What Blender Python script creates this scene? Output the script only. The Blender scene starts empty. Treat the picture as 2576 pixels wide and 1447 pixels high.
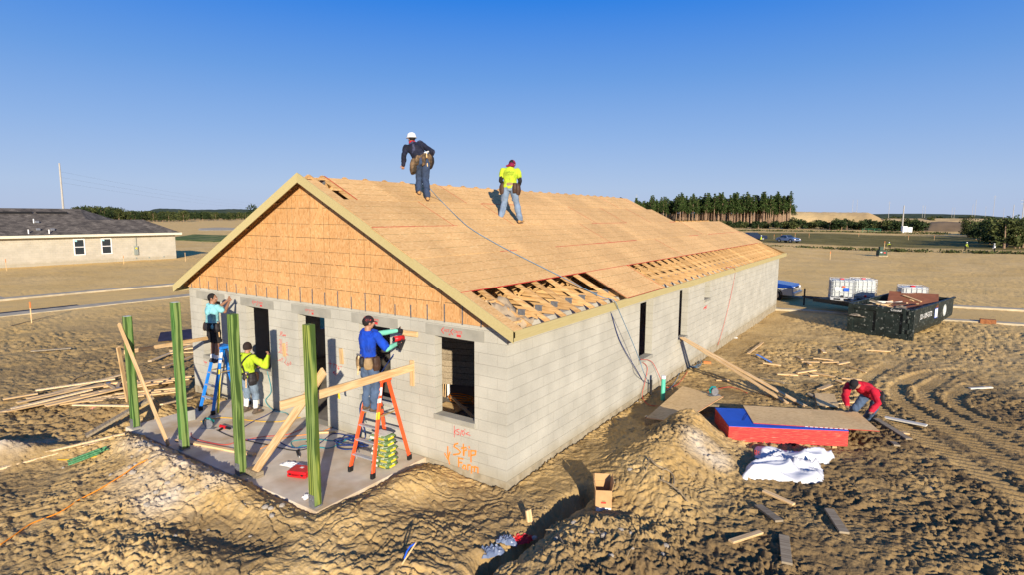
import bpy, bmesh, math, random
import numpy as np
from mathutils import Vector, Matrix, Quaternion
R_ = math.radians
scene = bpy.context.scene
COL = scene.collection

# ------------------------------------------------------------------ camera
CAM = np.array([5.47475, -8.00871, 4.63756]); YAW, PIT, ROL, FPX = -0.5917, 0.1229, 0.0052, 1466.9
_fw = np.array([math.sin(YAW)*math.cos(PIT), math.cos(YAW)*math.cos(PIT), -math.sin(PIT)])
_r = np.array([math.cos(YAW), -math.sin(YAW), 0.0]); _u = np.cross(_r, _fw)
_R2 = _r*math.cos(ROL)+_u*math.sin(ROL); _U2 = -_r*math.sin(ROL)+_u*math.cos(ROL)
cd = bpy.data.cameras.new('camera'); cam = bpy.data.objects.new('camera', cd); COL.objects.link(cam)
cam.matrix_world = Matrix(((_R2[0], _U2[0], -_fw[0], CAM[0]), (_R2[1], _U2[1], -_fw[1], CAM[1]), (_R2[2], _U2[2], -_fw[2], CAM[2]), (0, 0, 0, 1)))
cd.sensor_width = 36.0; cd.lens = FPX/2576*36; cd.clip_start = 0.1; cd.clip_end = 20000
scene.camera = cam

# ------------------------------------------------------------------ light
SUN_AZ, SUN_EL = 134.0, 15.6      # degrees, azimuth from +y towards +x
sd = Vector((math.sin(R_(SUN_AZ))*math.cos(R_(SUN_EL)), math.cos(R_(SUN_AZ))*math.cos(R_(SUN_EL)), math.sin(R_(SUN_EL))))
sl = bpy.data.lights.new('sun', 'SUN'); sl.energy = 4.6; sl.angle = R_(0.5); sl.color = (1.0, 0.885, 0.72)
sun = bpy.data.objects.new('sun', sl); COL.objects.link(sun)
sun.rotation_euler = (-sd).to_track_quat('-Z', 'Y').to_euler(); sun.location = (20, -20, 30)
w = bpy.data.worlds.new('World'); scene.world = w; w.use_nodes = True
nt = w.node_tree; nt.nodes.clear()
sky = nt.nodes.new('ShaderNodeTexSky'); sky.sky_type = 'NISHITA'; sky.sun_disc = False
sky.sun_elevation = R_(SUN_EL); sky.sun_rotation = R_(SUN_AZ); sky.air_density = 1.0; sky.dust_density = 0.3; sky.ozone_density = 2.2
tcw = nt.nodes.new('ShaderNodeTexCoord'); spw = nt.nodes.new('ShaderNodeSeparateXYZ'); rw = nt.nodes.new('ShaderNodeValToRGB')
nt.links.new(tcw.outputs['Generated'], spw.inputs[0]); nt.links.new(spw.outputs[2], rw.inputs[0])
_e = rw.color_ramp.elements; _e[0].position = 0.0; _e[0].color = (.43, .53, .76, 1); _e[1].position = 1.0; _e[1].color = (.012, .10, .42, 1)
for _p, _c in ((.045, (.41, .54, .79)), (.13, (.265, .44, .79)), (.22, (.135, .335, .77)), (.33, (.018, .215, .78)), (.55, (.008, .12, .48))): _q = _e.new(_p); _q.color = (*_c, 1)
k1 = nt.nodes.new('ShaderNodeMixRGB'); k1.blend_type = 'MULTIPLY'; k1.inputs[0].default_value = 1; k1.inputs[2].default_value = (.13, .13, .14, 1)
tint = nt.nodes.new('ShaderNodeMixRGB'); tint.inputs[0].default_value = .93
bg = nt.nodes.new('ShaderNodeBackground'); bg.inputs[1].default_value = 0.60
wo = nt.nodes.new('ShaderNodeOutputWorld')
nt.links.new(sky.outputs[0], k1.inputs[1]); nt.links.new(k1.outputs[0], tint.inputs[1]); nt.links.new(rw.outputs[0], tint.inputs[2]); nt.links.new(tint.outputs[0], bg.inputs[0]); nt.links.new(bg.outputs[0], wo.inputs[0])
scene.view_settings.view_transform = 'Standard'; scene.view_settings.look = 'None'; scene.view_settings.exposure = 0.72; scene.view_settings.gamma = 1
scene.render.engine = 'CYCLES'
scene.cycles.max_bounces = 6

# ------------------------------------------------------------------ pixels of the photograph (2576 wide) to points on real planes
def ray(x, y):
    d = _fw*FPX+_R2*(x-1288)-_U2*(y-723.5); return d/np.linalg.norm(d)
def onp(x, y, n, k):
    d = ray(x, y); n = np.array(n, float); t = (k-CAM@n)/(d@n); return Vector(CAM+t*d)
def onz(x, y, h=0.0): return onp(x, y, (0, 0, 1), h)
def ony(x, y, k=0.0): return onp(x, y, (0, 1, 0), k)
def onx(x, y, k=0.0): return onp(x, y, (1, 0, 0), k)
S = 0.5047; Z0 = 2.9116; WID = 10.293; LEN = 25.52; RX = -WID/2; HW = 2.75
def rz(x): return Z0-S*x if x > RX else Z0+S*(x+WID)
def onroof(x, y, off=0.0): return onp(x, y, (S, 0, 1), Z0+off)

# ------------------------------------------------------------------ numpy noise and the ground's height
def _h(ix, iy, sd_):
    n = (ix*374761393+iy*668265263+sd_*1442695041) & 0xffffffff
    n = ((n ^ (n >> 13))*1274126177) & 0xffffffff
    return ((n ^ (n >> 16)) & 0xffff)/65535.0
def vn(x, y, sd_=0):
    x = np.asarray(x, float); y = np.asarray(y, float)
    ix = np.floor(x).astype(np.int64); iy = np.floor(y).astype(np.int64); fx = x-ix; fy = y-iy
    ux = fx*fx*fx*(fx*(fx*6-15)+10); uy = fy*fy*fy*(fy*(fy*6-15)+10)
    a = _h(ix, iy, sd_); b = _h(ix+1, iy, sd_); c = _h(ix, iy+1, sd_); d = _h(ix+1, iy+1, sd_)
    return (a*(1-ux)+b*ux)*(1-uy)+(c*(1-ux)+d*ux)*uy*1.0
def fb(x, y, s, sd_=0, o=3, g=0.5):
    t = 0; a = 1; n = 0
    for k in range(o):
        t = t+a*vn(x*s*(2.03**k)+17*k, y*s*(2.03**k)+31*k, sd_+k); n += a; a *= g
    return t/n
def dimple(x, y, s, sd_=0, asp=1.0, ang=0.0):
    """rounded pits: distance to jittered points"""
    c_, s_ = math.cos(ang), math.sin(ang)
    x, y = (x*c_+y*s_)*s, (-x*s_+y*c_)*s*asp
    ix = np.floor(x).astype(np.int64); iy = np.floor(y).astype(np.int64); best = np.full(np.shape(x), 9.0)
    for i in (-1, 0, 1):
        for j in (-1, 0, 1):
            px = ix+i+_h(ix+i, iy+j, sd_); py = iy+j+_h(ix+i, iy+j, sd_+7)
            best = np.minimum(best, (x-px)**2+(y-py)**2)
    return np.sqrt(best)
def ss(a, b, x):
    t = np.clip((x-a)/(b-a), 0, 1); return t*t*(3-2*t)
def seg_d(x, y, pts):
    """distance to a polyline and length along it"""
    best = np.full(np.shape(x), 1e9); al = np.zeros(np.shape(x)); L = 0; sg = np.zeros(np.shape(x))
    for (ax, ay), (bx, by) in zip(pts[:-1], pts[1:]):
        dx, dy = bx-ax, by-ay; l = math.hypot(dx, dy)
        t = np.clip(((x-ax)*dx+(y-ay)*dy)/(l*l), 0, 1); d = np.hypot(x-ax-t*dx, y-ay-t*dy)
        m = d < best; best = np.where(m, d, best); al = np.where(m, L+t*l, al)
        sg = np.where(m, np.sign((x-ax)*dy-(y-ay)*dx), sg); L += l
    return best, al, sg
def spline(pts, n=8):
    out = []; P = [pts[0]]+list(pts)+[pts[-1]]
    for i in range(1, len(P)-2):
        for k in range(n):
            t = k/n; q = []
            for c in range(len(pts[0])):
                a, b, c1, d = P[i-1][c], P[i][c], P[i+1][c], P[i+2][c]
                q.append(0.5*((2*b)+(-a+c1)*t+(2*a-5*b+4*c1-d)*t*t+(-a+3*b-3*c1+d)*t**3))
            out.append(tuple(q))
    out.append(tuple(pts[-1])); return out
MOUNDS = [  # x, y, height, radius x, radius y, angle
    (-5.0, -3.15, .34, 1.5, .45, 0.02), (-6.9, -3.0, .28, .9, .40, 0), (-3.4, -3.0, .18, .9, .40, 0), (-2.2, -3.0, .12, .8, .4, 0), (-5.0, -3.6, .16, 1.8, .6, 0), (-1.3, -2.4, .12, .6, .6, 0),
    (-5.0, -4.1, .10, 1.6, .8, 0), (-8.6, -4.5, .30, 1.2, .35, .9), (-9.6, -5.4, .25, 1.0, .4, .9),
    (-9.3, -1.7, .34, .55, .5, 0), (-10.2, -2.2, .18, .7, .6, 0),
    (1.95, 4.1, .52, .58, .65, 0), (2.1, 3.0, .50, .85, .95, 0), (1.9, 1.9, .40, .75, .8, 0), (2.3, 1.1, .22, .8, .5, 0),
    (1.0, 2.6, .10, .9, 1.6, 0),
    (2.0, -.45, .20, .55, .45, 0), (2.6, -.9, .18, .8, .6, 0), (1.8, -1.35, .18, .4, .6, .3), (2.3, -1.9, .18, .8, .5, 0),
    (-1.35, -1.0, .30, .5, .75, 0), (-1.1, -2.2, .10, .9, .7, 0), (-.2, -1.9, .10, 1.0, .5, 0), (-2.6, -4.5, .16, 1.6, .5, .3),
    (-1.0, -3.6, .12, 1.2, .5, .5), (.3, -2.7, .12, .6, .4, 0), (5.5, 1.5, .06, 2, 1, 0), (3.9, 6.9, -.05, 1, .6, 0)]
def _pz(x, y, h): p = onz(x, y, h); return (p.x, p.y)
TRENCH = [_pz(1170, 1480, -.1), _pz(1230, 1415, -.1), _pz(1290, 1385, -.1), _pz(1345, 1345, -.1), _pz(1385, 1300, -.1), _pz(1440, 1262, -.1), _pz(1480, 1235, -.1)]
TRACKS = [spline([_pz(*q, -.2) for q in t]) for t in (
    [(2420, 925), (2330, 935), (2265, 965), (2262, 1000), (2310, 1040), (2400, 1090), (2500, 1150), (2640, 1235)],
    [(2440, 965), (2400, 1000), (2420, 1030), (2480, 1060), (2560, 1090), (2680, 1140)],
    [(2250, 905), (2180, 950), (2190, 1010), (2260, 1065), (2330, 1110), (2440, 1180), (2520, 1230), (2680, 1330)],
    [(2380, 940), (2330, 975), (2335, 1005), (2400, 1050), (2500, 1105), (2620, 1165)])]
ROADR = ((0.3, 31.1), (0.982, 0.19))     # a point and direction on the right street's near kerb side
def base_z(x, y):
    z = -.15-.20*ss(5, 20, y)*ss(-12, -2, x)-.03*ss(1.5, 6, np.maximum(x, 0))-.07*ss(13, 28, -x)
    z = z-.08*ss(30, 60, y)
    return z
def Gs(x, y):
    """smooth ground"""
    x = np.asarray(x, float); y = np.asarray(y, float)
    z = base_z(x, y)
    for mx, my, h, rx, ry, a in MOUNDS:
        c_, s_ = math.cos(a), math.sin(a); dx, dy = x-mx, y-my
        u = (dx*c_+dy*s_)/rx; v = (-dx*s_+dy*c_)/ry
        z = z+h*np.exp(-(u*u+v*v)*1.1)
    d, al, sg = seg_d(x, y, TRENCH); z = z-.34*np.exp(-((d+.10*(vn(x*4, y*4, 77)-.5))/.15)**2)*ss(0, .5, al)
    return z
def inside(x, y, m=0.0):
    a = (x < m) & (x > -WID-m) & (y > -m) & (y < LEN+m)
    b = (x < -1.87+m) & (x > -8.35-m) & (y < .1) & (y > -2.55-m)
    return a | b
def road_mask(x, y):
    ml = ss(-36.4, -35.8, x)*(1-ss(-29.6, -29.0, x))
    t = (y-(27.2+.2*(x-8.0)))/.98; mr = ss(-.2, .3, t)*(1-ss(5.2, 5.7, t))*ss(-30, -25, x)
    return np.maximum(ml, mr)
def G(x, y):
    x = np.asarray(x, float); y = np.asarray(y, float)
    z = Gs(x, y); r = np.hypot(x-5, y+3)
    rough = 1-ss(16, 45, r)*.72; far = ss(60, 220, r)
    smooth_wall = np.exp(-((x-.55)/.5)**2)*ss(-1, 1, y)*.6+np.exp(-((y-5)/9)**2)*0
    rough = rough*(1-smooth_wall)*(1-.75*road_mask(x, y))
    clod = np.zeros(np.shape(x))
    for mx, my, rr in ((-5.0, -3.4, 2.2), (-8.8, -4.8, 1.5), (2.3, -1.1, 1.6), (1.9, 2.8, 1.0), (-3, -4.6, .9), (-8, -3, 1.2), (1.3, -1.0, .9)):
        clod = np.maximum(clod, np.exp(-((x-mx)**2+(y-my)**2)/rr**2))
    clod = clod*(.35+1.0*vn(x*1.6, y*1.6, 111))
    z = z+rough*.09*(fb(x, y, .7, 3, 3)-.5)
    # trampled sand: pits and little ridges
    lowv = fb(x, y, .38, 201, 3); fo = ss(1.5, 4, x)*.32+.10+1.0*ss(.45, .70, lowv)*(1-.6*np.exp(-((x-0)/2.2)**2-((y+2)/2.5)**2))+.25*ss(-6, -11, x)
    wx = x+.22*(vn(x*4, y*4, 9)-.5)+.08*vn(x*13, y*13, 19); wy = y+.22*(vn(x*4, y*4, 10)-.5)+.08*vn(x*13, y*13, 20)
    d1 = dimple(wx, wy, 3.3, 11, 1.5, .5); d2 = dimple(wx, wy, 6.6, 23, 1.3, -.4); d3 = dimple(wx, wy, 12.5, 29, 1.0, .2)
    trk = np.ones(np.shape(x)); tz = np.zeros(np.shape(x))
    if np.size(x) > 4:
        sel = (x > 2) & (x < 14) & (y > -3) & (y < 20)
        xs, ys = x[sel], y[sel]; tm = np.ones(xs.shape); tt = np.zeros(xs.shape)
        for k, T in enumerate(TRACKS):
            d, al, sg = seg_d(xs, ys, T); w_ = .21
            m = 1-ss(w_-.02, w_+.05, d); lug = ss(.38, .56, np.abs(((al+sg*d*.45)/.21) % 1-.5)*2)
            tt = np.where(m > .02, tt*(1-m)+m*(-.022+.036*lug), tt)+.012*np.exp(-((d-w_-.08)/.06)**2)
            tm = np.minimum(tm, 1-m*.92)
        trk[sel] = tm; tz[sel] = tt
    pm = .35+1.1*fb(x, y, .9, 33, 2)
    p1 = ((ss(.05, .5, d1)-.6)*.058*pm+(ss(.0, .5, d2)-.6)*.040+(ss(0, .55, d3)-.5)*.018)*fo+.03*(np.abs(fb(wx, wy, 2.2, 66, 3)-.5)*2-.2)
    z = z+rough*trk*(p1+.034*(fb(x, y, 7.5, 5, 4, .62)-.5))+tz
    # clods
    cl = np.maximum(0, .5-dimple(wx, wy, 9, 41))*.13*(vn(x*4, y*4, 50) > .35)+np.maximum(0, .5-dimple(wx, wy, 19, 47))*.075+np.abs(vn(x*6, y*6, 51)-.5)*.08+np.abs(vn(x*15, y*15, 52)-.5)*.035
    tr = fb(x+.3*vn(x*2, y*2, 90), y, 1.5, 91, 3)*8; fr = tr-np.floor(tr); z = z+rough*trk*.045*(ss(0, .10, fr)-fr)*ss(.3, .45, vn(x*1.1, y*1.1, 92))
    tr2 = fb(x+.25*vn(x*3, y*3, 95), y*1.2+.2*x, 2.8, 96, 3)*6; f2 = tr2-np.floor(tr2); z = z+rough*trk*.020*(ss(0, .12, f2)-f2)*ss(.35, .5, vn(x*1.7, y*1.7, 98))
    z = z+clod*cl
    z = z+far*0+.25*ss(40, 120, r)*(fb(x, y, .05, 8, 3)-.5)+.10*ss(25, 60, r)*(fb(x, y, .35, 12, 3)-.5)
    # wind ripples on the bank across the street
    rp = np.exp(-((x-7)/5)**2-((y-36)/3.2)**2); z = z+rp*.02*np.sin((x*.9+y*.25)*14+3*vn(x, y, 60))
    ins = inside(x, y, .03); z = np.where(ins, np.minimum(z, -.28), z)
    nearslab = inside(x, y, .22) & ~ins
    z = np.where(nearslab, np.minimum(z, np.where((y < -2) & (x < -2.3) & (x > -7.9), .08, np.where((x > -2) & (y < 0), .0, -.03))), z)
    return z
def gz(x, y): return float(G(np.array([x]*5), np.array([y]*5))[0])
def gzs(x, y): return float(Gs(np.array([x]), np.array([y]))[0])
def lay(a, b, off):
    '''rest a board on the bumps between two points'''
    n = 9; xs = np.array([a.x+(b.x-a.x)*k/(n-1) for k in range(n)]); ys = np.array([a.y+(b.y-a.y)*k/(n-1) for k in range(n)]); zs = G(xs, ys)
    t_ = np.linspace(0, 1, n); A_ = np.stack([t_, np.ones(n)], 1); k_, c_ = np.linalg.lstsq(A_, zs, rcond=None)[0]; r_ = float(np.max(zs-(k_*t_+c_)))*.75
    return Vector((a.x, a.y, c_+r_+off)), Vector((b.x, b.y, k_+c_+r_+off))
def ong(px, py, off=0.0):
    p = onz(px, py, -.15)
    for _ in range(6): p = onz(px, py, gzs(p.x, p.y)+off)
    return p

# ------------------------------------------------------------------ mesh helpers
class MB:
    def __init__(s): s.v = []; s.f = []
    def add(s, vs, fs, M=None):
        n = len(s.v)
        if M is not None: vs = [M @ Vector(v) for v in vs]
        s.v.extend([tuple(v) for v in vs]); s.f.extend([tuple(i+n for i in f) for f in fs]); return s
    def box(s, a, b, M=None):
        (x0, y0, z0), (x1, y1, z1) = a, b
        vs = [(x0, y0, z0), (x1, y0, z0), (x1, y1, z0), (x0, y1, z0), (x0, y0, z1), (x1, y0, z1), (x1, y1, z1), (x0, y1, z1)]
        return s.add(vs, [(0, 3, 2, 1), (4, 5, 6, 7), (0, 1, 5, 4), (1, 2, 6, 5), (2, 3, 7, 6), (3, 0, 4, 7)], M)
    def bar(s, a, b, w_, t, up=(0, 0, 1)):
        """rectangular bar from a to b; w_ across, t along up"""
        a = Vector(a); b = Vector(b); d = (b-a); L = d.length; d.normalize(); up = Vector(up)
        sx = d.cross(up)
        if sx.length < 1e-4: sx = d.cross(Vector((1, 0, 0)))
        sx.normalize(); u = sx.cross(d)
        M = Matrix(((sx.x, d.x, u.x, a.x), (sx.y, d.y, u.y, a.y), (sx.z, d.z, u.z, a.z), (0, 0, 0, 1)))
        return s.box((-w_/2, 0, -t/2), (w_/2, L, t/2), M)
    def tube(s, pts, r, n=8, cap=True, rs=None):
        pts = [Vector(p) for p in pts]; N = len(pts); base = len(s.v); pu = None
        for i, p in enumerate(pts):
            d = (pts[min(i+1, N-1)]-pts[max(i-1, 0)]).normalized()
            if pu is None:
                pu = d.orthogonal().normalized()
            else:
                pu = (pu-d*pu.dot(d)); pu = pu.normalized() if pu.length > 1e-6 else d.orthogonal().normalized()
            v2 = d.cross(pu); rr = rs[i] if rs else r
            for k in range(n):
                a = 2*math.pi*k/n; s.v.append(tuple(p+(pu*math.cos(a)+v2*math.sin(a))*rr))
        for i in range(N-1):
            for k in range(n):
                a = base+i*n+k; b = base+i*n+(k+1) % n; s.f.append((a, b, b+n, a+n))
        if cap:
            s.f.append(tuple(base+k for k in range(n))[::-1]); s.f.append(tuple(base+(N-1)*n+k for k in range(n)))
        return s
    def lathe(s, prof, n=24, M=None, cap=True):
        vs = []; fs = []
        for r, z in prof:
            for k in range(n):
                a = 2*math.pi*k/n; vs.append((r*math.cos(a), r*math.sin(a), z))
        for i in range(len(prof)-1):
            for k in range(n):
                a = i*n+k; b = i*n+(k+1) % n; fs.append((a, b, b+n, a+n))
        if cap: fs.append(tuple(range(n))[::-1]); fs.append(tuple((len(prof)-1)*n+k for k in range(n)))
        return s.add(vs, fs, M)
    def ell(s, c, r, M=None, n=12, m=8):
        prof = [(max(1e-4, math.cos(-math.pi/2+math.pi*i/m)), math.sin(-math.pi/2+math.pi*i/m)) for i in range(m+1)]
        T = Matrix.Translation(Vector(c)) @ (M if M is not None else Matrix.Identity(4)) @ Matrix.Diagonal((r[0], r[1], r[2], 1))
        return s.lathe(prof, n, T, cap=False)
    def prism(s, poly, h0, h1, M=None):
        n = len(poly); vs = [(p[0], p[1], h0) for p in poly]+[(p[0], p[1], h1) for p in poly]
        fs = [tuple(range(n))[::-1], tuple(range(n, 2*n))]+[(i, (i+1) % n, (i+1) % n+n, i+n) for i in range(n)]
        return s.add(vs, fs, M)
    def build(s, name, m, parent=None, smooth=False, bev=0, loc=None):
        me = bpy.data.meshes.new(name); me.from_pydata(s.v, [], s.f); me.update()
        o = bpy.data.objects.new(name, me); COL.objects.link(o)
        if m is not None: me.materials.append(m)
        bm = bmesh.new(); bm.from_mesh(me); bmesh.ops.recalc_face_normals(bm, faces=bm.faces)
        if bev: bmesh.ops.bevel(bm, geom=bm.edges[:], offset=bev, segments=1, affect='EDGES', clamp_overlap=True)
        bm.to_mesh(me); bm.free()
        if smooth: me.polygons.foreach_set('use_smooth', [True]*len(me.polygons))
        if loc is not None:
            me.transform(Matrix.Translation(-Vector(loc))); o.location = loc
        if parent is not None:
            o.parent = parent
            o.matrix_parent_inverse = Matrix.Identity(4)
        return o
def empty(name, loc=(0, 0, 0), rz_=0.0):
    o = bpy.data.objects.new(name, None); COL.objects.link(o); o.location = loc; o.rotation_euler = (0, 0, rz_); o.empty_display_size = .2
    return o
def tag(o, label=None, cat=None, group=None, kind=None):
    if label: o['label'] = label
    if cat: o['category'] = cat
    if group: o['group'] = group
    if kind: o['kind'] = kind
    return o
def thing(name, label, cat, loc=(0, 0, 0), rz_=0.0, group=None): return tag(empty(name, loc, rz_), label, cat, group)
def copy_tree(o, parent=None):
    c = o.copy(); COL.objects.link(c); c.parent = parent
    for ch in list(o.children): copy_tree(ch, c)
    return c

# ------------------------------------------------------------------ materials
MATS = {}
def _lnk(t, a, b): t.links.new(a, b)
def mat(name, col, rough=.7, var=.12, scale=6.0, bump=0.0, bscale=None, metal=0.0, spec=.3, stretch=(1, 1, 1), col2=None, c2=(.45, .62), c2scale=3.0, coat=0.0, alpha=1.0):
    """base colour with procedural variation, optional second colour in patches, noise bump"""
    m = bpy.data.materials.new(name); m.use_nodes = True; t = m.node_tree; b = t.nodes['Principled BSDF']
    b.inputs['Roughness'].default_value = rough; b.inputs['Metallic'].default_value = metal
    b.inputs['Specular IOR Level'].default_value = spec; b.inputs['Coat Weight'].default_value = coat
    tc = t.nodes.new('ShaderNodeTexCoord'); mp = t.nodes.new('ShaderNodeMapping'); mp.inputs['Scale'].default_value = stretch
    _lnk(t, tc.outputs['Object'], mp.inputs[0])
    n1 = t.nodes.new('ShaderNodeTexNoise'); n1.inputs['Scale'].default_value = scale; n1.inputs['Detail'].default_value = 5; _lnk(t, mp.outputs[0], n1.inputs['Vector'])
    cr = t.nodes.new('ShaderNodeValToRGB'); e = cr.color_ramp.elements
    e[0].position = .3; e[1].position = .7
    e[0].color = (*[c*(1-var*1.6) for c in col], 1); e[1].color = (*[min(1, c*(1+var)) for c in col], 1)
    _lnk(t, n1.outputs[0], cr.inputs[0]); out = cr.outputs[0]
    if col2:
        n2 = t.nodes.new('ShaderNodeTexNoise'); n2.inputs['Scale'].default_value = c2scale; n2.inputs['Detail'].default_value = 7; _lnk(t, mp.outputs[0], n2.inputs['Vector'])
        mr = t.nodes.new('ShaderNodeMapRange'); mr.inputs[1].default_value = c2[0]; mr.inputs[2].default_value = c2[1]; _lnk(t, n2.outputs[0], mr.inputs[0])
        mx = t.nodes.new('ShaderNodeMixRGB'); mx.inputs[2].default_value = (*col2, 1); _lnk(t, mr.outputs[0], mx.inputs[0]); _lnk(t, out, mx.inputs[1]); out = mx.outputs[0]
    _lnk(t, out, b.inputs['Base Color'])
    if bump:
        n3 = t.nodes.new('ShaderNodeTexNoise'); n3.inputs['Scale'].default_value = bscale or scale*3; n3.inputs['Detail'].default_value = 4; _lnk(t, mp.outputs[0], n3.inputs['Vector'])
        bp = t.nodes.new('ShaderNodeBump'); bp.inputs['Strength'].default_value = 1; bp.inputs['Distance'].default_value = bump; _lnk(t, n3.outputs[0], bp.inputs['Height']); _lnk(t, bp.outputs[0], b.inputs['Normal'])
    MATS[name] = m; return m
def wood(name, col, dark=None, axis=0, scale=9.0, rough=.75, contrast=1.0):
    """grain along axis"""
    m = bpy.data.materials.new(name); m.use_nodes = True; t = m.node_tree; b = t.nodes['Principled BSDF']; b.inputs['Roughness'].default_value = rough; b.inputs['Specular IOR Level'].default_value = .2
    dark = dark or tuple(c*.62 for c in col)
    tc = t.nodes.new('ShaderNodeTexCoord'); mp = t.nodes.new('ShaderNodeMapping'); sc = [1, 1, 1]; sc[axis] = .07; mp.inputs['Scale'].default_value = sc
    _lnk(t, tc.outputs['Object'], mp.inputs[0])
    n1 = t.nodes.new('ShaderNodeTexNoise'); n1.inputs['Scale'].default_value = scale*4; n1.inputs['Detail'].default_value = 5; n1.inputs['Distortion'].default_value = .6; _lnk(t, mp.outputs[0], n1.inputs['Vector'])
    cr = t.nodes.new('ShaderNodeValToRGB'); e = cr.color_ramp.elements; e[0].position = .38-.1*(1-contrast); e[1].position = .60
    e[0].color = (*[c+(d-c)*contrast for c, d in zip(col, dark)], 1); e[1].color = (*col, 1); _lnk(t, n1.outputs[0], cr.inputs[0])
    oi = t.nodes.new('ShaderNodeObjectInfo'); hv = t.nodes.new('ShaderNodeHueSaturation')
    mr = t.nodes.new('ShaderNodeMapRange'); mr.inputs[3].default_value = .82; mr.inputs[4].default_value = 1.14; _lnk(t, oi.outputs['Random'], mr.inputs[0]); _lnk(t, mr.outputs[0], hv.inputs['Value'])
    _lnk(t, cr.outputs[0], hv.inputs['Color']); _lnk(t, hv.outputs[0], b.inputs['Base Color'])
    MATS[name] = m; return m
def block_mat(name, c1, c2, mortar, morts=.011, blotch=.10):
    """concrete masonry units 406 x 203 mm on whichever wall direction the face looks"""
    m = bpy.data.materials.new(name); m.use_nodes = True; t = m.node_tree; b = t.nodes['Principled BSDF']; b.inputs['Roughness'].default_value = .92; b.inputs['Specular IOR Level'].default_value = .15
    tc = t.nodes.new('ShaderNodeTexCoord'); sp = t.nodes.new('ShaderNodeSeparateXYZ'); _lnk(t, tc.outputs['Object'], sp.inputs[0])
    ge = t.nodes.new('ShaderNodeNewGeometry'); sn = t.nodes.new('ShaderNodeSeparateXYZ'); _lnk(t, ge.outputs['True Normal'], sn.inputs[0])
    ab = t.nodes.new('ShaderNodeMath'); ab.operation = 'ABSOLUTE'; _lnk(t, sn.outputs[0], ab.inputs[0]); gt = t.nodes.new('ShaderNodeMath'); gt.operation = 'GREATER_THAN'; gt.inputs[1].default_value = .5; _lnk(t, ab.outputs[0], gt.inputs[0])
    mx = t.nodes.new('ShaderNodeMix'); mx.data_type = 'FLOAT'; _lnk(t, gt.outputs[0], mx.inputs[0]); _lnk(t, sp.outputs[0], mx.inputs[2]); _lnk(t, sp.outputs[1], mx.inputs[3])
    cb = t.nodes.new('ShaderNodeCombineXYZ'); _lnk(t, mx.outputs[0], cb.inputs[0]); _lnk(t, sp.outputs[2], cb.inputs[1])
    br = t.nodes.new('ShaderNodeTexBrick'); br.offset = .5; br.inputs['Scale'].default_value = 1; br.inputs['Brick Width'].default_value = .4064; br.inputs['Row Height'].default_value = .2032
    br.inputs['Mortar Size'].default_value = morts/2; br.inputs['Mortar Smooth'].default_value = .3; br.inputs['Bias'].default_value = -.15
    br.inputs['Color1'].default_value = (*c1, 1); br.inputs['Color2'].default_value = (*c2, 1); br.inputs['Mortar'].default_value = (*mortar, 1); _lnk(t, cb.outputs[0], br.inputs['Vector'])
    n1 = t.nodes.new('ShaderNodeTexNoise'); n1.inputs['Scale'].default_value = 1.3; n1.inputs['Detail'].default_value = 6; _lnk(t, tc.outputs['Object'], n1.inputs['Vector'])
    n2 = t.nodes.new('ShaderNodeTexNoise'); n2.inputs['Scale'].default_value = 38; n2.inputs['Detail'].default_value = 3; _lnk(t, tc.outputs['Object'], n2.inputs['Vector'])
    ad = t.nodes.new('ShaderNodeMath'); ad.operation = 'ADD'; _lnk(t, n1.outputs[0], ad.inputs[0]); 
    ml = t.nodes.new('ShaderNodeMath'); ml.operation = 'MULTIPLY'; ml.inputs[1].default_value = .4; _lnk(t, n2.outputs[0], ml.inputs[0]); _lnk(t, ml.outputs[0], ad.inputs[1])
    mr = t.nodes.new('ShaderNodeMapRange'); mr.inputs[1].default_value = .45; mr.inputs[2].default_value = .95; mr.inputs[3].default_value = 1-blotch; mr.inputs[4].default_value = 1+blotch; _lnk(t, ad.outputs[0], mr.inputs[0])
    hv = t.nodes.new('ShaderNodeHueSaturation'); _lnk(t, mr.outputs[0], hv.inputs['Value']); _lnk(t, br.outputs['Color'], hv.inputs['Color'])
    # damp, earth-splashed foot of the wall
    zr = t.nodes.new('ShaderNodeMapRange'); zr.inputs[1].default_value = .02; zr.inputs[2].default_value = .22; zr.inputs[3].default_value = .55; zr.inputs[4].default_value = 0
    za = t.nodes.new('ShaderNodeMath'); za.operation = 'ADD'; zn = t.nodes.new('ShaderNodeMath'); zn.operation = 'MULTIPLY_ADD'; zn.inputs[1].default_value = .35; zn.inputs[2].default_value = -.17
    _lnk(t, n1.outputs[0], zn.inputs[0]); _lnk(t, sp.outputs[2], za.inputs[0]); _lnk(t, zn.outputs[0], za.inputs[1]); _lnk(t, za.outputs[0], zr.inputs[0])
    dm = t.nodes.new('ShaderNodeMixRGB'); dm.inputs[2].default_value = (.33, .29, .20, 1); _lnk(t, zr.outputs[0], dm.inputs[0]); _lnk(t, hv.outputs[0], dm.inputs[1]); _lnk(t, dm.outputs[0], b.inputs['Base Color'])
    bp = t.nodes.new('ShaderNodeBump'); bp.invert = True; bp.inputs['Distance'].default_value = .004; _lnk(t, br.outputs['Fac'], bp.inputs['Height']); 
    b2 = t.nodes.new('ShaderNodeBump'); b2.inputs['Distance'].default_value = .003; _lnk(t, n2.outputs[0], b2.inputs['Height']); _lnk(t, bp.outputs[0], b2.inputs['Normal']); _lnk(t, b2.outputs[0], b.inputs['Normal'])
    MATS[name] = m; return m
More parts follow.
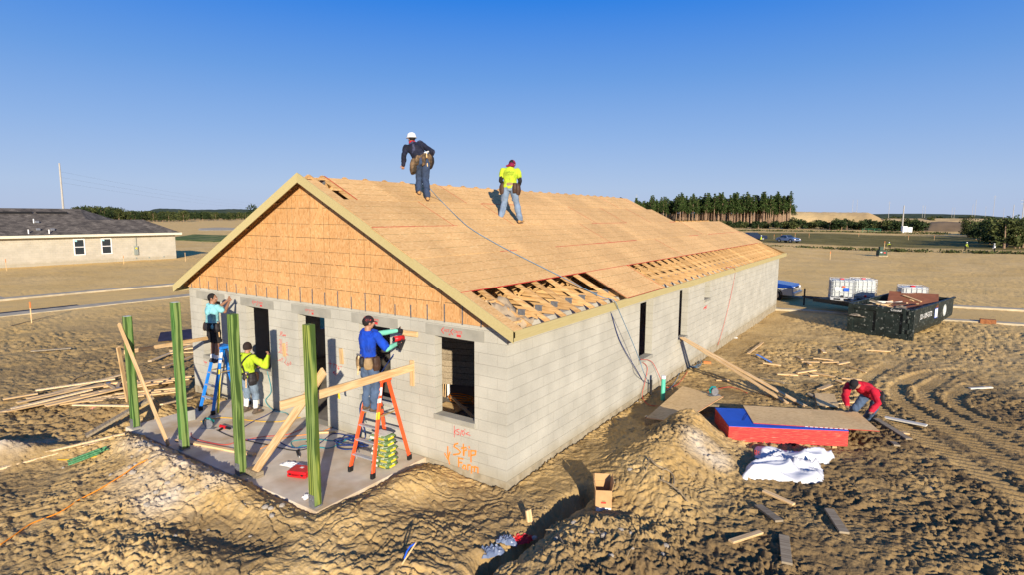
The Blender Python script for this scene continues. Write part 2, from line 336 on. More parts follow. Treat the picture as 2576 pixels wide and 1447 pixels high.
def osb_mat(name, cols, axis='y', rough=.8, seams=None):
    m = bpy.data.materials.new(name); m.use_nodes = True; t = m.node_tree; b = t.nodes['Principled BSDF']; b.inputs['Roughness'].default_value = rough; b.inputs['Specular IOR Level'].default_value = .2
    tc = t.nodes.new('ShaderNodeTexCoord'); mp = t.nodes.new('ShaderNodeMapping'); mp.inputs['Scale'].default_value = {'y': (44, 17, 44), 'z': (44, 44, 17), 'x': (17, 44, 44)}[axis]
    _lnk(t, tc.outputs['Object'], mp.inputs[0])
    n0 = t.nodes.new('ShaderNodeTexNoise'); n0.inputs['Scale'].default_value = 1.2; _lnk(t, tc.outputs['Object'], n0.inputs['Vector'])
    va = t.nodes.new('ShaderNodeVectorMath'); va.operation = 'MULTIPLY_ADD'; va.inputs[1].default_value = (7, 7, 7); _lnk(t, n0.outputs['Color'], va.inputs[0]); _lnk(t, mp.outputs[0], va.inputs[2])
    vo = t.nodes.new('ShaderNodeTexVoronoi'); vo.inputs['Scale'].default_value = 1; _lnk(t, va.outputs[0], vo.inputs['Vector'])
    sx = t.nodes.new('ShaderNodeSeparateColor'); _lnk(t, vo.outputs['Color'], sx.inputs[0])
    cr = t.nodes.new('ShaderNodeValToRGB'); e = cr.color_ramp.elements; e[0].position = 0; e[0].color = (*cols[0], 1); e[1].position = 1; e[1].color = (*cols[-1], 1)
    for i, c in enumerate(cols[1:-1]): x = e.new((i+1)/(len(cols)-1)); x.color = (*c, 1)
    _lnk(t, sx.outputs[0], cr.inputs[0])
    n1 = t.nodes.new('ShaderNodeTexNoise'); n1.inputs['Scale'].default_value = .9; n1.inputs['Detail'].default_value = 4; _lnk(t, tc.outputs['Object'], n1.inputs['Vector'])
    mr = t.nodes.new('ShaderNodeMapRange'); mr.inputs[1].default_value = .3; mr.inputs[2].default_value = .7; mr.inputs[3].default_value = .88; mr.inputs[4].default_value = 1.12; _lnk(t, n1.outputs[0], mr.inputs[0])
    hv = t.nodes.new('ShaderNodeHueSaturation'); oi = t.nodes.new('ShaderNodeObjectInfo'); om = t.nodes.new('ShaderNodeMath'); om.operation = 'MULTIPLY_ADD'; om.inputs[1].default_value = .16; om.inputs[2].default_value = .92; _lnk(t, oi.outputs['Random'], om.inputs[0]); oq = t.nodes.new('ShaderNodeMath'); oq.operation = 'MULTIPLY'; _lnk(t, om.outputs[0], oq.inputs[0]); _lnk(t, mr.outputs[0], oq.inputs[1]); _lnk(t, oq.outputs[0], hv.inputs['Value']); _lnk(t, cr.outputs[0], hv.inputs['Color']); _lnk(t, hv.outputs[0], b.inputs['Base Color'])
    bp = t.nodes.new('ShaderNodeBump'); bp.inputs['Distance'].default_value = .0015; _lnk(t, sx.outputs[1], bp.inputs['Height']); _lnk(t, bp.outputs[0], b.inputs['Normal'])
    MATS[name] = m; return m
M_block = block_mat('block', (.445, .427, .36), (.415, .398, .333), (.40, .38, .315), .007, blotch=.16)
M_block_nb = block_mat('block_weathered', (.48, .44, .355), (.44, .405, .32), (.40, .365, .29))
M_lintel = mat('lintel_concrete', (.325, .312, .26), .9, .12, 3, .002, 60)
M_slab = mat('slab_concrete', (.66, .585, .46), .88, .10, 2.5, .002, 50, col2=(.48, .36, .22), c2=(.42, .66), c2scale=1.3)
M_stem = mat('stem_concrete', (.36, .315, .225), .92, .16, 5, .004, 30, col2=(.25, .20, .12), c2=(.5, .7), c2scale=4)
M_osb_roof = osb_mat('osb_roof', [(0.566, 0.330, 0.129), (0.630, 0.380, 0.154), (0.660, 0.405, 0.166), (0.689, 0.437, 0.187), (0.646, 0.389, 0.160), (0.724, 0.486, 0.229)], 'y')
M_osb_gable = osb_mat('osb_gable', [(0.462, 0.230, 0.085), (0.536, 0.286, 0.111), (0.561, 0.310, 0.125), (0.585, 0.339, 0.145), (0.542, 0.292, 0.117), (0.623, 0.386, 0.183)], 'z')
M_osb_pale = osb_mat('osb_sheet', [(.62, .41, .18), (.74, .51, .24), (.80, .57, .28), (.68, .46, .21)], 'x')
M_truss = wood('truss_wood', (.66, .42, .19), (.46, .26, .10), 0)
M_truss_far = M_truss
M_fascia = wood('fascia_wood', (.48, .40, .19), (.40, .325, .14), 1, contrast=.5)
M_lumber = wood('lumber', (.70, .50, .27), (.52, .33, .15), 0)
M_lumber_y = wood('lumber_pale', (.74, .57, .35), (.60, .42, .22), 1)
M_weath = wood('weathered_wood', (.34, .28, .19), (.22, .17, .11), 1)
M_green = None
M_redge = mat('red_edge', (.50, .045, .03), .7, .2, 20)
M_nail = mat('nail_line', (.16, .105, .05), .9, .1)
M_steel = mat('galvanised', (.30, .31, .33), .45, .15, 20, metal=.6)
M_black = mat('black', (.012, .012, .014), .6, .2, 10)
M_blackm = mat('black_metal', (.02, .021, .024), .45, .2, 8, metal=.2)
M_white = mat('white_plastic', (.78, .78, .76), .5, .04, 5)
M_red = mat('red_plastic', (.55, .015, .02), .4, .1, 5)
M_orangep = mat('orange_spray', (.85, .24, .03), .8, .1, 10)
M_redp = mat('red_spray', (.62, .05, .05), .8, .1, 10)
# ================================================================== GROUND
def build_ground():
    c0 = (CAM[0], CAM[1])
    rad = [0.0, 1.5, 3.0, 4.2, 5.2]; r = 5.8
    while r < 5500: rad.append(r); r += max(.020, r*r/6500) if r < 120 else r*.035
    rad.append(12000)
    th = []; a = YAW-.87
    while a < YAW+.87: th.append(a); a += .00195
    a2 = YAW+.87; n2 = 130; th += [a2+.5*k/n2 for k in range(n2)]; a2 += .5; n2 = 70; th += [a2+(2*math.pi-1.74-1.0)*k/n2 for k in range(n2)]; a2 = YAW-.87+2*math.pi-.5; n2 = 130; th += [a2+.5*k/n2 for k in range(n2)]
    th = np.array(th); rad = np.array(rad); nt_, nr = len(th), len(rad)
    X = c0[0]+rad[:, None]*np.sin(th)[None, :]; Y = c0[1]+rad[:, None]*np.cos(th)[None, :]
    x = X.ravel(); y = Y.ravel(); z = G(x, y)
    co = np.stack([x, y, z], 1).astype(np.float32)
    i = np.arange(nr-1)[:, None]*nt_; k = np.arange(nt_)[None, :]; k2 = (k+1) % nt_
    q = np.stack([i+k, i+k2, i+nt_+k2, i+nt_+k], 2).reshape(-1, 4)
    q = q[:, ::-1]
    me = bpy.data.meshes.new('ground'); me.vertices.add(len(co)); me.vertices.foreach_set('co', co.ravel())
    me.loops.add(len(q)*4); me.loops.foreach_set('vertex_index', q.ravel().astype(np.int32))
    me.polygons.add(len(q)); me.polygons.foreach_set('loop_start', np.arange(0, len(q)*4, 4, dtype=np.int32)); me.polygons.foreach_set('loop_total', np.full(len(q), 4, dtype=np.int32))
    me.polygons.foreach_set('use_smooth', np.ones(len(q), dtype=bool)); me.update(calc_edges=True)
    # earth kinds: R dried pale clay, G moist dark soil, B yellow sand / far field
    pale = np.zeros(len(x))
    for mx, my, rx, ry in ((-4.9, -3.05, 1.35, .5), (-6.4, -2.9, .8, .4), (-4.6, -3.7, 1.0, .5), (-8.9, -4.8, .7, 1.1), (2.6, 2.9, .45, .5)):
        pale = np.maximum(pale, np.exp(-((x-mx)/rx)**2-((y-my)/ry)**2))
    pale = np.clip(pale*1.1*(.35+1.1*vn(x*3, y*3, 70))-.16, 0, 1)
    r_ = np.hypot(x-5, y+3)
    moist = ss(2.2, 4.5, x-.25*(y-3))*ss(17, 9, y)*.95
    moist = np.maximum(moist, .55*ss(-8, -10, x)*ss(-30, -20, x)*ss(12, 5, np.abs(y)))
    moist = np.maximum(moist, .6*ss(-2.5, -5, y)*ss(-2, -8, x)); moist = np.maximum(moist, .45*ss(.50, .62, fb(x, y, .5, 140, 3))*ss(24, 12, r_))
    moist = np.clip(moist*(.5+1.25*fb(x, y, .55, 80, 3)), 0, 1)
    trk = np.zeros(len(x)); sel = (x > 2) & (x < 16) & (y > -3) & (y < 22)
    for T in TRACKS:
        d, al, sg = seg_d(x[sel], y[sel], T); trk[sel] = np.maximum(trk[sel], 1-ss(.2, .5, d))
    moist = np.clip(moist-.3*trk, 0, 1)
    rd = np.hypot(x-CAM[0], y-CAM[1]); az = np.arctan2(x-CAM[0], y-CAM[1])-YAW
    field = ss(118, 126, rd)*ss(215, 195, rd)*ss(.12, .2, az)
    col = np.zeros((len(x), 4), dtype=np.float32); col[:, 0] = pale; col[:, 1] = moist; col[:, 2] = field; col[:, 3] = ss(14, 34, np.hypot(x-2, y-4))
    at = me.color_attributes.new('soil', 'FLOAT_COLOR', 'POINT'); at.data.foreach_set('color', col.ravel())
    o = bpy.data.objects.new('ground', me); COL.objects.link(o); o['kind'] = 'structure'; o['label'] = 'churned sandy building plot with footprints and dirt heaps'
    m = bpy.data.materials.new('earth'); m.use_nodes = True; t = m.node_tree; b = t.nodes['Principled BSDF']; b.inputs['Roughness'].default_value = .95; b.inputs['Specular IOR Level'].default_value = .1
    tc = t.nodes.new('ShaderNodeTexCoord'); ca = t.nodes.new('ShaderNodeVertexColor'); ca.layer_name = 'soil'; sp = t.nodes.new('ShaderNodeSeparateColor'); _lnk(t, ca.outputs[0], sp.inputs[0])
    def noise(s, d=5):
        n = t.nodes.new('ShaderNodeTexNoise'); n.inputs['Scale'].default_value = s; n.inputs['Detail'].default_value = d; _lnk(t, tc.outputs['Object'], n.inputs['Vector']); return n
    def mix(f, a, b_, k=1.0):
        mx = t.nodes.new('ShaderNodeMixRGB')
        if k != 1.0:
            q_ = t.nodes.new('ShaderNodeMath'); q_.operation = 'MULTIPLY'; q_.inputs[1].default_value = k; _lnk(t, f, q_.inputs[0]); f = q_.outputs[0]
        _lnk(t, f, mx.inputs[0])
        for i_, c in ((1, a), (2, b_)):
            if isinstance(c, tuple): mx.inputs[i_].default_value = (*c, 1)
            else: _lnk(t, c, mx.inputs[i_])
        return mx.outputs[0]
    n1 = noise(1.1); n2 = noise(14, 4); n3 = noise(.03, 4); n4 = noise(.22, 5)
    def mrange(x_, a, b_):
        q_ = t.nodes.new('ShaderNodeMapRange'); q_.inputs[1].default_value = a; q_.inputs[2].default_value = b_; _lnk(t, x_, q_.inputs[0]); return q_.outputs[0]
    c = mix(mrange(n1.outputs[0], .35, .65), (.48, .315, .115), (.60, .42, .18))
    c = mix(mrange(n4.outputs[0], .45, .62), c, (.37, .24, .10), .6)
    c = mix(mrange(n3.outputs[0], .4, .62), c, (.56, .39, .17), .5)
    c = mix(mrange(n2.outputs[0], .52, .68), c, (.56, .45, .28), .35)
    c = mix(sp.outputs[1], c, (.185, .125, .06), .95)
    c = mix(sp.outputs[0], c, (.58, .50, .38))
    fc = mix(mrange(n4.outputs[0], .4, .6), (.16, .13, .035), (.23, .185, .055))
    far_lift = mix(mrange(n4.outputs[0], .38, .62), (.76, .49, .165), (.88, .60, .24)); far_lift = mix(mrange(n3.outputs[0], .42, .6), far_lift, (.84, .55, .185), .6); far_lift = mix(mrange(n1.outputs[0], .5, .7), far_lift, (.58, .39, .17), .5)  # undisturbed far sand, its colour brightened to offset weak grazing sun
    c = mix(ca.outputs['Alpha'], c, far_lift, .8)
    c = mix(sp.outputs[2], c, fc)
    _lnk(t, c, b.inputs['Base Color'])
    nb_ = noise(26, 6); bp = t.nodes.new('ShaderNodeBump'); bp.inputs['Distance'].default_value = .02; bp.inputs['Strength'].default_value = .9; _lnk(t, nb_.outputs[0], bp.inputs['Height']); _lnk(t, bp.outputs[0], b.inputs['Normal'])
    me.materials.append(m)
    return o
build_ground()

# kerbs: strips with a step, along the two streets
def kerb(name, pts, w_, h, label):
    mb = MB(); P = [Vector((a, b_, 0)) for a, b_ in pts]
    n = len(P); base = []
    for i, p in enumerate(P):
        d = (P[min(i+1, n-1)]-P[max(i-1, 0)]).normalized(); s_ = Vector((-d.y, d.x, 0)); z = float(base_z(p.x, p.y))
        base.append([(p-s_*w_/2)+Vector((0, 0, z-.25)), (p-s_*w_/2)+Vector((0, 0, z+h)), (p+s_*w_/2)+Vector((0, 0, z+h)), (p+s_*w_/2)+Vector((0, 0, z-.25))])
    vs = [v for q in base for v in q]; fs = []
    for i in range(n-1):
        for k in range(3): fs.append((i*4+k, i*4+k+1, i*4+k+5, i*4+k+4))
    mb.add(vs, fs); o = mb.build(name, M_kerb); o['kind'] = 'structure'; o['label'] = label; return o
M_kerb = mat('kerb_concrete', (.48, .41, .28), .9, .15, 2)
def ln(x0, y0, x1, y1, n=12): return [(x0+(x1-x0)*k/n, y0+(y1-y0)*k/n) for k in range(n+1)]
kerb('kerb', ln(-36.2, -30, -35.9, 23)+ln(-35.9, 23.2, -28, 31.5, 6), 0.8, .10, 'far kerb of the side street')
kerb('kerb', ln(-29.6, -30, -29.6, 22), 1.0, .06, 'near kerb of the side street')
kerb('kerb', ln(-25, 20.6+5.6, 60, 37.6+5.7, 20), 0.7, .10, 'far kerb of the street behind the skip')
kerb('kerb', ln(-25, 20.6, 60, 37.6, 20), .5, .10, 'near kerb of the street behind the skip')
# concrete driveway apron on the far side of the side street
ap = MB(); ap.box((-44, -14, -.6), (-36.45, 3.2, -.19)); o = ap.build('driveway', M_kerb); o['kind'] = 'structure'; o['label'] = 'pale concrete driveway apron by the side street'
# ================================================================== THE HOUSE UNDER CONSTRUCTION
house = thing('block_house', 'unfinished grey block house with bare OSB gable roof in the middle of the plot', 'house')
def wall(name, horiz, k0, k1, a0, a1, z0, z1, openings, m, parent):
    """a wall along x (horiz) or y made of grid cells around its openings; k0,k1 = thickness range"""
    A = sorted({a0, a1, *[o[0] for o in openings], *[o[1] for o in openings]}); Zs = sorted({z0, z1, *[o[2] for o in openings], *[o[3] for o in openings]})
    hole = lambda a, z: any(o[0] < a < o[1] and o[2] < z < o[3] for o in openings)
    mb = MB(); cells = [[not hole((A[i]+A[i+1])/2, (Zs[j]+Zs[j+1])/2) for j in range(len(Zs)-1)] for i in range(len(A)-1)]
    P = (lambda a, k, z: (a, k, z)) if horiz else (lambda a, k, z: (k, a, z))
    def quad(p): mb.add(p, [(0, 1, 2, 3)])
    for i in range(len(A)-1):
        for j in range(len(Zs)-1):
            if not cells[i][j]: continue
            x0, x1, y0, y1 = A[i], A[i+1], Zs[j], Zs[j+1]
            for k in (k0, k1): quad([P(x0, k, y0), P(x1, k, y0), P(x1, k, y1), P(x0, k, y1)])
            if i == 0 or not cells[i-1][j]: quad([P(x0, k0, y0), P(x0, k1, y0), P(x0, k1, y1), P(x0, k0, y1)])
            if i == len(A)-2 or not cells[i+1][j]: quad([P(x1, k0, y0), P(x1, k1, y0), P(x1, k1, y1), P(x1, k0, y1)])
            if j == 0 or not cells[i][j-1]: quad([P(x0, k0, y0), P(x1, k0, y0), P(x1, k1, y0), P(x0, k1, y0)])
            if j == len(Zs)-2 or not cells[i][j+1]: quad([P(x0, k0, y1), P(x1, k0, y1), P(x1, k1, y1), P(x0, k1, y1)])
    me = bpy.data.meshes.new(name); me.from_pydata(mb.v, [], mb.f); bm = bmesh.new(); bm.from_mesh(me); bmesh.ops.remove_doubles(bm, verts=bm.verts, dist=1e-4); bmesh.ops.recalc_face_normals(bm, faces=bm.faces); bm.to_mesh(me); bm.free()
    me.materials.append(m); o = bpy.data.objects.new(name, me); COL.objects.link(o); o.parent = parent; return o
T = .2
GOP = [(-1.63, -.70, .91, 2.42), (-3.68, -2.79, .91, 2.42), (-5.68, -4.76, .002, 2.42), (-7.69, -6.78, .91, 2.42), (-9.72, -8.82, .91, 2.42)]
LOP = [(6.0, 6.94, .91, 2.42), (9.13, 10.0, .91, 2.42), (11.76, 12.43, 1.82, 2.42)]
wall('gable_wall', True, 0, T, -WID, 0, 0, HW, GOP, M_block, house)
wall('side_wall', False, -T, 0, T, LEN, 0, HW, LOP, M_block, house)
wall('rear_wall', True, LEN-T, LEN, -6.3, -T, 0, HW, [(-4.2, -2.2, 0.002, 2.2)], M_block, house)
wall('far_side_wall', False, -WID, -WID+T, T, 21.5, 0, HW, [(4, 5, .91, 2.42), (10, 11, .91, 2.42)], M_block, house)
wall('step_wall', True, 21.3, 21.5, -WID+T, -6.3, 0, HW, [], M_block, house)
wall('wing_wall', False, -6.3, -6.1, 21.5, LEN-T, 0, HW, [], M_block, house)
mb = MB(); mb.prism([(.004, -.004), (.004, LEN+.004), (-6.31, LEN+.004), (-6.31, 21.51), (-WID-.004, 21.51), (-WID-.004, -.004)], -.75, -.001)
mb.build('foundation', M_stem, house)
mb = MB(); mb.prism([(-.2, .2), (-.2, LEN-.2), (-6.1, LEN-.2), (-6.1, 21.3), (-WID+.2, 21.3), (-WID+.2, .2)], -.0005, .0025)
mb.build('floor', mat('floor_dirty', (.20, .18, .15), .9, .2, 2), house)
# lintels and sills
for a, b_, z0, z1 in GOP: MB().box((a-.22, -.004, 2.42), (b_+.22, .05, 2.623)).build('lintel', M_lintel, house)
for a, b_, z0, z1 in LOP: MB().box((-.05, a-.2, 2.42), (.004, b_+.2, 2.623)).build('lintel', M_block, house)
for ii, (a, b_, z0, z1) in enumerate(GOP):
    if z0 < .5: continue
    sb = MB(); sb.box((a-.02, -.03, z0-.075), (b_+.02, .19, z0+.012)); sb.build('window_sill', M_lintel, house, bev=.004)
for a, b_, z0, z1 in LOP:
    sb = MB(); sb.box((-.19, a-.02, z0-.075), (.03, b_+.02, z0+.012)); sb.build('window_sill', M_lintel, house, bev=.004)
# buck boards in the jambs (pressure treated strips standing slightly inside)
# porch slab
mb = MB(); mb.prism([(-1.87, -2.54), (-1.87, -.006), (-8.35, -.006), (-8.35, -2.54)], -.55, 0); mb.build('porch_slab', M_slab, house, bev=.008)

# gable OSB
APZ = rz(RX)
OSBZ = 2.71
mb = MB(); zg = lambda x: rz(x)-.14
xl, xr_ = -WID+.0, 0.0
poly = [(-WID-.02, OSBZ), (.02, OSBZ), (.02, zg(.02)), (RX, zg(RX)), (-WID-.02, zg(-WID-.02))]
vs = [(x, -.016, z) for x, z in poly]+[(x, -.004, z) for x, z in poly]; n = 5
mb.add(vs, [tuple(range(n)), tuple(range(n, 2*n))[::-1]]+[(i, (i+1) % n, (i+1) % n+n, i+n) for i in range(n)])
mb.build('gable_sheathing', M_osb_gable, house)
# nail and panel lines on the gable
rnd = random.Random(4)
def dashes(mb, p, q, nrm, w_=.011, dash=None, off=.003):
    p = Vector(p); q = Vector(q); d = q-p; L = d.length; d.normalize(); n_ = Vector(nrm); sd_ = d.cross(n_).normalized(); t_ = 0
    while t_ < L:
        l = L-t_ if not dash else min(L-t_, dash*(.5+rnd.random()))
        a = p+d*t_+n_*off; b_ = p+d*(t_+l)+n_*off
        mb.add([a-sd_*w_/2, b_-sd_*w_/2, b_+sd_*w_/2, a+sd_*w_/2], [(0, 1, 2, 3)]); t_ += l+(dash*.35*rnd.random() if dash else 1)
mb = MB(); zt = lambda x: zg(x)-.02
zc = 2.71
def xat(z): return (Z0-z-.16)/S          # right x where the rake is at z
for k, z in enumerate((3.06, 3.34, 3.60, 3.86, 4.15, 4.44, 4.78, 5.06)):
    xr0 = min(0, xat(z)); xl0 = -WID-xr0
    dashes(mb, (xl0, -.016, z), (xr0, -.016, z), (0, -1, 0), .007 if k % 2 else .011, .5)
for k in range(17):
    x = -WID+.31+.61*k
    if zt(x) > 2.9:
        dashes(mb, (x, -.016, OSBZ+.02), (x, -.016, zt(x)), (0, -1, 0), .007, .12)
for k in range(8):
    x = -WID+.75+1.22*k
    if zt(x) > 2.9: dashes(mb, (x, -.016, OSBZ+.02), (x, -.016, zt(x)), (0, -1, 0), .007)
mb.build('panel_line', M_nail, house)['kind'] = 'stuff'
# truss straps
M_strap = mat('strap_steel', (.16, .16, .17), .6, .2, 30, metal=.3)
for k in range(25):
    x = -.12-k*(WID-.3)/24
    h = min(.20+.17*rnd.random(), zt(x)-OSBZ-.03)
    if h < .05: continue
    sb = MB(); sb.box((x-.012, -.024, OSBZ-.015), (x+.012, -.017, OSBZ+h)); sb.build('strap', M_strap, house)

# trusses
def truss_mb(x0, x1, xr, y, full=True, t=.038):
    """x1 = right wall, x0 = left wall, xr = ridge"""
    mb = MB(); c = .085; dz = .014; zr = lambda x: (Z0-S*x if x > xr else Z0-S*xr-S*(xr-x))-dz
    zz = lambda x: zr(x)-c/2*1.1
    mb.bar((.24+x1, y, zz(.24+x1)), (xr, y, zz(xr)), t, c, (0, 0, 1)); mb.bar((x0-.24, y, zz(x0-.24)), (xr, y, zz(xr)), t, c, (0, 0, 1))
    mb.bar((x0, y, 2.80), (x1, y, 2.80), t, c)
    W_ = x1-x0
    # webs
    def web(xa, za, xb, zb): mb.bar((xa, y, za), (xb, y, zb), t*.96, c*.85)
    n = 4 if W_ > 8 else 2
    for sgn in (-1, 1):
        half = W_/2; xs = [xr+sgn*half*f for f in (.0, .33, .66)]
        if n == 4:
            web(xr, zz(xr), xr+sgn*half*.30, 2.84); web(xr+sgn*half*.30, 2.84, xr+sgn*half*.5, zz(xr+sgn*half*.5)); web(xr+sgn*half*.5, zz(xr+sgn*half*.5), xr+sgn*half*.68, 2.84)
            web(xr+sgn*half*.68, 2.84, xr+sgn*half*.80, zz(xr+sgn*half*.80))
        else:
            web(xr, zz(xr), xr+sgn*half*.4, 2.84); web(xr+sgn*half*.4, 2.84, xr+sgn*half*.62, zz(xr+sgn*half*.62))
    # heel wedge and splice block near the eave
    mb.bar((x1-.45, y, 2.86), (x1-.02, y, 2.86), t*.95, .06)
    return mb
tr_main = None
ys = [.37+.61*k for k in range(26)]
for y in ys:
    if tr_main is None:
        tr_main = truss_mb(-WID, 0, RX, 0).build('truss', M_truss, house); tr_main.location.y = y
        plm = MB().box((-.42, -.021, 2.79), (-.26, .021, 2.90)).build('heel_plate', M_steel, tr_main); plr = MB().box((RX-.12, -.021, APZ-.22), (RX+.12, .021, APZ-.08)).build('ridge_plate', M_steel, tr_main)
    else:
        c = tr_main.copy(); COL.objects.link(c); c.location.y = y
        for q_ in (plm, plr): p = q_.copy(); COL.objects.link(p); p.parent = c
tr_w = None
for k in range(15):
    y = ys[-1]+.61*(k+1)
    if y > LEN-.3: break
    hip = max(0, (y-22.9)/(25.8-22.9)); xr = -3.1
    if tr_w is None: tr_w = truss_mb(-6.2, 0, xr, 0).build('truss', M_truss, house); tr_w.location.y = y; plw = MB().box((-.42, -.021, 2.79), (-.26, .021, 2.90)).build('heel_plate', M_steel, tr_w)
    elif y < 23: c = tr_w.copy(); COL.objects.link(c); c.location.y = y; p = plw.copy(); COL.objects.link(p); p.parent = c
    else:
        mb = MB(); xt = -3.1+(y-22.9)*1.05; mb.bar((.24, y, rz(.24)-.06), (xt, y, rz(xt)-.06), .038, .085); mb.bar((-6.2, y, 2.8), (0, y, 2.8), .038, .085)
        mb.bar((xt, y, rz(xt)-.06), (-6.2-xt, y, rz(xt)-.06), .038, .085); mb.bar((-6.2-xt, y, rz(xt)-.06), (-6.44, y, 2.73), .038, .085); mb.build('truss', M_truss, house)
# gable end truss
gt_ = MB(); gt_.bar((.24, .022, rz(.24)-.06), (RX, .022, rz(RX)-.06), .038, .085); gt_.bar((-WID-.24, .022, rz(.24)-.06), (RX, .022, rz(RX)-.06), .038, .085); gt_.bar((-WID, .022, 2.8), (0, .022, 2.8), .038, .085)
for k in range(16):
    x = -.6-.61*k; gt_.bar((x, .022, 2.84), (x, .022, rz(x)-.09), .038, .038, (1, 0, 0))
gt_.build('truss', M_truss, house)
# lookout blocks between gable truss and rake
for k in range(10):
    lb = MB()
    for side in (0, 1):
        xx = .1-.58*k-.05 if k < 9 else RX+.1
        xx = xx if side == 0 else -WID-xx
        lb.bar((xx, -.25, rz(xx)-.06), (xx, .35, rz(xx)-.06), .085, .038)
    lb.build('lookout', M_truss, house)

# sheathing rows on the right slope
def slope_mat(): return Matrix(((1, 0, 0, 0), (0, 1, 0, 0), (-S, 0, 1, Z0), (0, 0, 0, 1)))
XR = [.30-1.088*k for k in range(6)]
SM = slope_mat()
RT = XR[5]+.135
rows = [(XR[1], XR[0], 4.44, 6.92), (XR[2]+.004, XR[1]-.002, -.262, 25.15), (XR[3]+.004, XR[2]-.002, -.285, 24.75), (XR[4]+.004, XR[3]-.002, -.235, 17.35), (RT, XR[4]-.002, .38, 16.75)]
def osb_panel(mb, x0, x1, y0, y1): mb.box((x0, y0, -.012), (x1, y1, 0), SM)
mb = MB(); red = MB(); nl = MB(); rr = random.Random(7)
for i, (x0, x1, y0, y1) in enumerate(rows):
    y = y0; first = True
    while y < y1-.02:
        L = (2.44 if not (first and i % 2 == 0 and i) else 1.22); ye = min(y+L, y1)
        j = rr.uniform(-.006, .006) if y > y0 else 0
        pm = MB(); osb_panel(pm, x0+.003+j, x1-.003+j, y+.003, ye-.003); pm.build('roof_panel', M_osb_roof, house)
        y = ye; first = False
        if y < y1-.1 and rr.random() < .42:
            w_ = .006; red.box((x0, y-w_, .001), (x1, y+w_, .004), SM)
    # red lower and upper edges, in broken lengths
    yy = y0
    while yy < y1:
        l = rr.uniform(.6, 3.0)
        if rr.random() < (.9 if i in (0, 1) and yy < 7 or i == 1 else .4): red.box((x1-.008, yy, -.008), (x1+.003, min(yy+l, y1), .003), SM)
        yy += l
    # dashed nail lines printed along the panels
    for f in (.25, .5, .75):
        x = x0+(x1-x0)*f; yy = y0+.02
        while yy < y1:
            l = rr.uniform(.1, .5); nl.box((x-.004, yy, .0005), (x+.004, min(yy+l, y1), .0025), SM); yy += l+rr.uniform(.02, .12)
red.box((XR[1], 4.436, .0), (XR[0], 4.446, .004), SM); red.box((XR[1], 6.915, .0), (XR[0], 6.925, .004), SM)
red.box((XR[5]+.06, .372, -.004), (XR[4], .384, .005), SM)
red.build('red_panel_edge', M_redge, house)['kind'] = 'stuff'; nl.build('nail_line', mat('chalk_line', (.30, .21, .08), .9, .2, 20), house)['kind'] = 'stuff'
# overhang strips along the rake above the gap
for x0, x1 in ((XR[5]+.3, XR[4]), (XR[1], XR[0])): MB().box((x0, -.255, -.012), (x1, .02, 0), SM).build('roof_panel', M_osb_roof, house)
# left slope, rear hips
mb = MB(); SL = Matrix(((1, 0, 0, 0), (0, 1, 0, 0), (S, 0, 1, Z0+S*WID), (0, 0, 0, 1)))
mb.box((-WID-.3, -.25, -.012), (RX-.13, 16.4, 0), SL); mb.build('roof_panel', M_osb_roof, house)
mb = MB(); e = rz(.3); A_ = (RX, 16.4, APZ-.02); B_ = (-3.1, 17.3, rz(-3.1)-.01); C_ = (-6.5, 21.9, e); D_ = (-WID-.3, 21.9, e); E_ = (-WID-.3, 16.4, e); F_ = (-3.1, 22.9, rz(-3.1)-.01); H_ = (.28, 25.75, e-.01); I_ = (-6.5, 25.75, e)
mb.add([A_, B_, C_, D_, E_, F_, H_, I_], [(0, 1, 2, 3), (0, 3, 4), (1, 5, 7, 2), (5, 6, 7)]); 
mb.build('rear_roof', M_osb_roof, house)
# fascia and sub-fascia
zf0, zf1 = 2.58, 2.758
mb = MB(); mb.box((.282, -.27, zf0), (.303, 25.83, zf1)); mb.build('eave_fascia', M_fascia, house)
mb = MB(); mb.box((.242, -.25, zf0+.02), (.28, 25.8, zf1-.01)); mb.build('sub_fascia', M_truss, house)
mb = MB(); mb.box((-WID-.303, -.27, zf0), (-WID-.282, 16.4, zf1)); mb.build('eave_fascia', M_fascia, house)
mb = MB(); mb.box((-6.5, 25.80, zf0), (.28, 25.82, zf1)); mb.build('eave_fascia', M_fascia, house)
for sgn in (1, -1):
    X = (lambda x: x) if sgn == 1 else (lambda x: -WID-x)
    for (ya, yb, dz, dep, nm) in ((-.272, -.252, .0, .20, 'rake_fascia'), (-.250, -.212, -.016, .10, 'rake_rafter')):
        mb = MB(); pts = [(X(.303), rz(.303)+dz), (RX, APZ+dz), (RX, APZ+dz-dep), (X(.303), rz(.303)+dz-dep)]
        vs = [(x, ya, z) for x, z in pts]+[(x, yb, z) for x, z in pts]
        mb.add(vs, [(0, 1, 2, 3), (7, 6, 5, 4), (0, 4, 5, 1), (1, 5, 6, 2), (2, 6, 7, 3), (3, 7, 4, 0)]); mb.build(nm, M_fascia, house)
# crumpled kraft paper in the corner bay of the eave
mb = MB(); rnd = random.Random(3); NX, NY = 12, 8; vs = []
for i in range(NX+1):
    for j in range(NY+1):
        x = -.52+.70*i/NX; y = -.05+.62*j/NY+.12*math.sin(i*.7); vs.append((x+rnd.uniform(-.02, .02), y+rnd.uniform(-.02, .02), rz(x)-.05+.07*math.sin(i*1.1+j*.6)*math.cos(j*1.3)+rnd.uniform(-.015, .02)))
mb.add(vs, [(i*(NY+1)+j, (i+1)*(NY+1)+j, (i+1)*(NY+1)+j+1, i*(NY+1)+j+1) for i in range(NX) for j in range(NY)])
o = mb.build('crumpled_paper', mat('kraft_paper', (.42, .32, .20), .85, .1, 8), smooth=True); so = o.modifiers.new('s', 'SOLIDIFY'); so.thickness = .004
tag(o, 'crumpled tan paper sack lying among the eave trusses at the near corner', 'paper')
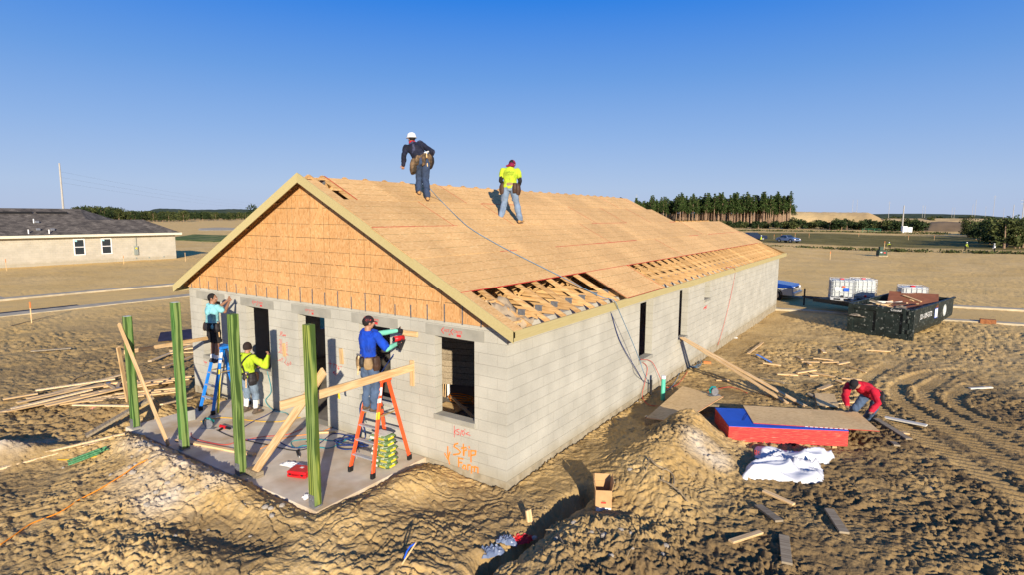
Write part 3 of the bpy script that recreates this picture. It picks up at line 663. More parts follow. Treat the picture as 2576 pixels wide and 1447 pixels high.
# interior furniture of the shell: stacked lumber wall, leaning sticks, pipe
def boards(name, label, cat, group, lst, m=None, root=None): pass
# ================================================================== PORCH: posts, braces, cleats
def post_mat(name, seed):
    m = bpy.data.materials.new(name); m.use_nodes = True; t = m.node_tree; b = t.nodes['Principled BSDF']; b.inputs['Roughness'].default_value = .7; b.inputs['Specular IOR Level'].default_value = .25
    tc = t.nodes.new('ShaderNodeTexCoord'); mp = t.nodes.new('ShaderNodeMapping'); mp.inputs['Scale'].default_value = (1, 1, .09); mp.inputs['Location'].default_value = (seed*3.7, seed*1.3, seed*.4); _lnk(t, tc.outputs['Object'], mp.inputs[0])
    wv = t.nodes.new('ShaderNodeTexWave'); wv.wave_type = 'RINGS'; wv.rings_direction = 'Z'; wv.inputs['Scale'].default_value = 7; wv.inputs['Distortion'].default_value = 7; wv.inputs['Detail'].default_value = 3; wv.inputs['Detail Scale'].default_value = 1.2; _lnk(t, mp.outputs[0], wv.inputs['Vector'])
    cr = t.nodes.new('ShaderNodeValToRGB'); e = cr.color_ramp.elements; e[0].position = .25; e[0].color = (.045, .085, .02, 1); e[1].position = .8; e[1].color = (.19, .26, .08, 1); x = e.new(.5); x.color = (.115, .185, .045, 1)
    _lnk(t, wv.outputs[0], cr.inputs[0])
    n = t.nodes.new('ShaderNodeTexNoise'); n.inputs['Scale'].default_value = 5; n.inputs['Detail'].default_value = 5; _lnk(t, mp.outputs[0], n.inputs['Vector'])
    r2 = t.nodes.new('ShaderNodeValToRGB'); f = r2.color_ramp.elements; f[0].position = .42; f[0].color = (1, 1, 1, 1); f[1].position = .66
    f[1].color = ((.62, .92, .75, 1), (.45, 1.05, .7, 1), (.9, 1.0, .8, 1), (1.7, 1.25, .55, 1))[seed]; _lnk(t, n.outputs[0], r2.inputs[0])
    mu = t.nodes.new('ShaderNodeMixRGB'); mu.blend_type = 'MULTIPLY'; mu.inputs[0].default_value = 1; _lnk(t, cr.outputs[0], mu.inputs[1]); _lnk(t, r2.outputs[0], mu.inputs[2]); _lnk(t, mu.outputs[0], b.inputs['Base Color'])
    return m
M_cutw = mat('post_top', (.52, .55, .50), .8, .1, 8)
plabels = ['green treated post nearest the lumber pile, shortest of the four, crossed by two boards', 'green treated post between the shortest post and the blue ladder', 'green treated post standing in front of the worker in suspenders', 'yellow streaked green post at the near right corner of the slab']
for i, (x, h) in enumerate(((-8.13, 2.46), (-6.07, 2.94), (-4.11, 2.91), (-2.035, 2.955))):
    t = thing('porch_post', plabels[i], 'post', (x, -2.43, 0), [.02, -.03, .04, 0][i], 'green posts along the porch slab')
    mb = MB(); q = .07
    mb.box((-q, -q, .035), (q, q, h)); mb.build('timber', post_mat('treated_%d' % i, i), t, bev=.006)
    if i < 2: MB().box((-q+.01, -q+.01, h+.001), (q-.01, q-.01, h+.005)).build('cut_top', M_cutw, t)
    mb = MB(); mb.box((-q-.004, -q-.004, .002), (q+.004, q+.004, .03)); 
    for s_ in (-1, 1): mb.box((-q, s_*(q+.003)-.002, .0), (q, s_*(q+.003)+.002, .22)); 
    mb.build('base_bracket', M_steel, t)
    for s_ in (-1, 1): MB().lathe([(.008, 0), (.008, .012)], 6, Matrix.Translation((s_*.03, -q-.004, .14)) @ Matrix.Rotation(R_(90), 4, 'X')).build('bolt', M_steel, t)
def plank(name, a, b, w_, t_, m, label, cat='board', group=None, up=(0, 0, 1)):
    a = Vector(a); b = Vector(b); mb = MB(); L = (b-a).length
    mb.box((0, -w_/2, -t_/2), (L, w_/2, t_/2)); o = mb.build(name, m, bev=.003)
    d = (b-a).normalized(); upv = Vector(up); sy = upv.cross(d)
    if sy.length < 1e-3: sy = Vector((1, 0, 0)).cross(d)
    sy.normalize(); u = d.cross(sy)
    o.matrix_world = Matrix(((d.x, sy.x, u.x, a.x), (d.y, sy.y, u.y, a.y), (d.z, sy.z, u.z, a.z), (0, 0, 0, 1)))
    tag(o, label, cat, group); return o
plank('brace_board', (-8.27, -2.54, 2.30), (-6.48, -2.54, .02), .09, .038, M_lumber, 'pale board leaning across the shortest green post down to the slab', group='braces on the porch posts', up=(0, 1, 0))
plank('brace_board', (-8.42, -2.33, 1.55), (-9.55, -.03, 1.47), .09, .038, M_lumber, 'pale board running level from the shortest post back to the block wall', group='braces on the porch posts', up=(1, 0.6, 0)) if False else None
pa = ony(313, 888, -2.34); pb = ony(528, 851, -.03)
plank('brace_board', pa, pb, .09, .038, M_lumber, 'level pale board from the shortest post back to the block wall', group='braces on the porch posts', up=(1, .8, 0))
pa = onx(705, 1022, -2.13); pb = ony(1040, 925, -.04)
plank('brace_board', pa, pb, .14, .038, M_lumber, 'long pale board from the yellow streaked corner post to the block wall', group='braces on the porch posts', up=(1, .1, 0))
pa = ony(640, 1190, -2.34); pb = ony(815, 935, -2.34)
plank('brace_board', pa, pb, .14, .038, M_lumber, 'sloping pale board wedged on a block behind the corner post', group='braces on the porch posts', up=(0, 1, 0))
plank('wood_block', (-4.02, -2.33, .06), (-3.68, -2.33, .06), .14, .1, M_weath, 'short weathered wood block under the sloping brace', 'wood block')
plank('brace_board', (-9.7, -1.9, .05), (-9.25, -2.2, 1.6), .09, .038, M_lumber, 'short upright board standing in the sand behind the shortest post', up=(1, .4, 0), group='braces on the porch posts')
for (px0, py0, px1, py1, w_, lb) in ((1012, 838, 1050, 843, .10, 'short level board nailed to the block wall right of the blue shirted worker'), (1036, 908, 1037, 972, .09, 'upright cleat on the block wall at the end of the long brace'),
        (713, 865, 716, 898, .09, 'upright cleat on the block wall between red marks'), (857, 878, 860, 917, .09, 'upright cleat on the block wall right of the door opening')):
    plank('wall_cleat', ony(px0, py0, -.021), ony(px1, py1, -.021), w_, .038, M_lumber, lb, 'board', 'cleats nailed to the block wall', up=(0, 1, 0))
# loose boards lying on the slab
plank('board', onz(445, 1108, .02), onz(640, 1145, .02), .09, .038, M_lumber, 'long board lying on the slab between the middle posts', group='boards on the slab')
plank('board', onz(790, 1090, .02), onz(845, 1088, .02), .06, .038, M_lumber, 'short offcut lying on the slab behind the corner post', group='boards on the slab')

# ------------------------------------------------------------------ ladders
def ladder(name, label, base, rz_, wb, wt, H, spread, m_rail, back=.0, steps=6, m_back=None):
    t = thing(name, label, 'stepladder', base, rz_, 'stepladders on the porch')
    topf = Vector((0, -.05, H)); tr = .05
    def rail(s_, y0, y1, nm, m, r=.032):
        mb = MB(); a = Vector((s_*wb/2, y0, .06)); b = Vector((s_*wt/2, y1, H-.03))
        mb.bar(a, b, .028, .075, (0, 1, 0)); d = (b-a); 
        o = mb.build(nm, m, t, bev=.004); return a, b
    fr = [rail(s_, -spread/2, -.09, 'rail', m_rail) for s_ in (-1, 1)]
    rr_ = [rail(s_, spread/2, .09, 'rail', m_rail) for s_ in (-1, 1)]
    for a, b in fr+rr_: MB().box((a.x-.028, a.y-.045, 0), (a.x+.028, a.y+.045, .10)).build('foot', M_black, t, bev=.006)
    for k in range(steps):
        f = (k+1)/(steps+1); l = fr[0][0].lerp(fr[0][1], f); r = fr[1][0].lerp(fr[1][1], f)
        MB().box((l.x+.01, l.y-.045, l.z-.012), (r.x-.01, l.y+.045, l.z+.012)).build('step', M_alu, t, bev=.004)
        if k in (0, 2, 4):
            mb = MB(); c = Vector((l.x, l.y+.03, l.z-.01)); mb.bar(c, (l.x+.06, l.y+.02, l.z-.09), .02, .004); mb.bar((r.x, r.y+.03, r.z-.01), (r.x-.06, r.y+.02, r.z-.09), .02, .004); mb.build('step_brace', M_alu, t)
    for k in range(steps-1):
        f = (k+1)/(steps+1)+.02; l = rr_[0][0].lerp(rr_[0][1], f); r = rr_[1][0].lerp(rr_[1][1], f)
        MB().bar((l.x, l.y+.02, l.z), (r.x, l.y+.02, l.z), .012, .035, (0, 0, 1)).build('rear_rung', M_alu, t)
    MB().box((-wt/2-.05, -.14, H-.03), (wt/2+.05, .14, H+.03)).build('top_cap', M_black if back else m_rail, t, bev=.012)
    for s_ in (-1, 1):
        a = fr[0 if s_ < 0 else 1]; b = rr_[0 if s_ < 0 else 1]; p = a[0].lerp(a[1], .62); q = b[0].lerp(b[1], .62)
        MB().bar(p, q, .006, .025, (0, 0, 1)).build('spreader', mat_brass, t)
    # stickers on the right front rail
    a, b = fr[1]; d = (b-a)
    for f0, f1, mm in ((.86, .95, M_white), (.78, .83, M_white), (.60, .68, M_yel)):
        p = a+d*f0; q = a+d*f1; mb = MB(); mb.bar(p+Vector((0, -.0395, 0)), q+Vector((0, -.0395, 0)), .022, .003, (0, 1, 0)); mb.build('sticker', mm, t)
        mb = MB(); mb.bar(p+Vector((.0155, 0, 0)), q+Vector((.0155, 0, 0)), .003, .05, (0, 1, 0)); mb.build('sticker', mm, t)
    return t
M_alu = mat('aluminium', (.55, .56, .57), .4, .08, 12, metal=.5); mat_brass = mat('brass', (.42, .30, .12), .5, .1, metal=.5); M_yel = mat('yellow', (.75, .60, .03), .6, .1)
M_lado = mat('ladder_orange', (.80, .10, .025), .45, .06, 6, col2=(.62, .12, .05), c2=(.55, .75), c2scale=9); M_ladb = mat('ladder_blue', (.015, .20, .68), .45, .08, 6)
ladder('stepladder', 'orange stepladder under the blue shirted worker beside the green bags', (-2.32, -.76, 0), 0.04, .56, .30, 1.66, .96, M_lado, back=0, steps=5)
L2 = ladder('stepladder', 'blue stepladder under the man in the aqua shirt', (-7.82, -.58, 0), 0.0, .54, .30, 1.50, .90, M_ladb, steps=4)
# yellow fibre level leaning inside the blue ladder
plank('level', onz(548, 1040, .02), (-7.72, -.70, 1.1), .025, .06, M_yel, 'yellow spirit level leaning inside the blue ladder', 'level', up=(1, 0, 0))

# ------------------------------------------------------------------ bags, tool case, saws, cords on the slab
M_bag = mat('bag_green', (.13, .21, .075), .65, .12, 6, col2=(.55, .55, .48), c2=(.60, .66), c2scale=9); M_bagw = mat('bag_white', (.70, .70, .62), .6, .1, 9)
def bag(z, dx, rz_, lab):
    t = thing('mortar_bag', lab, 'bag', (-2.24+dx, -.74, z), rz_, 'stack of green mortar bags')
    N = 14; mb = MB(); vs = []; fs = []
    prof = []
    for i in range(N+1):
        for j in range(N+1):
            u = -1+2*i/N; v = -1+2*j/N
            pass
    L, W_, H_ = .21, .155, .105
    for sgn in (0, 1):
        for i in range(N+1):
            for j in range(N+1):
                u = -1+2*i/N; v = -1+2*j/N; k = (1-abs(u)**6)*(1-abs(v)**5); k = max(k, 0)**.5
                z_ = H_/2+(k*H_/2*(1 if sgn else -1))+.006*math.sin(u*7+v*4+z*30)*k
                vs.append((u*L*(1-.03*(1-k)), v*W_*(1-.05*(1-k)), z_))
    n1 = (N+1)*(N+1)
    for s_ in (0, 1):
        for i in range(N):
            for j in range(N): fs.append(tuple(s_*n1+q for q in (i*(N+1)+j, (i+1)*(N+1)+j, (i+1)*(N+1)+j+1, i*(N+1)+j+1)))
    for i in range(N):
        for (a, b_) in (((i, 0), (i+1, 0)), ((i, N), (i+1, N)), ((0, i), (0, i+1)), ((N, i), (N, i+1))):
            p = a[0]*(N+1)+a[1]; q = b_[0]*(N+1)+b_[1]; fs.append((p, q, q+n1, p+n1))
    mb.add(vs, fs); mb.build('sack', M_bag, t, smooth=True)
    MB().box((-.16, -.12, H_+.001), (.14, .12, H_+.006)).build('top_label', M_bagw, t, bev=.002)
    MB().box((.02, -W_-.001, .04), (.16, -W_+.012, .075)).build('side_label', mat('bag_yellow', (.45, .40, .05), .7) if 'bag_yellow' not in MATS else MATS['bag_yellow'], t)
    MB().box((-.17, -W_-.001, .03), (-.04, -W_+.012, .07)).build('side_label', M_bagw, t)
    MB().box((L-.012, -.08, .035), (L+.001, .06, .07)).build('side_label', M_yel, t)
names = ['bottom', 'second from the bottom', 'third from the bottom', 'third from the top', 'second from the top', 'topmost']
for k in range(6): bag(.004+.104*k, [.0, .02, -.01, .015, -.02, -.03][k], [.05, .12, .02, .1, .0, .08][k], 'green mortar bag, %s of the stack beside the orange ladder' % names[k])
t = thing('tool_case', 'red plastic tool case lying at the foot of the corner post', 'tool case', onz(757, 1196, 0), .35)
mb = MB(); mb.box((-.19, -.15, .004), (.19, .15, .06)); mb.build('tray', M_red, t, bev=.015)
mb = MB(); mb.box((-.19, -.15, .064), (.19, .15, .12)); mb.build('lid', M_red, t, bev=.018)
mb = MB(); mb.tube([(-.07, -.15, .06), (-.06, -.19, .062), (.06, -.19, .062), (.07, -.15, .06)], .01); mb.build('handle', M_red, t)
for s_ in (-1, 1): MB().box((s_*.12-.02, -.158, .05), (s_*.12+.02, -.149, .08)).build('latch', M_black, t)
MB().box((-.03, .02, .1205), (.03, .07, .1225)).build('badge', M_white, t)
def crumple(name, label, cat, c, sx, sy, h, m, seed, rz_=0, nx=14, ny=12):
    rn = random.Random(seed); mb = MB(); vs = []
    ph = [rn.uniform(0, 6) for _ in range(8)]
    for i in range(nx+1):
        for j in range(ny+1):
            u = i/nx*2-1; v = j/ny*2-1; rr2 = 1+.18*math.sin(3*math.atan2(v, u)+ph[0])
            z = h*(.25+.5*abs(math.sin(u*5+v*2+ph[1]))*abs(math.cos(v*6-u*2+ph[2]))+.3*rn.random())*(1-max(abs(u), abs(v))**4*.85)
            vs.append((u*sx*rr2+rn.uniform(-.02, .02)*sx, v*sy*rr2+rn.uniform(-.02, .02)*sy, z))
    mb.add(vs, [(i*(ny+1)+j, (i+1)*(ny+1)+j, (i+1)*(ny+1)+j+1, i*(ny+1)+j+1) for i in range(nx) for j in range(ny)])
    o = mb.build(name, m); o.location = c; o.rotation_euler = (0, 0, rz_); sm = o.modifiers.new('s', 'SOLIDIFY'); sm.thickness = .003; tag(o, label, cat); return o
crumple('plastic_wrap', 'crumpled white plastic beside the red tool case', 'plastic wrap', onz(735, 1172, .005), .2, .1, .05, M_white, 5, .2)
crumple('paper_cup_sleeve', 'small crumpled white paper at the foot of the corner post', 'paper', onz(773, 1252, .005), .06, .08, .05, M_white, 6)
tt = thing('caulk_tube', 'black caulking gun lying behind the corner post', 'caulking gun', onz(750, 1143, .03), -.5)
MB().tube([(-.15, 0, 0), (.12, 0, 0)], .025, 10).build('barrel', M_black, tt); MB().tube([(.12, 0, 0), (.17, 0, 0)], .008, 6).build('nozzle', M_white, tt); MB().bar((-.15, 0, 0), (-.22, .05, -.01), .02, .02).build('handle', M_black, tt)
# circular saws
M_teal = mat('tool_teal', (.0, .22, .22), .4, .1, 5)
def circ_saw(label, loc, rz_):
    t = thing('circular_saw', label, 'circular saw', loc, rz_)
    MB().box((-.15, -.07, .0), (.15, .07, .006)).build('base_plate', M_steel, t)
    MB().lathe([(.0, -.012), (.095, -.012), (.10, 0), (.095, .012), (.0, .012)], 20, Matrix.Translation((0, -.03, .10)) @ Matrix.Rotation(R_(90), 4, 'X'), cap=False).build('blade_guard', M_steel, t)
    MB().lathe([(.045, 0), (.055, .02), (.055, .12), (.04, .14)], 14, Matrix.Translation((0, -.01, .11)) @ Matrix.Rotation(R_(-90), 4, 'X')).build('motor', M_teal, t, smooth=False)
    MB().tube([(.05, .0, .14), (.02, .0, .21), (-.08, .0, .22), (-.14, .0, .15), (-.12, 0, .08), (-.05, 0, .08)], .02, 8).build('handle', M_teal, t)
    return t
circ_saw('teal circular saw lying on the porch slab near the second post', onz(527, 1078, .0), .5)
t = thing('nail_gun', 'red and black power tool lying on the slab behind the teal saw', 'power tool', onz(562, 1080, 0), .1)
MB().tube([(-.10, 0, .045), (.10, 0, .045)], .035, 10).build('body', M_red, t); MB().tube([(.10, 0, .045), (.22, 0, .05)], .03, 10).build('motor', M_black, t); MB().bar((.02, 0, .04), (.05, -.14, .02), .035, .03).build('grip', M_black, t)
t = thing('battery_box', 'grey box with a yellow label standing at the slab edge by the blue ladder', 'box', onz(476, 1057, 0), -.2)
MB().box((-.12, -.10, .0), (.12, .10, .24)).build('carton', mat('grey_box', (.30, .30, .28), .7), t, bev=.006); MB().box((-.09, -.1035, .03), (.05, -.1005, .16)).build('label_patch', M_yel, t); MB().box((-.125, -.105, .241), (.125, .105, .262)).build('lid', M_black, t, bev=.005)
# hoses and cords: smooth loops lying on a surface
def cord(label, pts, r, m, name='cord', cat='cord', wig=0.0, seed=1, n=10):
    P = spline([tuple(p) for p in pts], n); rn = random.Random(seed)
    o = MB().tube(P, r, 6).build(name, m, smooth=True); tag(o, label, cat); return o
def zpts(l, h=.012): return [tuple(onz(x, y, h)) for x, y in l]
M_hblue = mat('hose_navy', (.01, .03, .15), .5); M_hteal = mat('hose_teal', (.02, .28, .32), .5); M_hyel = mat('cord_yellow', (.72, .42, .02), .6); M_hred = mat('cord_red', (.55, .06, .04), .6); M_horg = mat('cord_orange', (.85, .28, .02), .6); M_hlb = mat('hose_sky_blue', (.12, .22, .32), .6)
cord('navy air hose snaking across the slab to the coil by the wall', zpts([(606, 1080), (640, 1060), (672, 1045), (690, 1030), (676, 1018), (640, 1020)]), .011, M_hblue, 'air_hose', 'air hose')
cord('navy air hose running across the middle of the slab', zpts([(618, 1107), (690, 1110), (740, 1128), (800, 1118), (840, 1092), (900, 1104), (918, 1105)]), .010, M_hblue, 'air_hose', 'air hose')
lp = []
for k in range(40):
    a = k*.62; lp.append((-3.55+.07*math.sin(k*.9)+.28*math.cos(a)*(1+.35*math.sin(k*1.7)), -.42+.05*math.cos(k*1.3)+.20*math.sin(a)*(1+.25*math.cos(k*.8)), .012+.002*k))
cord('tangled coil of navy air hose lying on the slab against the wall', lp, .011, M_hblue, 'air_hose', 'air hose', n=4)
cord('navy air hose hanging in a loop down the wall behind the orange ladder', [tuple(ony(990, 893, -.5)), tuple(ony(925, 990, -.35)), tuple(ony(905, 1030, -.2)), (-3.3, -.25, .15), (-3.45, -.4, .03)], .010, M_hblue, 'air_hose', 'air hose')
cord('teal hose looped on the slab behind the corner post', zpts([(960, 1090), (925, 1110), (880, 1105), (830, 1128), (770, 1122), (742, 1128), (735, 1112), (790, 1106), (850, 1110), (905, 1095)]), .009, M_hteal, 'air_hose', 'air hose')
cord('teal hose trailing from the window between the posts down the wall', [tuple(ony(672, 935, -.03)), tuple(ony(682, 985, -.04)), tuple(ony(668, 1010, -.05))]+zpts([(690, 1035), (720, 1040), (735, 1062)]), .008, M_hteal, 'air_hose', 'air hose')
cord('yellow extension cord crossing the slab behind the third post', zpts([(505, 1062), (560, 1052), (640, 1060), (700, 1062), (760, 1050), (790, 1042)]), .008, M_hyel)
cord('yellow extension cord trailing over the sand left of the slab', [tuple(ong(x, y, .03)) for x, y in [(505, 1062), (470, 1088), (400, 1095), (330, 1105), (262, 1103), (258, 1130), (240, 1150), (150, 1158), (110, 1146), (60, 1148)]], .010, M_hyel)
cord('red cord looping round the teal saw on the slab', zpts([(480, 1090), (490, 1105), (560, 1120), (600, 1112), (660, 1100), (720, 1095), (760, 1080)]), .007, M_hred)
cord('orange cord lying along the slab toward the wall', zpts([(655, 1130), (720, 1102), (800, 1090), (850, 1070), (880, 1062)]), .007, M_horg)
cord('black cord curling under the middle posts', zpts([(545, 1083), (570, 1095), (600, 1105), (680, 1122), (745, 1135), (790, 1122), (770, 1112)]), .008, M_black)
cord('orange extension cord stretched over the sand at the bottom left', [tuple(ong(x, y, .06)) for x, y in [(0, 1372), (40, 1345), (80, 1318), (150, 1290), (200, 1258), (250, 1232), (310, 1195), (345, 1170), (372, 1158)]], .011, M_horg)

# ------------------------------------------------------------------ writing on the blocks
def strokes(name, label, m, lines, w_, plane='y', k=-.0035, parent=None):
    mb = MB()
    for L in lines:
        P = [ony(x, y, k) if plane == 'y' else onx(x, y, k) for x, y in L]
        n_ = Vector((0, -1, 0)) if plane == 'y' else Vector((1, 0, 0))
        for i in range(len(P)-1):
            a, b_ = P[i], P[i+1]; d = b_-a
            if d.length < 1e-5: continue
            d.normalize(); s_ = d.cross(n_)*w_/2; e = d*w_*.35; strokes.c = getattr(strokes, 'c', 0)+1; o_ = n_*(.00011*(strokes.c % 23))
            mb.add([a-s_-e+o_, b_-s_+e+o_, b_+s_+e+o_, a+s_-e+o_], [(0, 1, 2, 3)])
    o = mb.build(name, m, parent or house)
    if label: o['label'] = label
    return o
def K(ox, oy, sc): return lambda *pts: [((ox+x/sc)/1.5497, (oy+y/sc)/1.5497) for x, y in pts]
c3 = K(1000, 1100, 1.608)
g1 = [c3((1199, 1035), (1199, 1090), (1210, 1145)), c3((1180, 1078), (1200, 1115), (1212, 1070)),
      c3((1262, 1015), (1243, 1020), (1238, 1035), (1262, 1050), (1280, 1068), (1270, 1080), (1235, 1085)), c3((1297, 1020), (1297, 1090)), c3((1285, 1045), (1315, 1040)), c3((1300, 1090), (1302, 1060), (1318, 1055)),
      c3((1332, 1060), (1332, 1095)), c3((1333, 1035), (1334, 1042)), c3((1345, 1130), (1345, 1060), (1375, 1062), (1372, 1085), (1347, 1090)),
      c3((1268, 1105), (1268, 1160)), c3((1265, 1105), (1295, 1112)), c3((1266, 1132), (1288, 1136)), c3((1300, 1150), (1292, 1165), (1300, 1180), (1312, 1172), (1310, 1155), (1300, 1150)),
      c3((1325, 1180), (1325, 1150), (1340, 1150)), c3((1348, 1200), (1348, 1160), (1366, 1165), (1366, 1190), (1368, 1160), (1388, 1168), (1388, 1198))]
strokes('spray_writing', 'orange spray writing with a down arrow', M_orangep, g1, .028)
g2 = [c3((1240, 905), (1240, 975)), c3((1252, 928), (1240, 945), (1252, 955)), c3((1272, 925), (1258, 928), (1256, 940), (1270, 945), (1270, 958), (1256, 960)), c3((1278, 965), (1286, 930)), c3((1292, 935), (1288, 955), (1298, 965), (1305, 950), (1298, 935), (1290, 940)), c3((1305, 925), (1307, 932)),
      c3((1340, 965), (1312, 955), (1330, 945))]
strokes('crayon_writing', None, M_redp, g2, .012)
kr = K(1050, 1280, 6.5767)
g3 = [kr((270, 110), (330, 105), (335, 140), (290, 160), (340, 210)), kr((305, 110), (270, 210)), kr((345, 185), (365, 175), (350, 205), (375, 205)), kr((385, 180), (375, 205), (400, 180), (400, 205)), kr((405, 185), (415, 200), (425, 180), (410, 225))]
for yy in range(300, 640, 34): g3.append(kr((255+(yy % 3)*8, yy), (325, yy+18)))
for yy in range(380, 620, 42): g3.append(kr((432, yy), (465, yy+8)))
g3 += [kr((230, 625), (490, 705)), kr((390, 635), (460, 660)),
       kr((195, 700), (200, 800), (215, 850), (240, 840)), kr((265, 815), (260, 840), (285, 845), (285, 815), (265, 815)), kr((325, 770), (322, 870)), kr((300, 800), (355, 800)),
       kr((395, 760), (430, 780), (430, 830), (390, 890), (460, 970)), kr((480, 870), (460, 930), (480, 970), (505, 940), (480, 920)), kr((540, 870), (520, 920), (540, 950), (560, 910), (540, 870))]
strokes('crayon_writing', None, M_redp, g3, .010)
g4 = [kr((1557, 820), (1557, 1030)), kr((1520, 900), (1610, 930)), kr((1650, 910), (1655, 1030)), kr((1665, 930), (1735, 960), (1705, 1055)), kr((1775, 985), (1755, 1040), (1785, 1075), (1795, 1040), (1765, 1035)), kr((1815, 985), (1815, 1005)), kr((1850, 985), (1845, 1005)), kr((1755, 1190), (1630, 1140)), kr((1705, 1105), (1630, 1140), (1710, 1225))]
strokes('crayon_writing', None, M_redp, g4, .013)
kg = K(700, 1080, 3.6175)
g5 = [kg((335, 1190), (380, 1210), (365, 1240)), kg((345, 1215), (385, 1212)), kg((440, 1200), (425, 1220), (445, 1235), (430, 1260))]
strokes('crayon_writing', None, M_redp, g5, .011)
# red stencil mark with two left-pointing chevrons on each lintel
fnt = None
def text_mesh(s_, size, name, m, M, parent, ext=.0008):
    cu = bpy.data.curves.new(name, 'FONT'); cu.body = s_; cu.size = size; cu.extrude = ext; cu.align_x = 'CENTER'; cu.align_y = 'CENTER'
    ob = bpy.data.objects.new(name, cu); COL.objects.link(ob); dg = bpy.context.evaluated_depsgraph_get(); me = bpy.data.meshes.new_from_object(ob.evaluated_get(dg)); bpy.data.objects.remove(ob)
    me.transform(M); me.materials.clear(); me.materials.append(m); o = bpy.data.objects.new(name, me); COL.objects.link(o); o.parent = parent; return o
MY = lambda x, y, z: Matrix.Translation((x, y, z)) @ Matrix.Rotation(R_(90), 4, 'X')
for (xc, sc) in ((-1.22, 1.0), (-3.32, .9), (-5.25, .6), (-7.2, .85)):
    mb = MB()
    for dx in (-.24*sc, -.02*sc):
        for sgn in (-1, 1): mb.bar((xc+dx, -.0062, 2.535), (xc+dx+.06*sc, -.0062, 2.535+sgn*.055*sc), .001, .016*sc, (0, 0, 1))
    mb.build('stencil_mark', M_redp, house)
    text_mesh('AST', .075*sc, 'stencil_text', M_redp, MY(xc-.11*sc, -.0066, 2.54), house); text_mesh('CRETE', .07*sc, 'stencil_text', M_redp, MY(xc+.15*sc, -.0066, 2.54), house)
    text_mesh('8F', .05*sc, 'stencil_text', M_redp, MY(xc-.04*sc, -.0066, 2.475), house)
    MB().box((xc+.12*sc, -.0068, 2.455), (xc+.22*sc, -.0058, 2.50)).build('stencil_mark', M_redp, house)
ks = K(2400, 950, 3.617)
strokes('crayon_writing', None, M_redp, [ks((1240, 930), (1290, 880)), ks((1250, 905), (1285, 915)), ks((1270, 880), (1265, 935))], .03, 'x', .004)
# green string hung on the scaffold line, yellow spring clamp on the long brace
t = thing('spring_clamp', 'small yellow and black clamp hanging from the long brace board', 'clamp', (onx(852, 993, -2.13)+(ony(852, 993, -.04)-onx(852, 993, -2.13))*.42), 0)
MB().bar((0, 0, .03), (.015, 0, -.09), .02, .03).build('jaw', M_yel, t); MB().bar((-.02, 0, .02), (-.01, 0, -.07), .02, .02).build('grip', M_black, t)
# ------------------------------------------------------------------ inside the shell, seen through the openings
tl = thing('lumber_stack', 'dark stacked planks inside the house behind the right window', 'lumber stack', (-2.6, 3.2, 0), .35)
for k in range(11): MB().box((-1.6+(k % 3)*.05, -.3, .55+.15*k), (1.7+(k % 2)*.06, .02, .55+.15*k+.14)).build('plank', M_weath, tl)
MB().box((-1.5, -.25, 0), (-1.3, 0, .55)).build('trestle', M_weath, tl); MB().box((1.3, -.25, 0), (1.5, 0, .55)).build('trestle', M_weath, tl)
P0 = onz(1129, 1002, .01)
o = MB().tube([P0, (P0.x, P0.y, .62)], .045, 12).build('drain_pipe', M_white); tag(o, 'white plastic pipe standing up inside the right window', 'pipe')
for k in range(3): plank('batten', (P0.x-.12-.07*k, P0.y, .0), (P0.x-.20-.08*k, P0.y+.15, .75-.12*k), .02, .04, M_lumber, ['right', 'middle', 'left'][k]+' one of three thin battens leaning inside the right window', 'batten', 'battens inside the right window')
plank('board', onz(1136, 1000, .15), onz(1192, 1052, .15), .07, .038, M_lumber_y, 'pale board sloping to the floor inside the right window')
C0 = onz(1160, 1012, .02)
lp = [(C0.x+.35*math.cos(a*.7)*(1+.1*math.sin(a)), C0.y+.2*math.sin(a*.7), .02+.006*a) for a in range(28)]
cord('coil of orange cord heaped inside the right window', lp, .012, M_horg)
C1 = onz(1130, 1030, .02); o = MB().box((-.35, -.3, 0), (.35, .3, .02)).build('floor_sheet', M_osb_pale); o.location = (C1.x, C1.y, .03); tag(o, 'tan sheet offcut on the floor inside the right window', 'sheet')
plank('board', (-7.4, 1.0, 1.55), (-6.5, .35, 1.75), .09, .038, M_lumber, 'board crossing inside the second window from the left')
# ================================================================== PEOPLE
def loft(mb, rings, n=16):
    """rings: (centre, axis x * a, axis y * b)"""
    base = len(mb.v)
    for c, ax, ay in rings:
        c = Vector(c); ax = Vector(ax); ay = Vector(ay)
        for k in range(n):
            a = 2*math.pi*k/n; mb.v.append(tuple(c+ax*math.cos(a)+ay*math.sin(a)))
    for i in range(len(rings)-1):
        for k in range(n):
            a = base+i*n+k; b = base+i*n+(k+1) % n; mb.f.append((a, b, b+n, a+n))
    mb.f.append(tuple(base+k for k in range(n))[::-1]); mb.f.append(tuple(base+(len(rings)-1)*n+k for k in range(n)))
def limb(mb, a, ra, b, rb, n=12, fa=1.0):
    """tapered limb with round ends"""
    a = Vector(a); b = Vector(b); d = (b-a); L = max(d.length, 1e-4); d.normalize(); pu = d.orthogonal().normalized(); v2 = d.cross(pu); R = []
    for t in (-.98, -.7, -.3): R.append((a+d*ra*t, ra*math.sqrt(1-t*t)))
    for t in (.0, .33, .66, 1.0): R.append((a+d*L*t, ra+(rb-ra)*t+(.06*ra*math.sin(math.pi*t)*fa)))
    for t in (.3, .7, .98): R.append((b+d*rb*t, rb*math.sqrt(1-t*t)))
    loft(mb, [(c, pu*r, v2*r) for c, r in R], n)
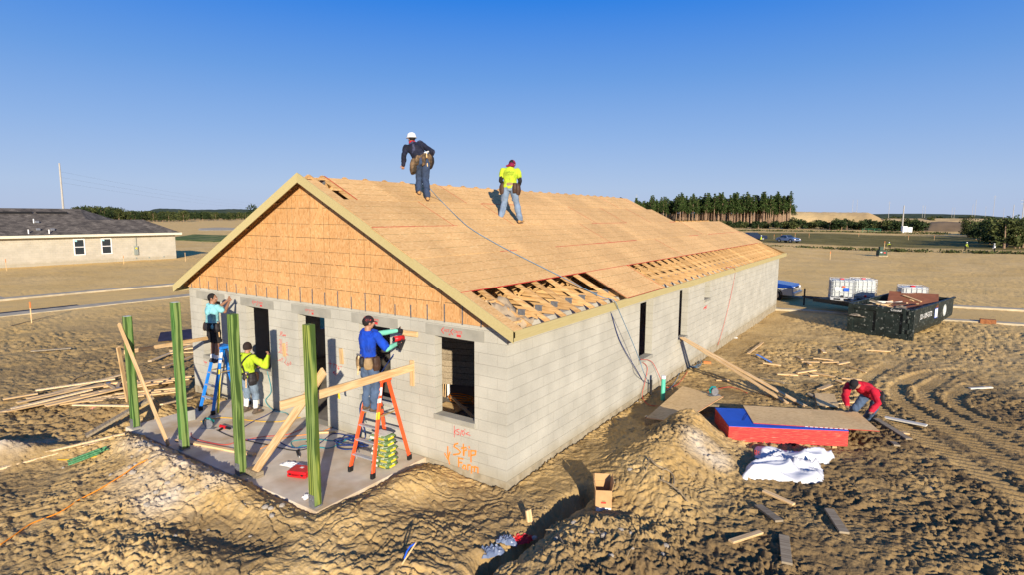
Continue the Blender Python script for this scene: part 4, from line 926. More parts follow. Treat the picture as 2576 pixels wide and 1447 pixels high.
def remesh(mb, name, m, parent, vox, smooth=2, noise=0.0, nscale=9, seed=0):
    me = bpy.data.meshes.new(name); me.from_pydata(mb.v, [], mb.f); bm = bmesh.new(); bm.from_mesh(me); bmesh.ops.recalc_face_normals(bm, faces=bm.faces); bm.to_mesh(me); bm.free()
    o = bpy.data.objects.new(name, me); COL.objects.link(o)
    r = o.modifiers.new('r', 'REMESH'); r.mode = 'VOXEL'; r.voxel_size = vox; r.use_smooth_shade = True
    s_ = o.modifiers.new('s', 'SMOOTH'); s_.iterations = smooth; s_.factor = .6
    dg = bpy.context.evaluated_depsgraph_get(); me2 = bpy.data.meshes.new_from_object(o.evaluated_get(dg)); o.modifiers.clear(); o.data = me2; bpy.data.meshes.remove(me); me2.name = name
    if noise:
        n = len(me2.vertices); co = np.empty(n*3); me2.vertices.foreach_get('co', co); co = co.reshape(-1, 3); no = np.empty(n*3); me2.vertices.foreach_get('normal', no); no = no.reshape(-1, 3)
        q = fb(co[:, 0]*1.6+co[:, 1], co[:, 2]+co[:, 1]*.7, nscale, seed, 3)-.5; q2 = np.abs(fb(co[:, 2]*1.2+co[:, 0]*.6, co[:, 1]+co[:, 0]*.5, nscale*.8, seed+5, 2)-.5)
        co += no*((q+.30)*noise*1.2-q2*noise*.5)[:, None]; me2.vertices.foreach_set('co', co.ravel()); me2.update()
    me2.polygons.foreach_set('use_smooth', np.ones(len(me2.polygons), dtype=bool))
    me2.materials.clear(); me2.materials.append(m); o.parent = parent; return o
def cloth(name, c, var=.12, scale=7): return mat(name, c, .88, var, scale, .005, 18, col2=tuple(q*.62+.012 for q in c), c2=(.50, .72), c2scale=5)
M_skin = mat('skin', (.36, .19, .12), .5, .06, 6); M_skin_d = mat('skin_tan', (.27, .14, .085), .5, .06, 6)
M_jean = cloth('denim', (.07, .11, .19)); M_jean_d = cloth('denim_dark', (.03, .05, .10)); M_jean_l = cloth('denim_light', (.17, .24, .35)); M_jean_g = cloth('denim_grey', (.17, .23, .30)); M_dark = cloth('dark_cloth', (.015, .014, .016))
M_leather = mat('leather', (.055, .028, .018), .6, .25, 8, .004, 30); M_tanl = mat('tan_leather', (.30, .20, .10), .7, .2, 8, .004, 30); M_blk = mat('pouch_black', (.02, .018, .02), .6, .3, 8, .003, 30)
M_hair = mat('hair', (.012, .009, .008), .8, .3, 40, .004, 80); M_boot = mat('boot_tan', (.42, .24, .09), .7, .15, 9)
V = Vector
def person(label, base, yaw, J, o_):
    """J: joints in the figure's frame (x right, y ahead, z up) in metres"""
    t = thing('person', label, 'person', base, yaw)
    g = lambda k: V(J[k]); sk = o_.get('skin', M_skin)
    shL, shR, hip, neck, head = g('shL'), g('shR'), g('hip'), g('neck'), g('head')
    rx = (shR-shL).normalized(); up_ = (neck-hip).normalized(); fw_ = up_.cross(rx).normalized()   # ahead
    hd = V(J.get('look', (0, 1, 0))).normalized(); hu = V(J.get('headup', (0, 0, 1))); hx = hd.cross(hu).normalized(); hu = hx.cross(hd).normalized()
    sc = J.get('sc', 1.0)
    HM = Matrix(((hx.x, hd.x, hu.x, head.x), (hx.y, hd.y, hu.y, head.y), (hx.z, hd.z, hu.z, head.z), (0, 0, 0, 1)))
    B = MB()
    # head with jaw, nose, ears, brow
    B.ell((0, -.008, .018), (.074, .094, .098), n=20, m=14, M=None) if False else None
    def he(c, r, n=16, m=10): B.lathe([(max(1e-4, math.cos(-math.pi/2+math.pi*i/m)), math.sin(-math.pi/2+math.pi*i/m)) for i in range(m+1)], n, HM @ Matrix.Translation(c) @ Matrix.Diagonal((*r, 1)), cap=False)
    he((0, -.010, .022), (.076, .096, .092), 20, 12); he((0, .022, -.045), (.056, .066, .066)); he((0, .050, -.075), (.030, .030, .026))
    he((0, .094, -.008), (.012, .018, .024)); he((0, .100, -.022), (.016, .015, .011)); he((0, .083, .022), (.048, .014, .012)); he((0, .083, -.050), (.024, .010, .009))
    for s_ in (-1, 1): he((s_*.077, -.004, -.004), (.009, .020, .030)); he((s_*.036, .070, -.028), (.020, .018, .018))
    limb(B, neck-up_*.04, .056, head-hu*.05-hd*.015, .052)
    # trunk
    hipw = .155; 
    def trunk(mb, e=0.0, lo=True):
        c0 = hip; c1 = neck; waist = c0.lerp(c1, .34)+fw_*J.get('belly', 0); chest = c0.lerp(c1, .72); top = c0.lerp(c1, .93)
        R = []
        if lo: R.append((c0-up_*.10, rx*(.135+e), fw_*(.095+e)))
        R += [(c0-up_*.02, rx*(hipw+e), fw_*(.108+e)), (waist, rx*(.138+e), fw_*(.100+e)), (c0.lerp(c1, .52), rx*(.150+e), fw_*(.108+e)), (chest, rx*(.172+e), fw_*(.118+e)), (c0.lerp(c1, .86), rx*(.165+e), fw_*(.100+e)), (top, rx*(.105+e), fw_*(.072+e)), (c1+up_*.02, rx*(.062+e), fw_*(.058+e))]
        loft(mb, R, 20)
    trunk(B, -.012)
    for s_, S_ in ((-1, 'L'), (1, 'R')):
        sh, el, wr, hp, kn, an = g('sh'+S_), g('el'+S_), g('wr'+S_), g('hip'+S_), g('kn'+S_), g('an'+S_)
        limb(B, sh, .048, el, .038); limb(B, el, .038, wr, .027); limb(B, hp, .076, kn, .050); limb(B, kn, .050, an, .036)
        hv = V(J.get('hand'+S_, tuple(wr-el))).normalized(); side = V(J.get('palm'+S_, (s_, 0, 0))); side = (side-hv*side.dot(hv)).normalized(); pn = hv.cross(side)
        # palm, four fingers, thumb
        pc = wr+hv*.048
        loft(B, [(wr, side*.024, pn*.018), (wr+hv*.03, side*.036, pn*.016), (wr+hv*.085, side*.041, pn*.013)], 10)
        for q, ln_ in ((-1.5, .058), (-.5, .074), (.5, .080), (1.5, .068)):
            a = wr+hv*.082+side*q*.019; cu = J.get('curl', .6); b_ = a+(hv*math.cos(cu*.6)+pn*s_*-math.sin(cu*.6))*ln_*.55; c_ = b_+(hv*math.cos(cu*1.5)+pn*s_*-math.sin(cu*1.5))*ln_*.5
            limb(B, a, .0095, b_, .0085, 8, 0); limb(B, b_, .0085, c_, .007, 8, 0)
        a = wr+hv*.025+side*.030; b_ = a+(hv*.6+side*.8).normalized()*.04; limb(B, a, .013, b_, .010, 8, 0); limb(B, b_, .010, b_+(hv*.9+side*.15-pn*s_*.3).normalized()*.03, .008, 8, 0)
        tv = V(J.get('toe'+S_, (s_*.12, 1, 0))).normalized(); limb(B, an-V((0, 0, .03)), .035, an+tv*.12-V((0, 0, .045)), .028)
    remesh(B, 'body', sk, t, .0075, 2)
    # eyes
    for s_ in (-1, 1):
        e = MB(); e.ell((0, 0, 0), (.012, .009, .006)); o = e.build('eye', M_blk if o_.get('shades') else M_white, t, smooth=True); o.matrix_local = HM @ Matrix.Translation((s_*.031, .084, .004))
    # trousers / shorts
    P = MB(); short = o_.get('shorts')
    loft(P, [(hip-up_*.12, rx*.13, fw_*.10), (hip-up_*.04, rx*.168, fw_*.122), (hip+up_*.06, rx*.160, fw_*.118), (hip+up_*.10, rx*.155, fw_*.115)], 18)
    for S_ in 'LR':
        hp, kn, an = g('hip'+S_), g('kn'+S_), g('an'+S_)
        if short: limb(P, hp, .100, hp.lerp(kn, .78), .082)
        else:
            limb(P, hp, .100, kn, .073); cut = o_.get('cut', 1.0); limb(P, kn, .072, kn.lerp(an, cut)-V((0, 0, 0)), .060 if cut == 1 else .066)
    remesh(P, 'trousers' if not short else 'shorts', o_['pants'], t, .013, 1, .036, 10, 3)
    # shoes and socks
    for s_, S_ in ((-1, 'L'), (1, 'R')):
        an = g('an'+S_); kn = g('kn'+S_); tv = V(J.get('toe'+S_, (s_*.12, 1, 0))).normalized(); F = MB(); fl = V((0, 0, 1)) if 'fup' not in J else V(J['fup'])
        sx_ = tv.cross(fl).normalized(); fu = sx_.cross(tv)
        loft(F, [(an-tv*.085-fu*.05, sx_*.03, fu*.025), (an-tv*.06-fu*.045, sx_*.041, fu*.042), (an-fu*.04, sx_*.043, fu*.045), (an+tv*.06-fu*.05, sx_*.048, fu*.036), (an+tv*.14-fu*.057, sx_*.048, fu*.028), (an+tv*.18-fu*.062, sx_*.032, fu*.018)], 14)
        limb(F, an-V((0, 0, .02)), .047, an.lerp(kn, .12+.10*o_.get('boot', 0)), .052)
        remesh(F, 'shoe', o_['shoes'], t, .010, 2)
        if o_.get('socks'):
            Sx = MB(); limb(Sx, an+V((0, 0, .0)), .046, an.lerp(kn, o_['socks']), .058); remesh(Sx, 'sock', M_white, t, .012, 2, .008)
    # shirt
    Sm = MB(); trunk(Sm, .021, False)
    for S_ in 'LR': limb(Sm, neck-up_*.07, .062, g('sh'+S_)-up_*.012, .062)
    loft(Sm, [(hip-up_*.05, rx*.172, fw_*.128), (hip+up_*.10, rx*.165, fw_*.124), (hip.lerp(neck, .35), rx*.16, fw_*.122)], 18)
    sl_ = o_.get('sleeve', 1.0)
    for S_ in 'LR':
        sh, el, wr = g('sh'+S_), g('el'+S_), g('wr'+S_)
        if sl_ >= 1: limb(Sm, sh, .066, el, .056); limb(Sm, el, .056, wr, .041)
        else: limb(Sm, sh, .067, sh.lerp(el, sl_), .066)
    remesh(Sm, o_.get('top', 'shirt'), o_['shirt'], t, .012, 1, .042, 8, 11)
    if o_.get('under'):
        for S_ in 'LR':
            U = MB(); sh, el, wr = g('sh'+S_), g('el'+S_), g('wr'+S_); limb(U, sh.lerp(el, .5), .055, el, .049); limb(U, el, .049, wr, .034); remesh(U, 'undersleeve', o_['under'], t, .010, 2, .008)
    if o_.get('gloves'):
        for S_ in 'LR':
            U = MB(); el, wr = g('el'+S_), g('wr'+S_); hv = V(J.get('hand'+S_, tuple(wr-el))).normalized(); side = V(J.get('palm'+S_, (1, 0, 0))); side = (side-hv*side.dot(hv)).normalized(); pn = hv.cross(side); s_ = -1 if S_ == 'L' else 1
            loft(U, [(wr-hv*.03, side*.036, pn*.036), (wr+hv*.03, side*.043, pn*.025), (wr+hv*.09, side*.046, pn*.021)], 10)
            for q, ln_ in ((-1.5, .058), (-.5, .074), (.5, .080), (1.5, .068)):
                a = wr+hv*.082+side*q*.021; cu = J.get('curl', .6); b_ = a+(hv*math.cos(cu*.6)+pn*s_*-math.sin(cu*.6))*ln_*.55; c_ = b_+(hv*math.cos(cu*1.5)+pn*s_*-math.sin(cu*1.5))*ln_*.5
                limb(U, a, .013, b_, .012, 8, 0); limb(U, b_, .012, c_, .011, 8, 0)
            a = wr+hv*.025+side*.032; limb(U, a, .017, a+(hv*.6+side*.8).normalized()*.05, .013, 8, 0); remesh(U, 'glove', o_['gloves'], t, .007, 1)
    # belt and pouches
    if o_.get('belt'):
        bm_ = o_['belt']; Bl = MB(); c = hip+up_*.05
        loft(Bl, [(c-up_*.035, rx*.186, fw_*.142), (c+up_*.03, rx*.182, fw_*.140)], 24); Bl.build('tool_belt', bm_, t, smooth=False, bev=0)
        for (a_, w_, h_, dd, mm) in o_.get('pouches', ((-1.9, .11, .24, .07, bm_), (1.9, .11, .24, .07, bm_))):
            dr = rx*math.sin(a_)+fw_*math.cos(a_); w_ *= .8; h_ *= .9; dd *= .85; ed = V((dr.x*.20, dr.y*.20, dr.z*.16)); pc = c+rx*math.sin(a_)*.205+fw_*math.cos(a_)*.165
            tg = up_.cross(dr).normalized(); Q = MB(); dn = -up_*.6+V((0, 0, -.4))
            loft(Q, [(pc+V((0, 0, .02)), tg*w_*.8, dr*dd*.6), (pc+V((0, 0, -.06)), tg*w_, dr*dd), (pc+V((0, 0, -h_*.6)), tg*w_*1.05, dr*dd*1.1), (pc+V((0, 0, -h_)), tg*w_*.8, dr*dd*.7)], 10)
            remesh(Q, 'pouch', mm, t, .011, 1, .012, 9, int(a_*10))
        if o_.get('hammer') is not None:
            a_ = o_['hammer']; dr = rx*math.sin(a_)+fw_*math.cos(a_); pc = c+rx*math.sin(a_)*.20+fw_*math.cos(a_)*.17; H_ = MB(); H_.tube([pc+V((0, 0, .05)), pc+dr*.03+V((0, 0, -.30))], .014, 8); H_.build('hammer_handle', M_lumber, t)
            H_ = MB(); H_.bar(pc+V((0, 0, .06))-rx*.06, pc+V((0, 0, .06))+rx*.06, .03, .03); H_.build('hammer_head', M_steel, t)
    # headgear and hair
    def hobj(nm, m, prof, n=20, loc=(0, 0, 0), rot=None, sca=(1, 1, 1), smooth=True, cap=False):
        q = MB().lathe(prof, n, Matrix.Diagonal((*sca, 1)), cap=cap).build(nm, m, t, smooth=smooth); q.matrix_local = HM @ Matrix.Translation(loc) @ (rot or Matrix.Identity(4)); return q
    dome = lambda r, z0=0, k=10: [(r*math.cos(a), z0+r*math.sin(a)) for a in [math.pi/2*i/k for i in range(k+1)]]
    kind = o_['head']
    if kind == 'hair' or kind in ('cap', 'hardhat', 'bandana'):
        hm = MB(); q = hm.lathe([(max(1e-4, math.cos(-math.pi/2+math.pi*i/12)), math.sin(-math.pi/2+math.pi*i/12)) for i in range(4, 13)], 20, Matrix.Diagonal((.083, .098, .098, 1)), cap=False).build('hair', o_.get('hair', M_hair), t, smooth=True)
        q.matrix_local = HM @ Matrix.Translation((0, -.020, .028)) @ Matrix.Rotation(R_(-22), 4, 'X').inverted()
    if kind == 'beanie': hobj('beanie', o_['hat'], [(.084, -.055), (.090, -.02)]+[(.090*math.cos(a), .115*math.sin(a)) for a in [math.pi/2*i/9 for i in range(10)]], loc=(0, -.012, .015), rot=Matrix.Rotation(R_(12), 4, 'X'), sca=(1, 1.14, 1))
    if kind == 'hardhat':
        hobj('hard_hat', M_white, [(.128, -.004), (.126, .004), (.106, .012), (.102, .05), (.085, .095), (.05, .122), (.001, .130)], loc=(0, .0, .035), rot=Matrix.Rotation(R_(6), 4, 'X'), sca=(1, 1.2, 1))
        hobj('scarf', M_red, [(.062, -.05), (.085, -.03), (.080, .02), (.060, .035)], loc=(0, -.015, -.085), sca=(1, 1.1, 1))
    if kind == 'cap':
        hobj('cap', o_['hat'], [(.088, -.02)]+[(.090*math.cos(a), .098*math.sin(a)) for a in [math.pi/2*i/9 for i in range(10)]], loc=(0, -.006, .040), sca=(1, 1.14, 1))
        s_ = o_.get('visor', 1); q = MB(); q.prism([(-.07, .0), (-.066, .05), (-.04, .085), (0, .098), (.04, .085), (.066, .05), (.07, 0)], 0, .006); q = q.build('visor', o_['hat'], t, bev=.001); q.matrix_local = HM @ Matrix.Translation((0, .070*s_, .030)) @ Matrix.Rotation(0 if s_ > 0 else math.pi, 4, 'Z') @ Matrix.Rotation(R_(-14), 4, 'X')
    if kind == 'bandana':
        hobj('bandana', o_['hat'], [(.088, -.03)]+[(.092*math.cos(a), .098*math.sin(a)) for a in [math.pi/2*i/9 for i in range(10)]], loc=(0, -.010, .034), sca=(1, 1.14, 1))
        Q = MB(); c = head-hd*.06-hu*.09; loft(Q, [(c+hu*.05, hx*.075, hd*.05), (c-hu*.02, hx*.095, hd*.06), (c-hu*.07-hd*.03-hx*.05, hx*.075, hd*.03)], 12); remesh(Q, 'neck_cloth', o_['hat'], t, .011, 1, .02, 14)
    return t
def stand(sc=1.0, **k):
    J = dict(hip=(0, 0, .95), neck=(0, -.01, 1.46), head=(0, .02, 1.62), shL=(-.185, -.01, 1.40), shR=(.185, -.01, 1.40), elL=(-.25, 0, 1.12), elR=(.25, 0, 1.12), wrL=(-.25, .15, .92), wrR=(.25, .15, .92),
             hipL=(-.09, 0, .90), hipR=(.09, 0, .90), knL=(-.11, .03, .49), knR=(.11, .03, .49), anL=(-.12, -.01, .09), anR=(.12, -.01, .09))
    J.update(k)
    for q in list(J):
        if isinstance(J[q], tuple) and q not in ('look', 'headup', 'handL', 'handR', 'palmL', 'palmR', 'toeL', 'toeR', 'fup'): J[q] = tuple(c*sc for c in J[q])
    return J
zA = .06+.8*(1.44-.09)+.014
person('man in an aqua shirt and black shorts on the blue stepladder', (-7.82, -.76, zA), -.05,
       stand(.93, elL=(-.20, .27, 1.36), wrL=(-.02, .40, 1.53), elR=(.27, .18, 1.30), wrR=(.10, .38, 1.50), look=(.75, .65, .05), head=(0, .03, 1.63), neck=(0, 0, 1.46), shR=(.185, .03, 1.42), shL=(-.175, .02, 1.42), curl=1.1, anL=(-.10, -.01, .09), anR=(.09, -.01, .09)),
       dict(shirt=cloth('shirt_aqua', (.22, .52, .56), .08), sleeve=.55, pants=M_dark, shorts=True, shoes=cloth('sneaker', (.06, .06, .075)), socks=.18, skin=M_skin_d, head='hair', belt=M_blk, pouches=((-1.9, .09, .20, .06, M_leather), (1.7, .09, .20, .07, M_blk), (2.9, .11, .16, .05, M_blk), (-2.7, .10, .17, .05, M_leather)), hammer=1.5))
person('man in a lime shirt with black crossed braces standing at the second window', (-6.97, -.46, .004), .12,
       stand(.965, elR=(.40, .16, 1.16), wrR=(.42, .24, 1.40), handR=(-.05, .1, 1), elL=(-.27, .08, 1.13), wrL=(-.14, .30, 1.06), look=(.1, 1, -.12), knL=(-.13, .04, .49), knR=(.15, .05, .49), anL=(-.15, 0, .09), anR=(.17, .02, .09), curl=1.2),
       dict(shirt=cloth('shirt_lime', (.38, .52, .025), .08), pants=M_jean_g, cut=.25, shoes=cloth('work_shoe', (.10, .075, .055)), socks=.80, head='beanie', hat=cloth('beanie_dark', (.022, .012, .010)), belt=M_blk, pouches=((-2.0, .10, .30, .07, M_leather), (1.9, .12, .28, .09, M_blk), (2.8, .07, .14, .05, M_blk), (1.3, .09, .22, .07, M_leather)), hammer=2.6))
zC = .06+.6667*(1.66-.09)+.014
person('man in a blue shirt and black cap working on the orange stepladder', (-2.34, -.97, zC), -.1,
       stand(.985, elR=(.31, .17, 1.16), wrR=(.32, .38, 1.22), elL=(-.12, .30, 1.36), wrL=(.22, .50, 1.44), handL=(.9, .3, -.05), palmL=(0, 0, 1), look=(.35, 1, -.05), shR=(.19, .03, 1.42), shL=(-.19, .05, 1.42), curl=.8, anL=(-.10, 0, .09), anR=(.12, .0, .09), knL=(-.11, .05, .49), knR=(.12, .05, .49)),
       dict(shirt=cloth('shirt_blue', (.006, .055, .44), .10), sleeve=.85, under=cloth('sleeve_mint', (.16, .50, .37), .08), gloves=M_blk, pants=M_jean, shoes=cloth('boot_brown', (.12, .08, .05)), head='cap', hat=mat('cap_black_red', (.018, .012, .016), .8, .2, 9, col2=(.35, .03, .03), c2=(.58, .62), c2scale=22), visor=1, hair=M_hair, belt=M_leather, pouches=((-1.75, .11, .30, .10, M_leather), (2.3, .10, .20, .06, M_tanl), (1.4, .10, .24, .07, M_leather), (-2.7, .08, .22, .05, M_tanl), (3.0, .06, .16, .05, M_blk)), hammer=-2.9))
# nail gun in his right hand
t = thing('nail_gun', 'red nail gun held by the blue shirted man at his right side', 'nail gun', (-2.00, -.55, zC+1.24), -.2)
MB().tube([(0, -.10, .05), (0, .10, .05)], .05, 12).build('body', M_red, t, smooth=True); MB().lathe([(.04, 0), (.04, .012), (.02, .02)], 12, Matrix.Translation((0, -.10, .05)) @ Matrix.Rotation(R_(90), 4, 'X')).build('end_cap', M_black, t)
MB().bar((0, .03, .02), (-.02, -.02, -.13), .035, .04, (0, 1, 0)).build('grip', M_black, t); MB().bar((0, .12, .02), (0, .02, -.17), .03, .05, (0, 1, 0)).build('magazine', M_blk, t)
# the two men on the roof
fp = (-4.20, 2.56); 
person('man in a white hard hat and navy jacket stepping up the roof with a hose', (-4.24, 2.56, rz(-4.24)+.0), 2*math.pi-0 + math.atan2(.80, .60),
       stand(.97, hip=(.02, .10, .92), neck=(-.16, .34, 1.34), head=(-.17, .44, 1.47), shL=(-.34, .30, 1.24), shR=(.02, .30, 1.35), elL=(-.40, .18, 1.05), wrL=(-.42, .26, .82), handL=(0, .3, -1), elR=(.26, .04, 1.14), wrR=(.22, .20, .94), look=(-.35, 1, -.15), hipL=(-.07, .10, .88), hipR=(.11, .08, .88),
             knL=(-.02, .28, .52), anL=(-.06, .12, .20), knR=(.10, .10, .48), anR=(.10, -.17, .045), toeL=(0, 1, .45), toeR=(.1, 1, .42), fup=(0, -.45, 1), curl=1.2),
       dict(shirt=mat('jacket_navy', (.010, .012, .028), .8, .3, 6, .006, 20, col2=(.045, .05, .095), c2=(.5, .55), c2scale=4), top='jacket', pants=M_jean_d, shoes=M_boot, boot=1, head='hardhat', belt=mat('pouch_brown', (.15, .095, .05), .75, .4, 8, .004, 30, col2=(.04, .03, .02), c2scale=14), pouches=((-1.8, .12, .34, .10, MATS['pouch_brown']), (1.9, .11, .30, .10, MATS['pouch_brown']), (1.5, .12, .30, .15, M_blk), (2.8, .07, .28, .06, MATS['pouch_brown']), (-2.6, .08, .20, .06, MATS['pouch_brown'])), hammer=2.4))
person('man in a lime tee shirt and maroon bandana standing on the roof looking down', (-3.20, 4.78, rz(-3.2)-.0), .50,
       stand(.97, hip=(0, .02, .90), neck=(0, .08, 1.38), head=(.04, .17, 1.49), look=(.25, 1, -1.1), headup=(0, .4, 1), shL=(-.20, .07, 1.32), shR=(.20, .07, 1.32), elL=(-.26, .05, 1.05), wrL=(-.14, .26, .92), elR=(.27, .04, 1.05), wrR=(.20, .20, .85), hipL=(-.09, .02, .85), hipR=(.09, .02, .85),
             knL=(-.16, .06, .46), anL=(-.24, -.04, .10), knR=(.17, .06, .44), anR=(.28, .0, .02), curl=1.2, toeL=(-.1, 1, .2), toeR=(.5, 1, .1)),
       dict(shirt=cloth('shirt_lime_bright', (.42, .56, .03), .08), sleeve=.5, under=M_dark, pants=M_jean_l, shoes=M_boot, head='bandana', hat=mat('maroon', (.22, .01, .05), .85, .2, 8), belt=M_tanl, pouches=((-1.75, .10, .28, .09, M_leather), (1.75, .10, .30, .09, M_leather), (2.4, .08, .26, .07, M_leather)), hammer=None))
# man in red bending over the sheet on the stack (frame turned to face the camera side)
gF = gzs(5.0, 7.3)
Mloc = lambda x, y, z: (-(x-5.0), -(y-7.3), z-gF)
JF = dict(hip=Mloc(5.12, 7.30, .64), neck=Mloc(4.88, 6.92, .88), head=Mloc(4.76, 6.80, .90), shL=Mloc(5.13, 6.84, .80), shR=Mloc(4.64, 7.00, .82), elL=Mloc(5.25, 6.62, .62), wrL=Mloc(5.13, 6.41, .475), elR=Mloc(4.60, 6.78, .62), wrR=Mloc(4.68, 6.52, .50),
          hipL=Mloc(5.22, 7.28, .60), hipR=Mloc(5.02, 7.34, .60), knL=Mloc(5.14, 7.34, .22), knR=Mloc(4.80, 7.20, .26), anL=Mloc(5.0, 7.72, gF+.09), anR=Mloc(4.66, 7.62, gF+.09), look=(.12, .95, -.55), handL=(.1, 1, -.3), handR=(0, 1, -.3), palmL=(-1, 0, 0), palmR=(1, 0, 0), curl=.5)
person('man in a red shirt and black cap bending over the sheet on the red stack', (5.0, 7.3, gF), math.pi, JF,
       dict(shirt=cloth('shirt_red', (.50, .01, .03), .10), pants=M_jean, shoes=cloth('boot_black', (.03, .03, .03)), head='cap', hat=M_dark, shades=True, belt=M_blk, pouches=((-1.7, .10, .22, .08, M_blk), (1.9, .09, .2, .07, M_leather)), hammer=None))
for o in [q for q in bpy.data.objects if q.type == 'MESH' and q.name.startswith('eye') and not q.name.startswith('eave')]: pass
# lettering on the lime tee shirt's back is a faded print
# hoses over the roof
def rpts(l, h=.02): return [tuple(onroof(x, y, h)) for x, y in l]
hp = [tuple(onp(1036, 424, (0, 1, 0), 2.75)), tuple(onp(1062, 452, (0, 1, 0), 2.72)), tuple(onp(1085, 478, (0, 1, 0), 2.7))]
cord('sky blue air hose running from the man in the hard hat down the roof', hp+rpts([(1110, 505), (1150, 545), (1185, 575), (1240, 608), (1300, 640), (1360, 670), (1430, 705), (1480, 732), (1518, 750)])+[tuple(onp(1545, 758, (1, 0, 0), .34)), tuple(onx(1560, 790, .33)), tuple(onx(1590, 860, .32)), tuple(onx(1608, 905, .33)), tuple(onx(1622, 945, .38))]+[tuple(ong(x, y, .03)) for x, y in [(1640, 975), (1655, 985), (1680, 982), (1700, 960), (1712, 930)]], .009, M_hlb, 'air_hose', 'air hose')
cord('navy hose hanging down the side wall from the eave', [tuple(onx(1538, 790, .02)), tuple(onx(1560, 860, .03)), tuple(onx(1600, 930, .05)), tuple(ong(1635, 985, .03)), tuple(ong(1660, 984, .03))], .010, M_hblue, 'air_hose', 'air hose')
cord('red air line drooping from the first side window to the ground', [tuple(onx(1612, 905, .03)), tuple(onx(1640, 912, .05)), tuple(onx(1660, 950, .10)), tuple(onx(1672, 975, .2))]+[tuple(ong(x, y, .03)) for x, y in [(1705, 968), (1730, 935)]], .008, M_hred, 'air_hose', 'air hose')
cord('red air line hanging down the wall below the first side window', [tuple(onx(1608, 908, .02)), tuple(onx(1628, 925, .03)), tuple(onx(1622, 965, .04)), tuple(onx(1616, 1000, .10))]+[tuple(ong(x, y, .03)) for x, y in [(1640, 1022), (1700, 1015), (1712, 990), (1740, 1000), (1830, 975), (1880, 990)]], .008, M_hred, 'air_hose', 'air hose')
cord('thin red line hanging from the eave near the far end of the wall', [tuple(onx((2400+a/3.617)/1.5497, (950+b/3.617)/1.5497, .34 if b < 400 else .04)) for a, b in [(1550, 330), (1680, 350), (1660, 560), (1590, 900), (1500, 1250), (1440, 1440)]], .007, M_hred, 'air_hose', 'air hose')
cord('tangle of blue and red lines at the foot of the leaning boards', [tuple(ong(1740+34*math.cos(k*1.3)*(.4+.6*math.sin(k*.7)**2), 915+12*math.sin(k*1.9), .04)) for k in range(22)], .008, M_hlb, 'air_hose', 'air hose', n=5)

def straps():
    m = [o for o in bpy.data.objects if o.get('category') == 'person' and 'crossed braces' in o.get('label', '')][0]; mb = MB()
    for s_ in (-1, 1):
        P = [V((s_*.135, .04, 1.475)), V((s_*.105, -.10, 1.42)), V((s_*.04, -.168, 1.31)), V((0, -.172, 1.24)), V((-s_*.05, -.168, 1.14)), V((-s_*.09, -.158, 1.02)), V((-s_*.10, -.155, .97))]
        P = [V(q)*.965 for q in P]; P = [V(q) for q in spline([tuple(q) for q in P], 4)]
        for a, b_ in zip(P[:-1], P[1:]): mb.bar(a-V((0, .012, 0)), b_-V((0, .012, 0)), .036, .01, (0, -1, .15))
    mb.build('braces', M_dark, m); MB().box((-.018, -.19, 1.16), (.018, -.178, 1.22)).build('brace_patch', M_tanl, m)
    m = [o for o in bpy.data.objects if o.get('category') == 'person' and 'maroon bandana' in o.get('label', '')][0]
    md = mat('print_green', (.10, .16, .02), .8)
    for z, sz, tx in ((1.245, .055, 'Comfortite'), (1.195, .022, 'ROOFING & FRAMING'), (1.165, .022, 'CONTRACTORS')): text_mesh(tx, sz, 'shirt_print', md, Matrix.Translation((0, -.128+(1.245-z)*.1, z)) @ Matrix.Rotation(R_(84), 4, 'X'), m)
straps()
# ================================================================== YARD, right side
k4 = lambda x, y: ((2400+x/1.9815)/1.5497, (1300+y/1.9815)/1.5497)
k7 = lambda x, y: ((3000+x/1.7188)/1.5497, (1400+y/1.7188)/1.5497)
k5 = lambda x, y: ((2000+x/1.9815)/1.5497, (1700+y/1.9815)/1.5497)
kL = lambda x, y: ((0+x/2.2264)/1.5497, (1100+y/2.2264)/1.5497)
kD = lambda x, y: ((2900+x/2.359)/1.5497, (1000+y/2.359)/1.5497)
# stack of red-edged sheets
NL = V((2.675, 4.40)); NR = V((4.79, 5.54)); ax = (NR-NL).normalized(); ang = math.atan2(ax.y, ax.x); ay = V((-ax.y, ax.x))
gs_ = -.15
M_stackside = bpy.data.materials.new('stack_side'); M_stackside.use_nodes = True
def _ss():
    t = M_stackside.node_tree; b = t.nodes['Principled BSDF']; b.inputs['Roughness'].default_value = .75; tc = t.nodes.new('ShaderNodeTexCoord'); mp = t.nodes.new('ShaderNodeMapping'); mp.inputs['Scale'].default_value = (3, 3, 90); _lnk(t, tc.outputs['Object'], mp.inputs[0])
    n = t.nodes.new('ShaderNodeTexNoise'); n.inputs['Scale'].default_value = 1.6; n.inputs['Detail'].default_value = 4; _lnk(t, mp.outputs[0], n.inputs['Vector']); cr = t.nodes.new('ShaderNodeValToRGB'); e = cr.color_ramp.elements
    e[0].position = .3; e[0].color = (.40, .018, .018, 1); e[1].position = .74; e[1].color = (.66, .62, .58, 1); x = e.new(.55); x.color = (.60, .045, .04, 1); x = e.new(.66); x.color = (.62, .20, .10, 1); _lnk(t, n.outputs[0], cr.inputs[0]); _lnk(t, cr.outputs[0], b.inputs['Base Color'])
_ss()
M_bluesheet = mat('blue_coating', (.015, .10, .55), .55, .08, 3)
st = thing('sheet_stack', 'tall stack of red edged sheets with blue top sheet right of the dirt heap', 'sheet stack', (NL.x, NL.y, gs_), ang)
rs = random.Random(9)
mb = MB(); z = .05
for k in range(27):
    j = rs.uniform(-.004, .004); j2 = rs.uniform(-.004, .004); mb.box((j, j2, z), (2.405+j, 1.19+j2, z+.0108)); z += .0122
mb.build('sheets', M_stackside, st)
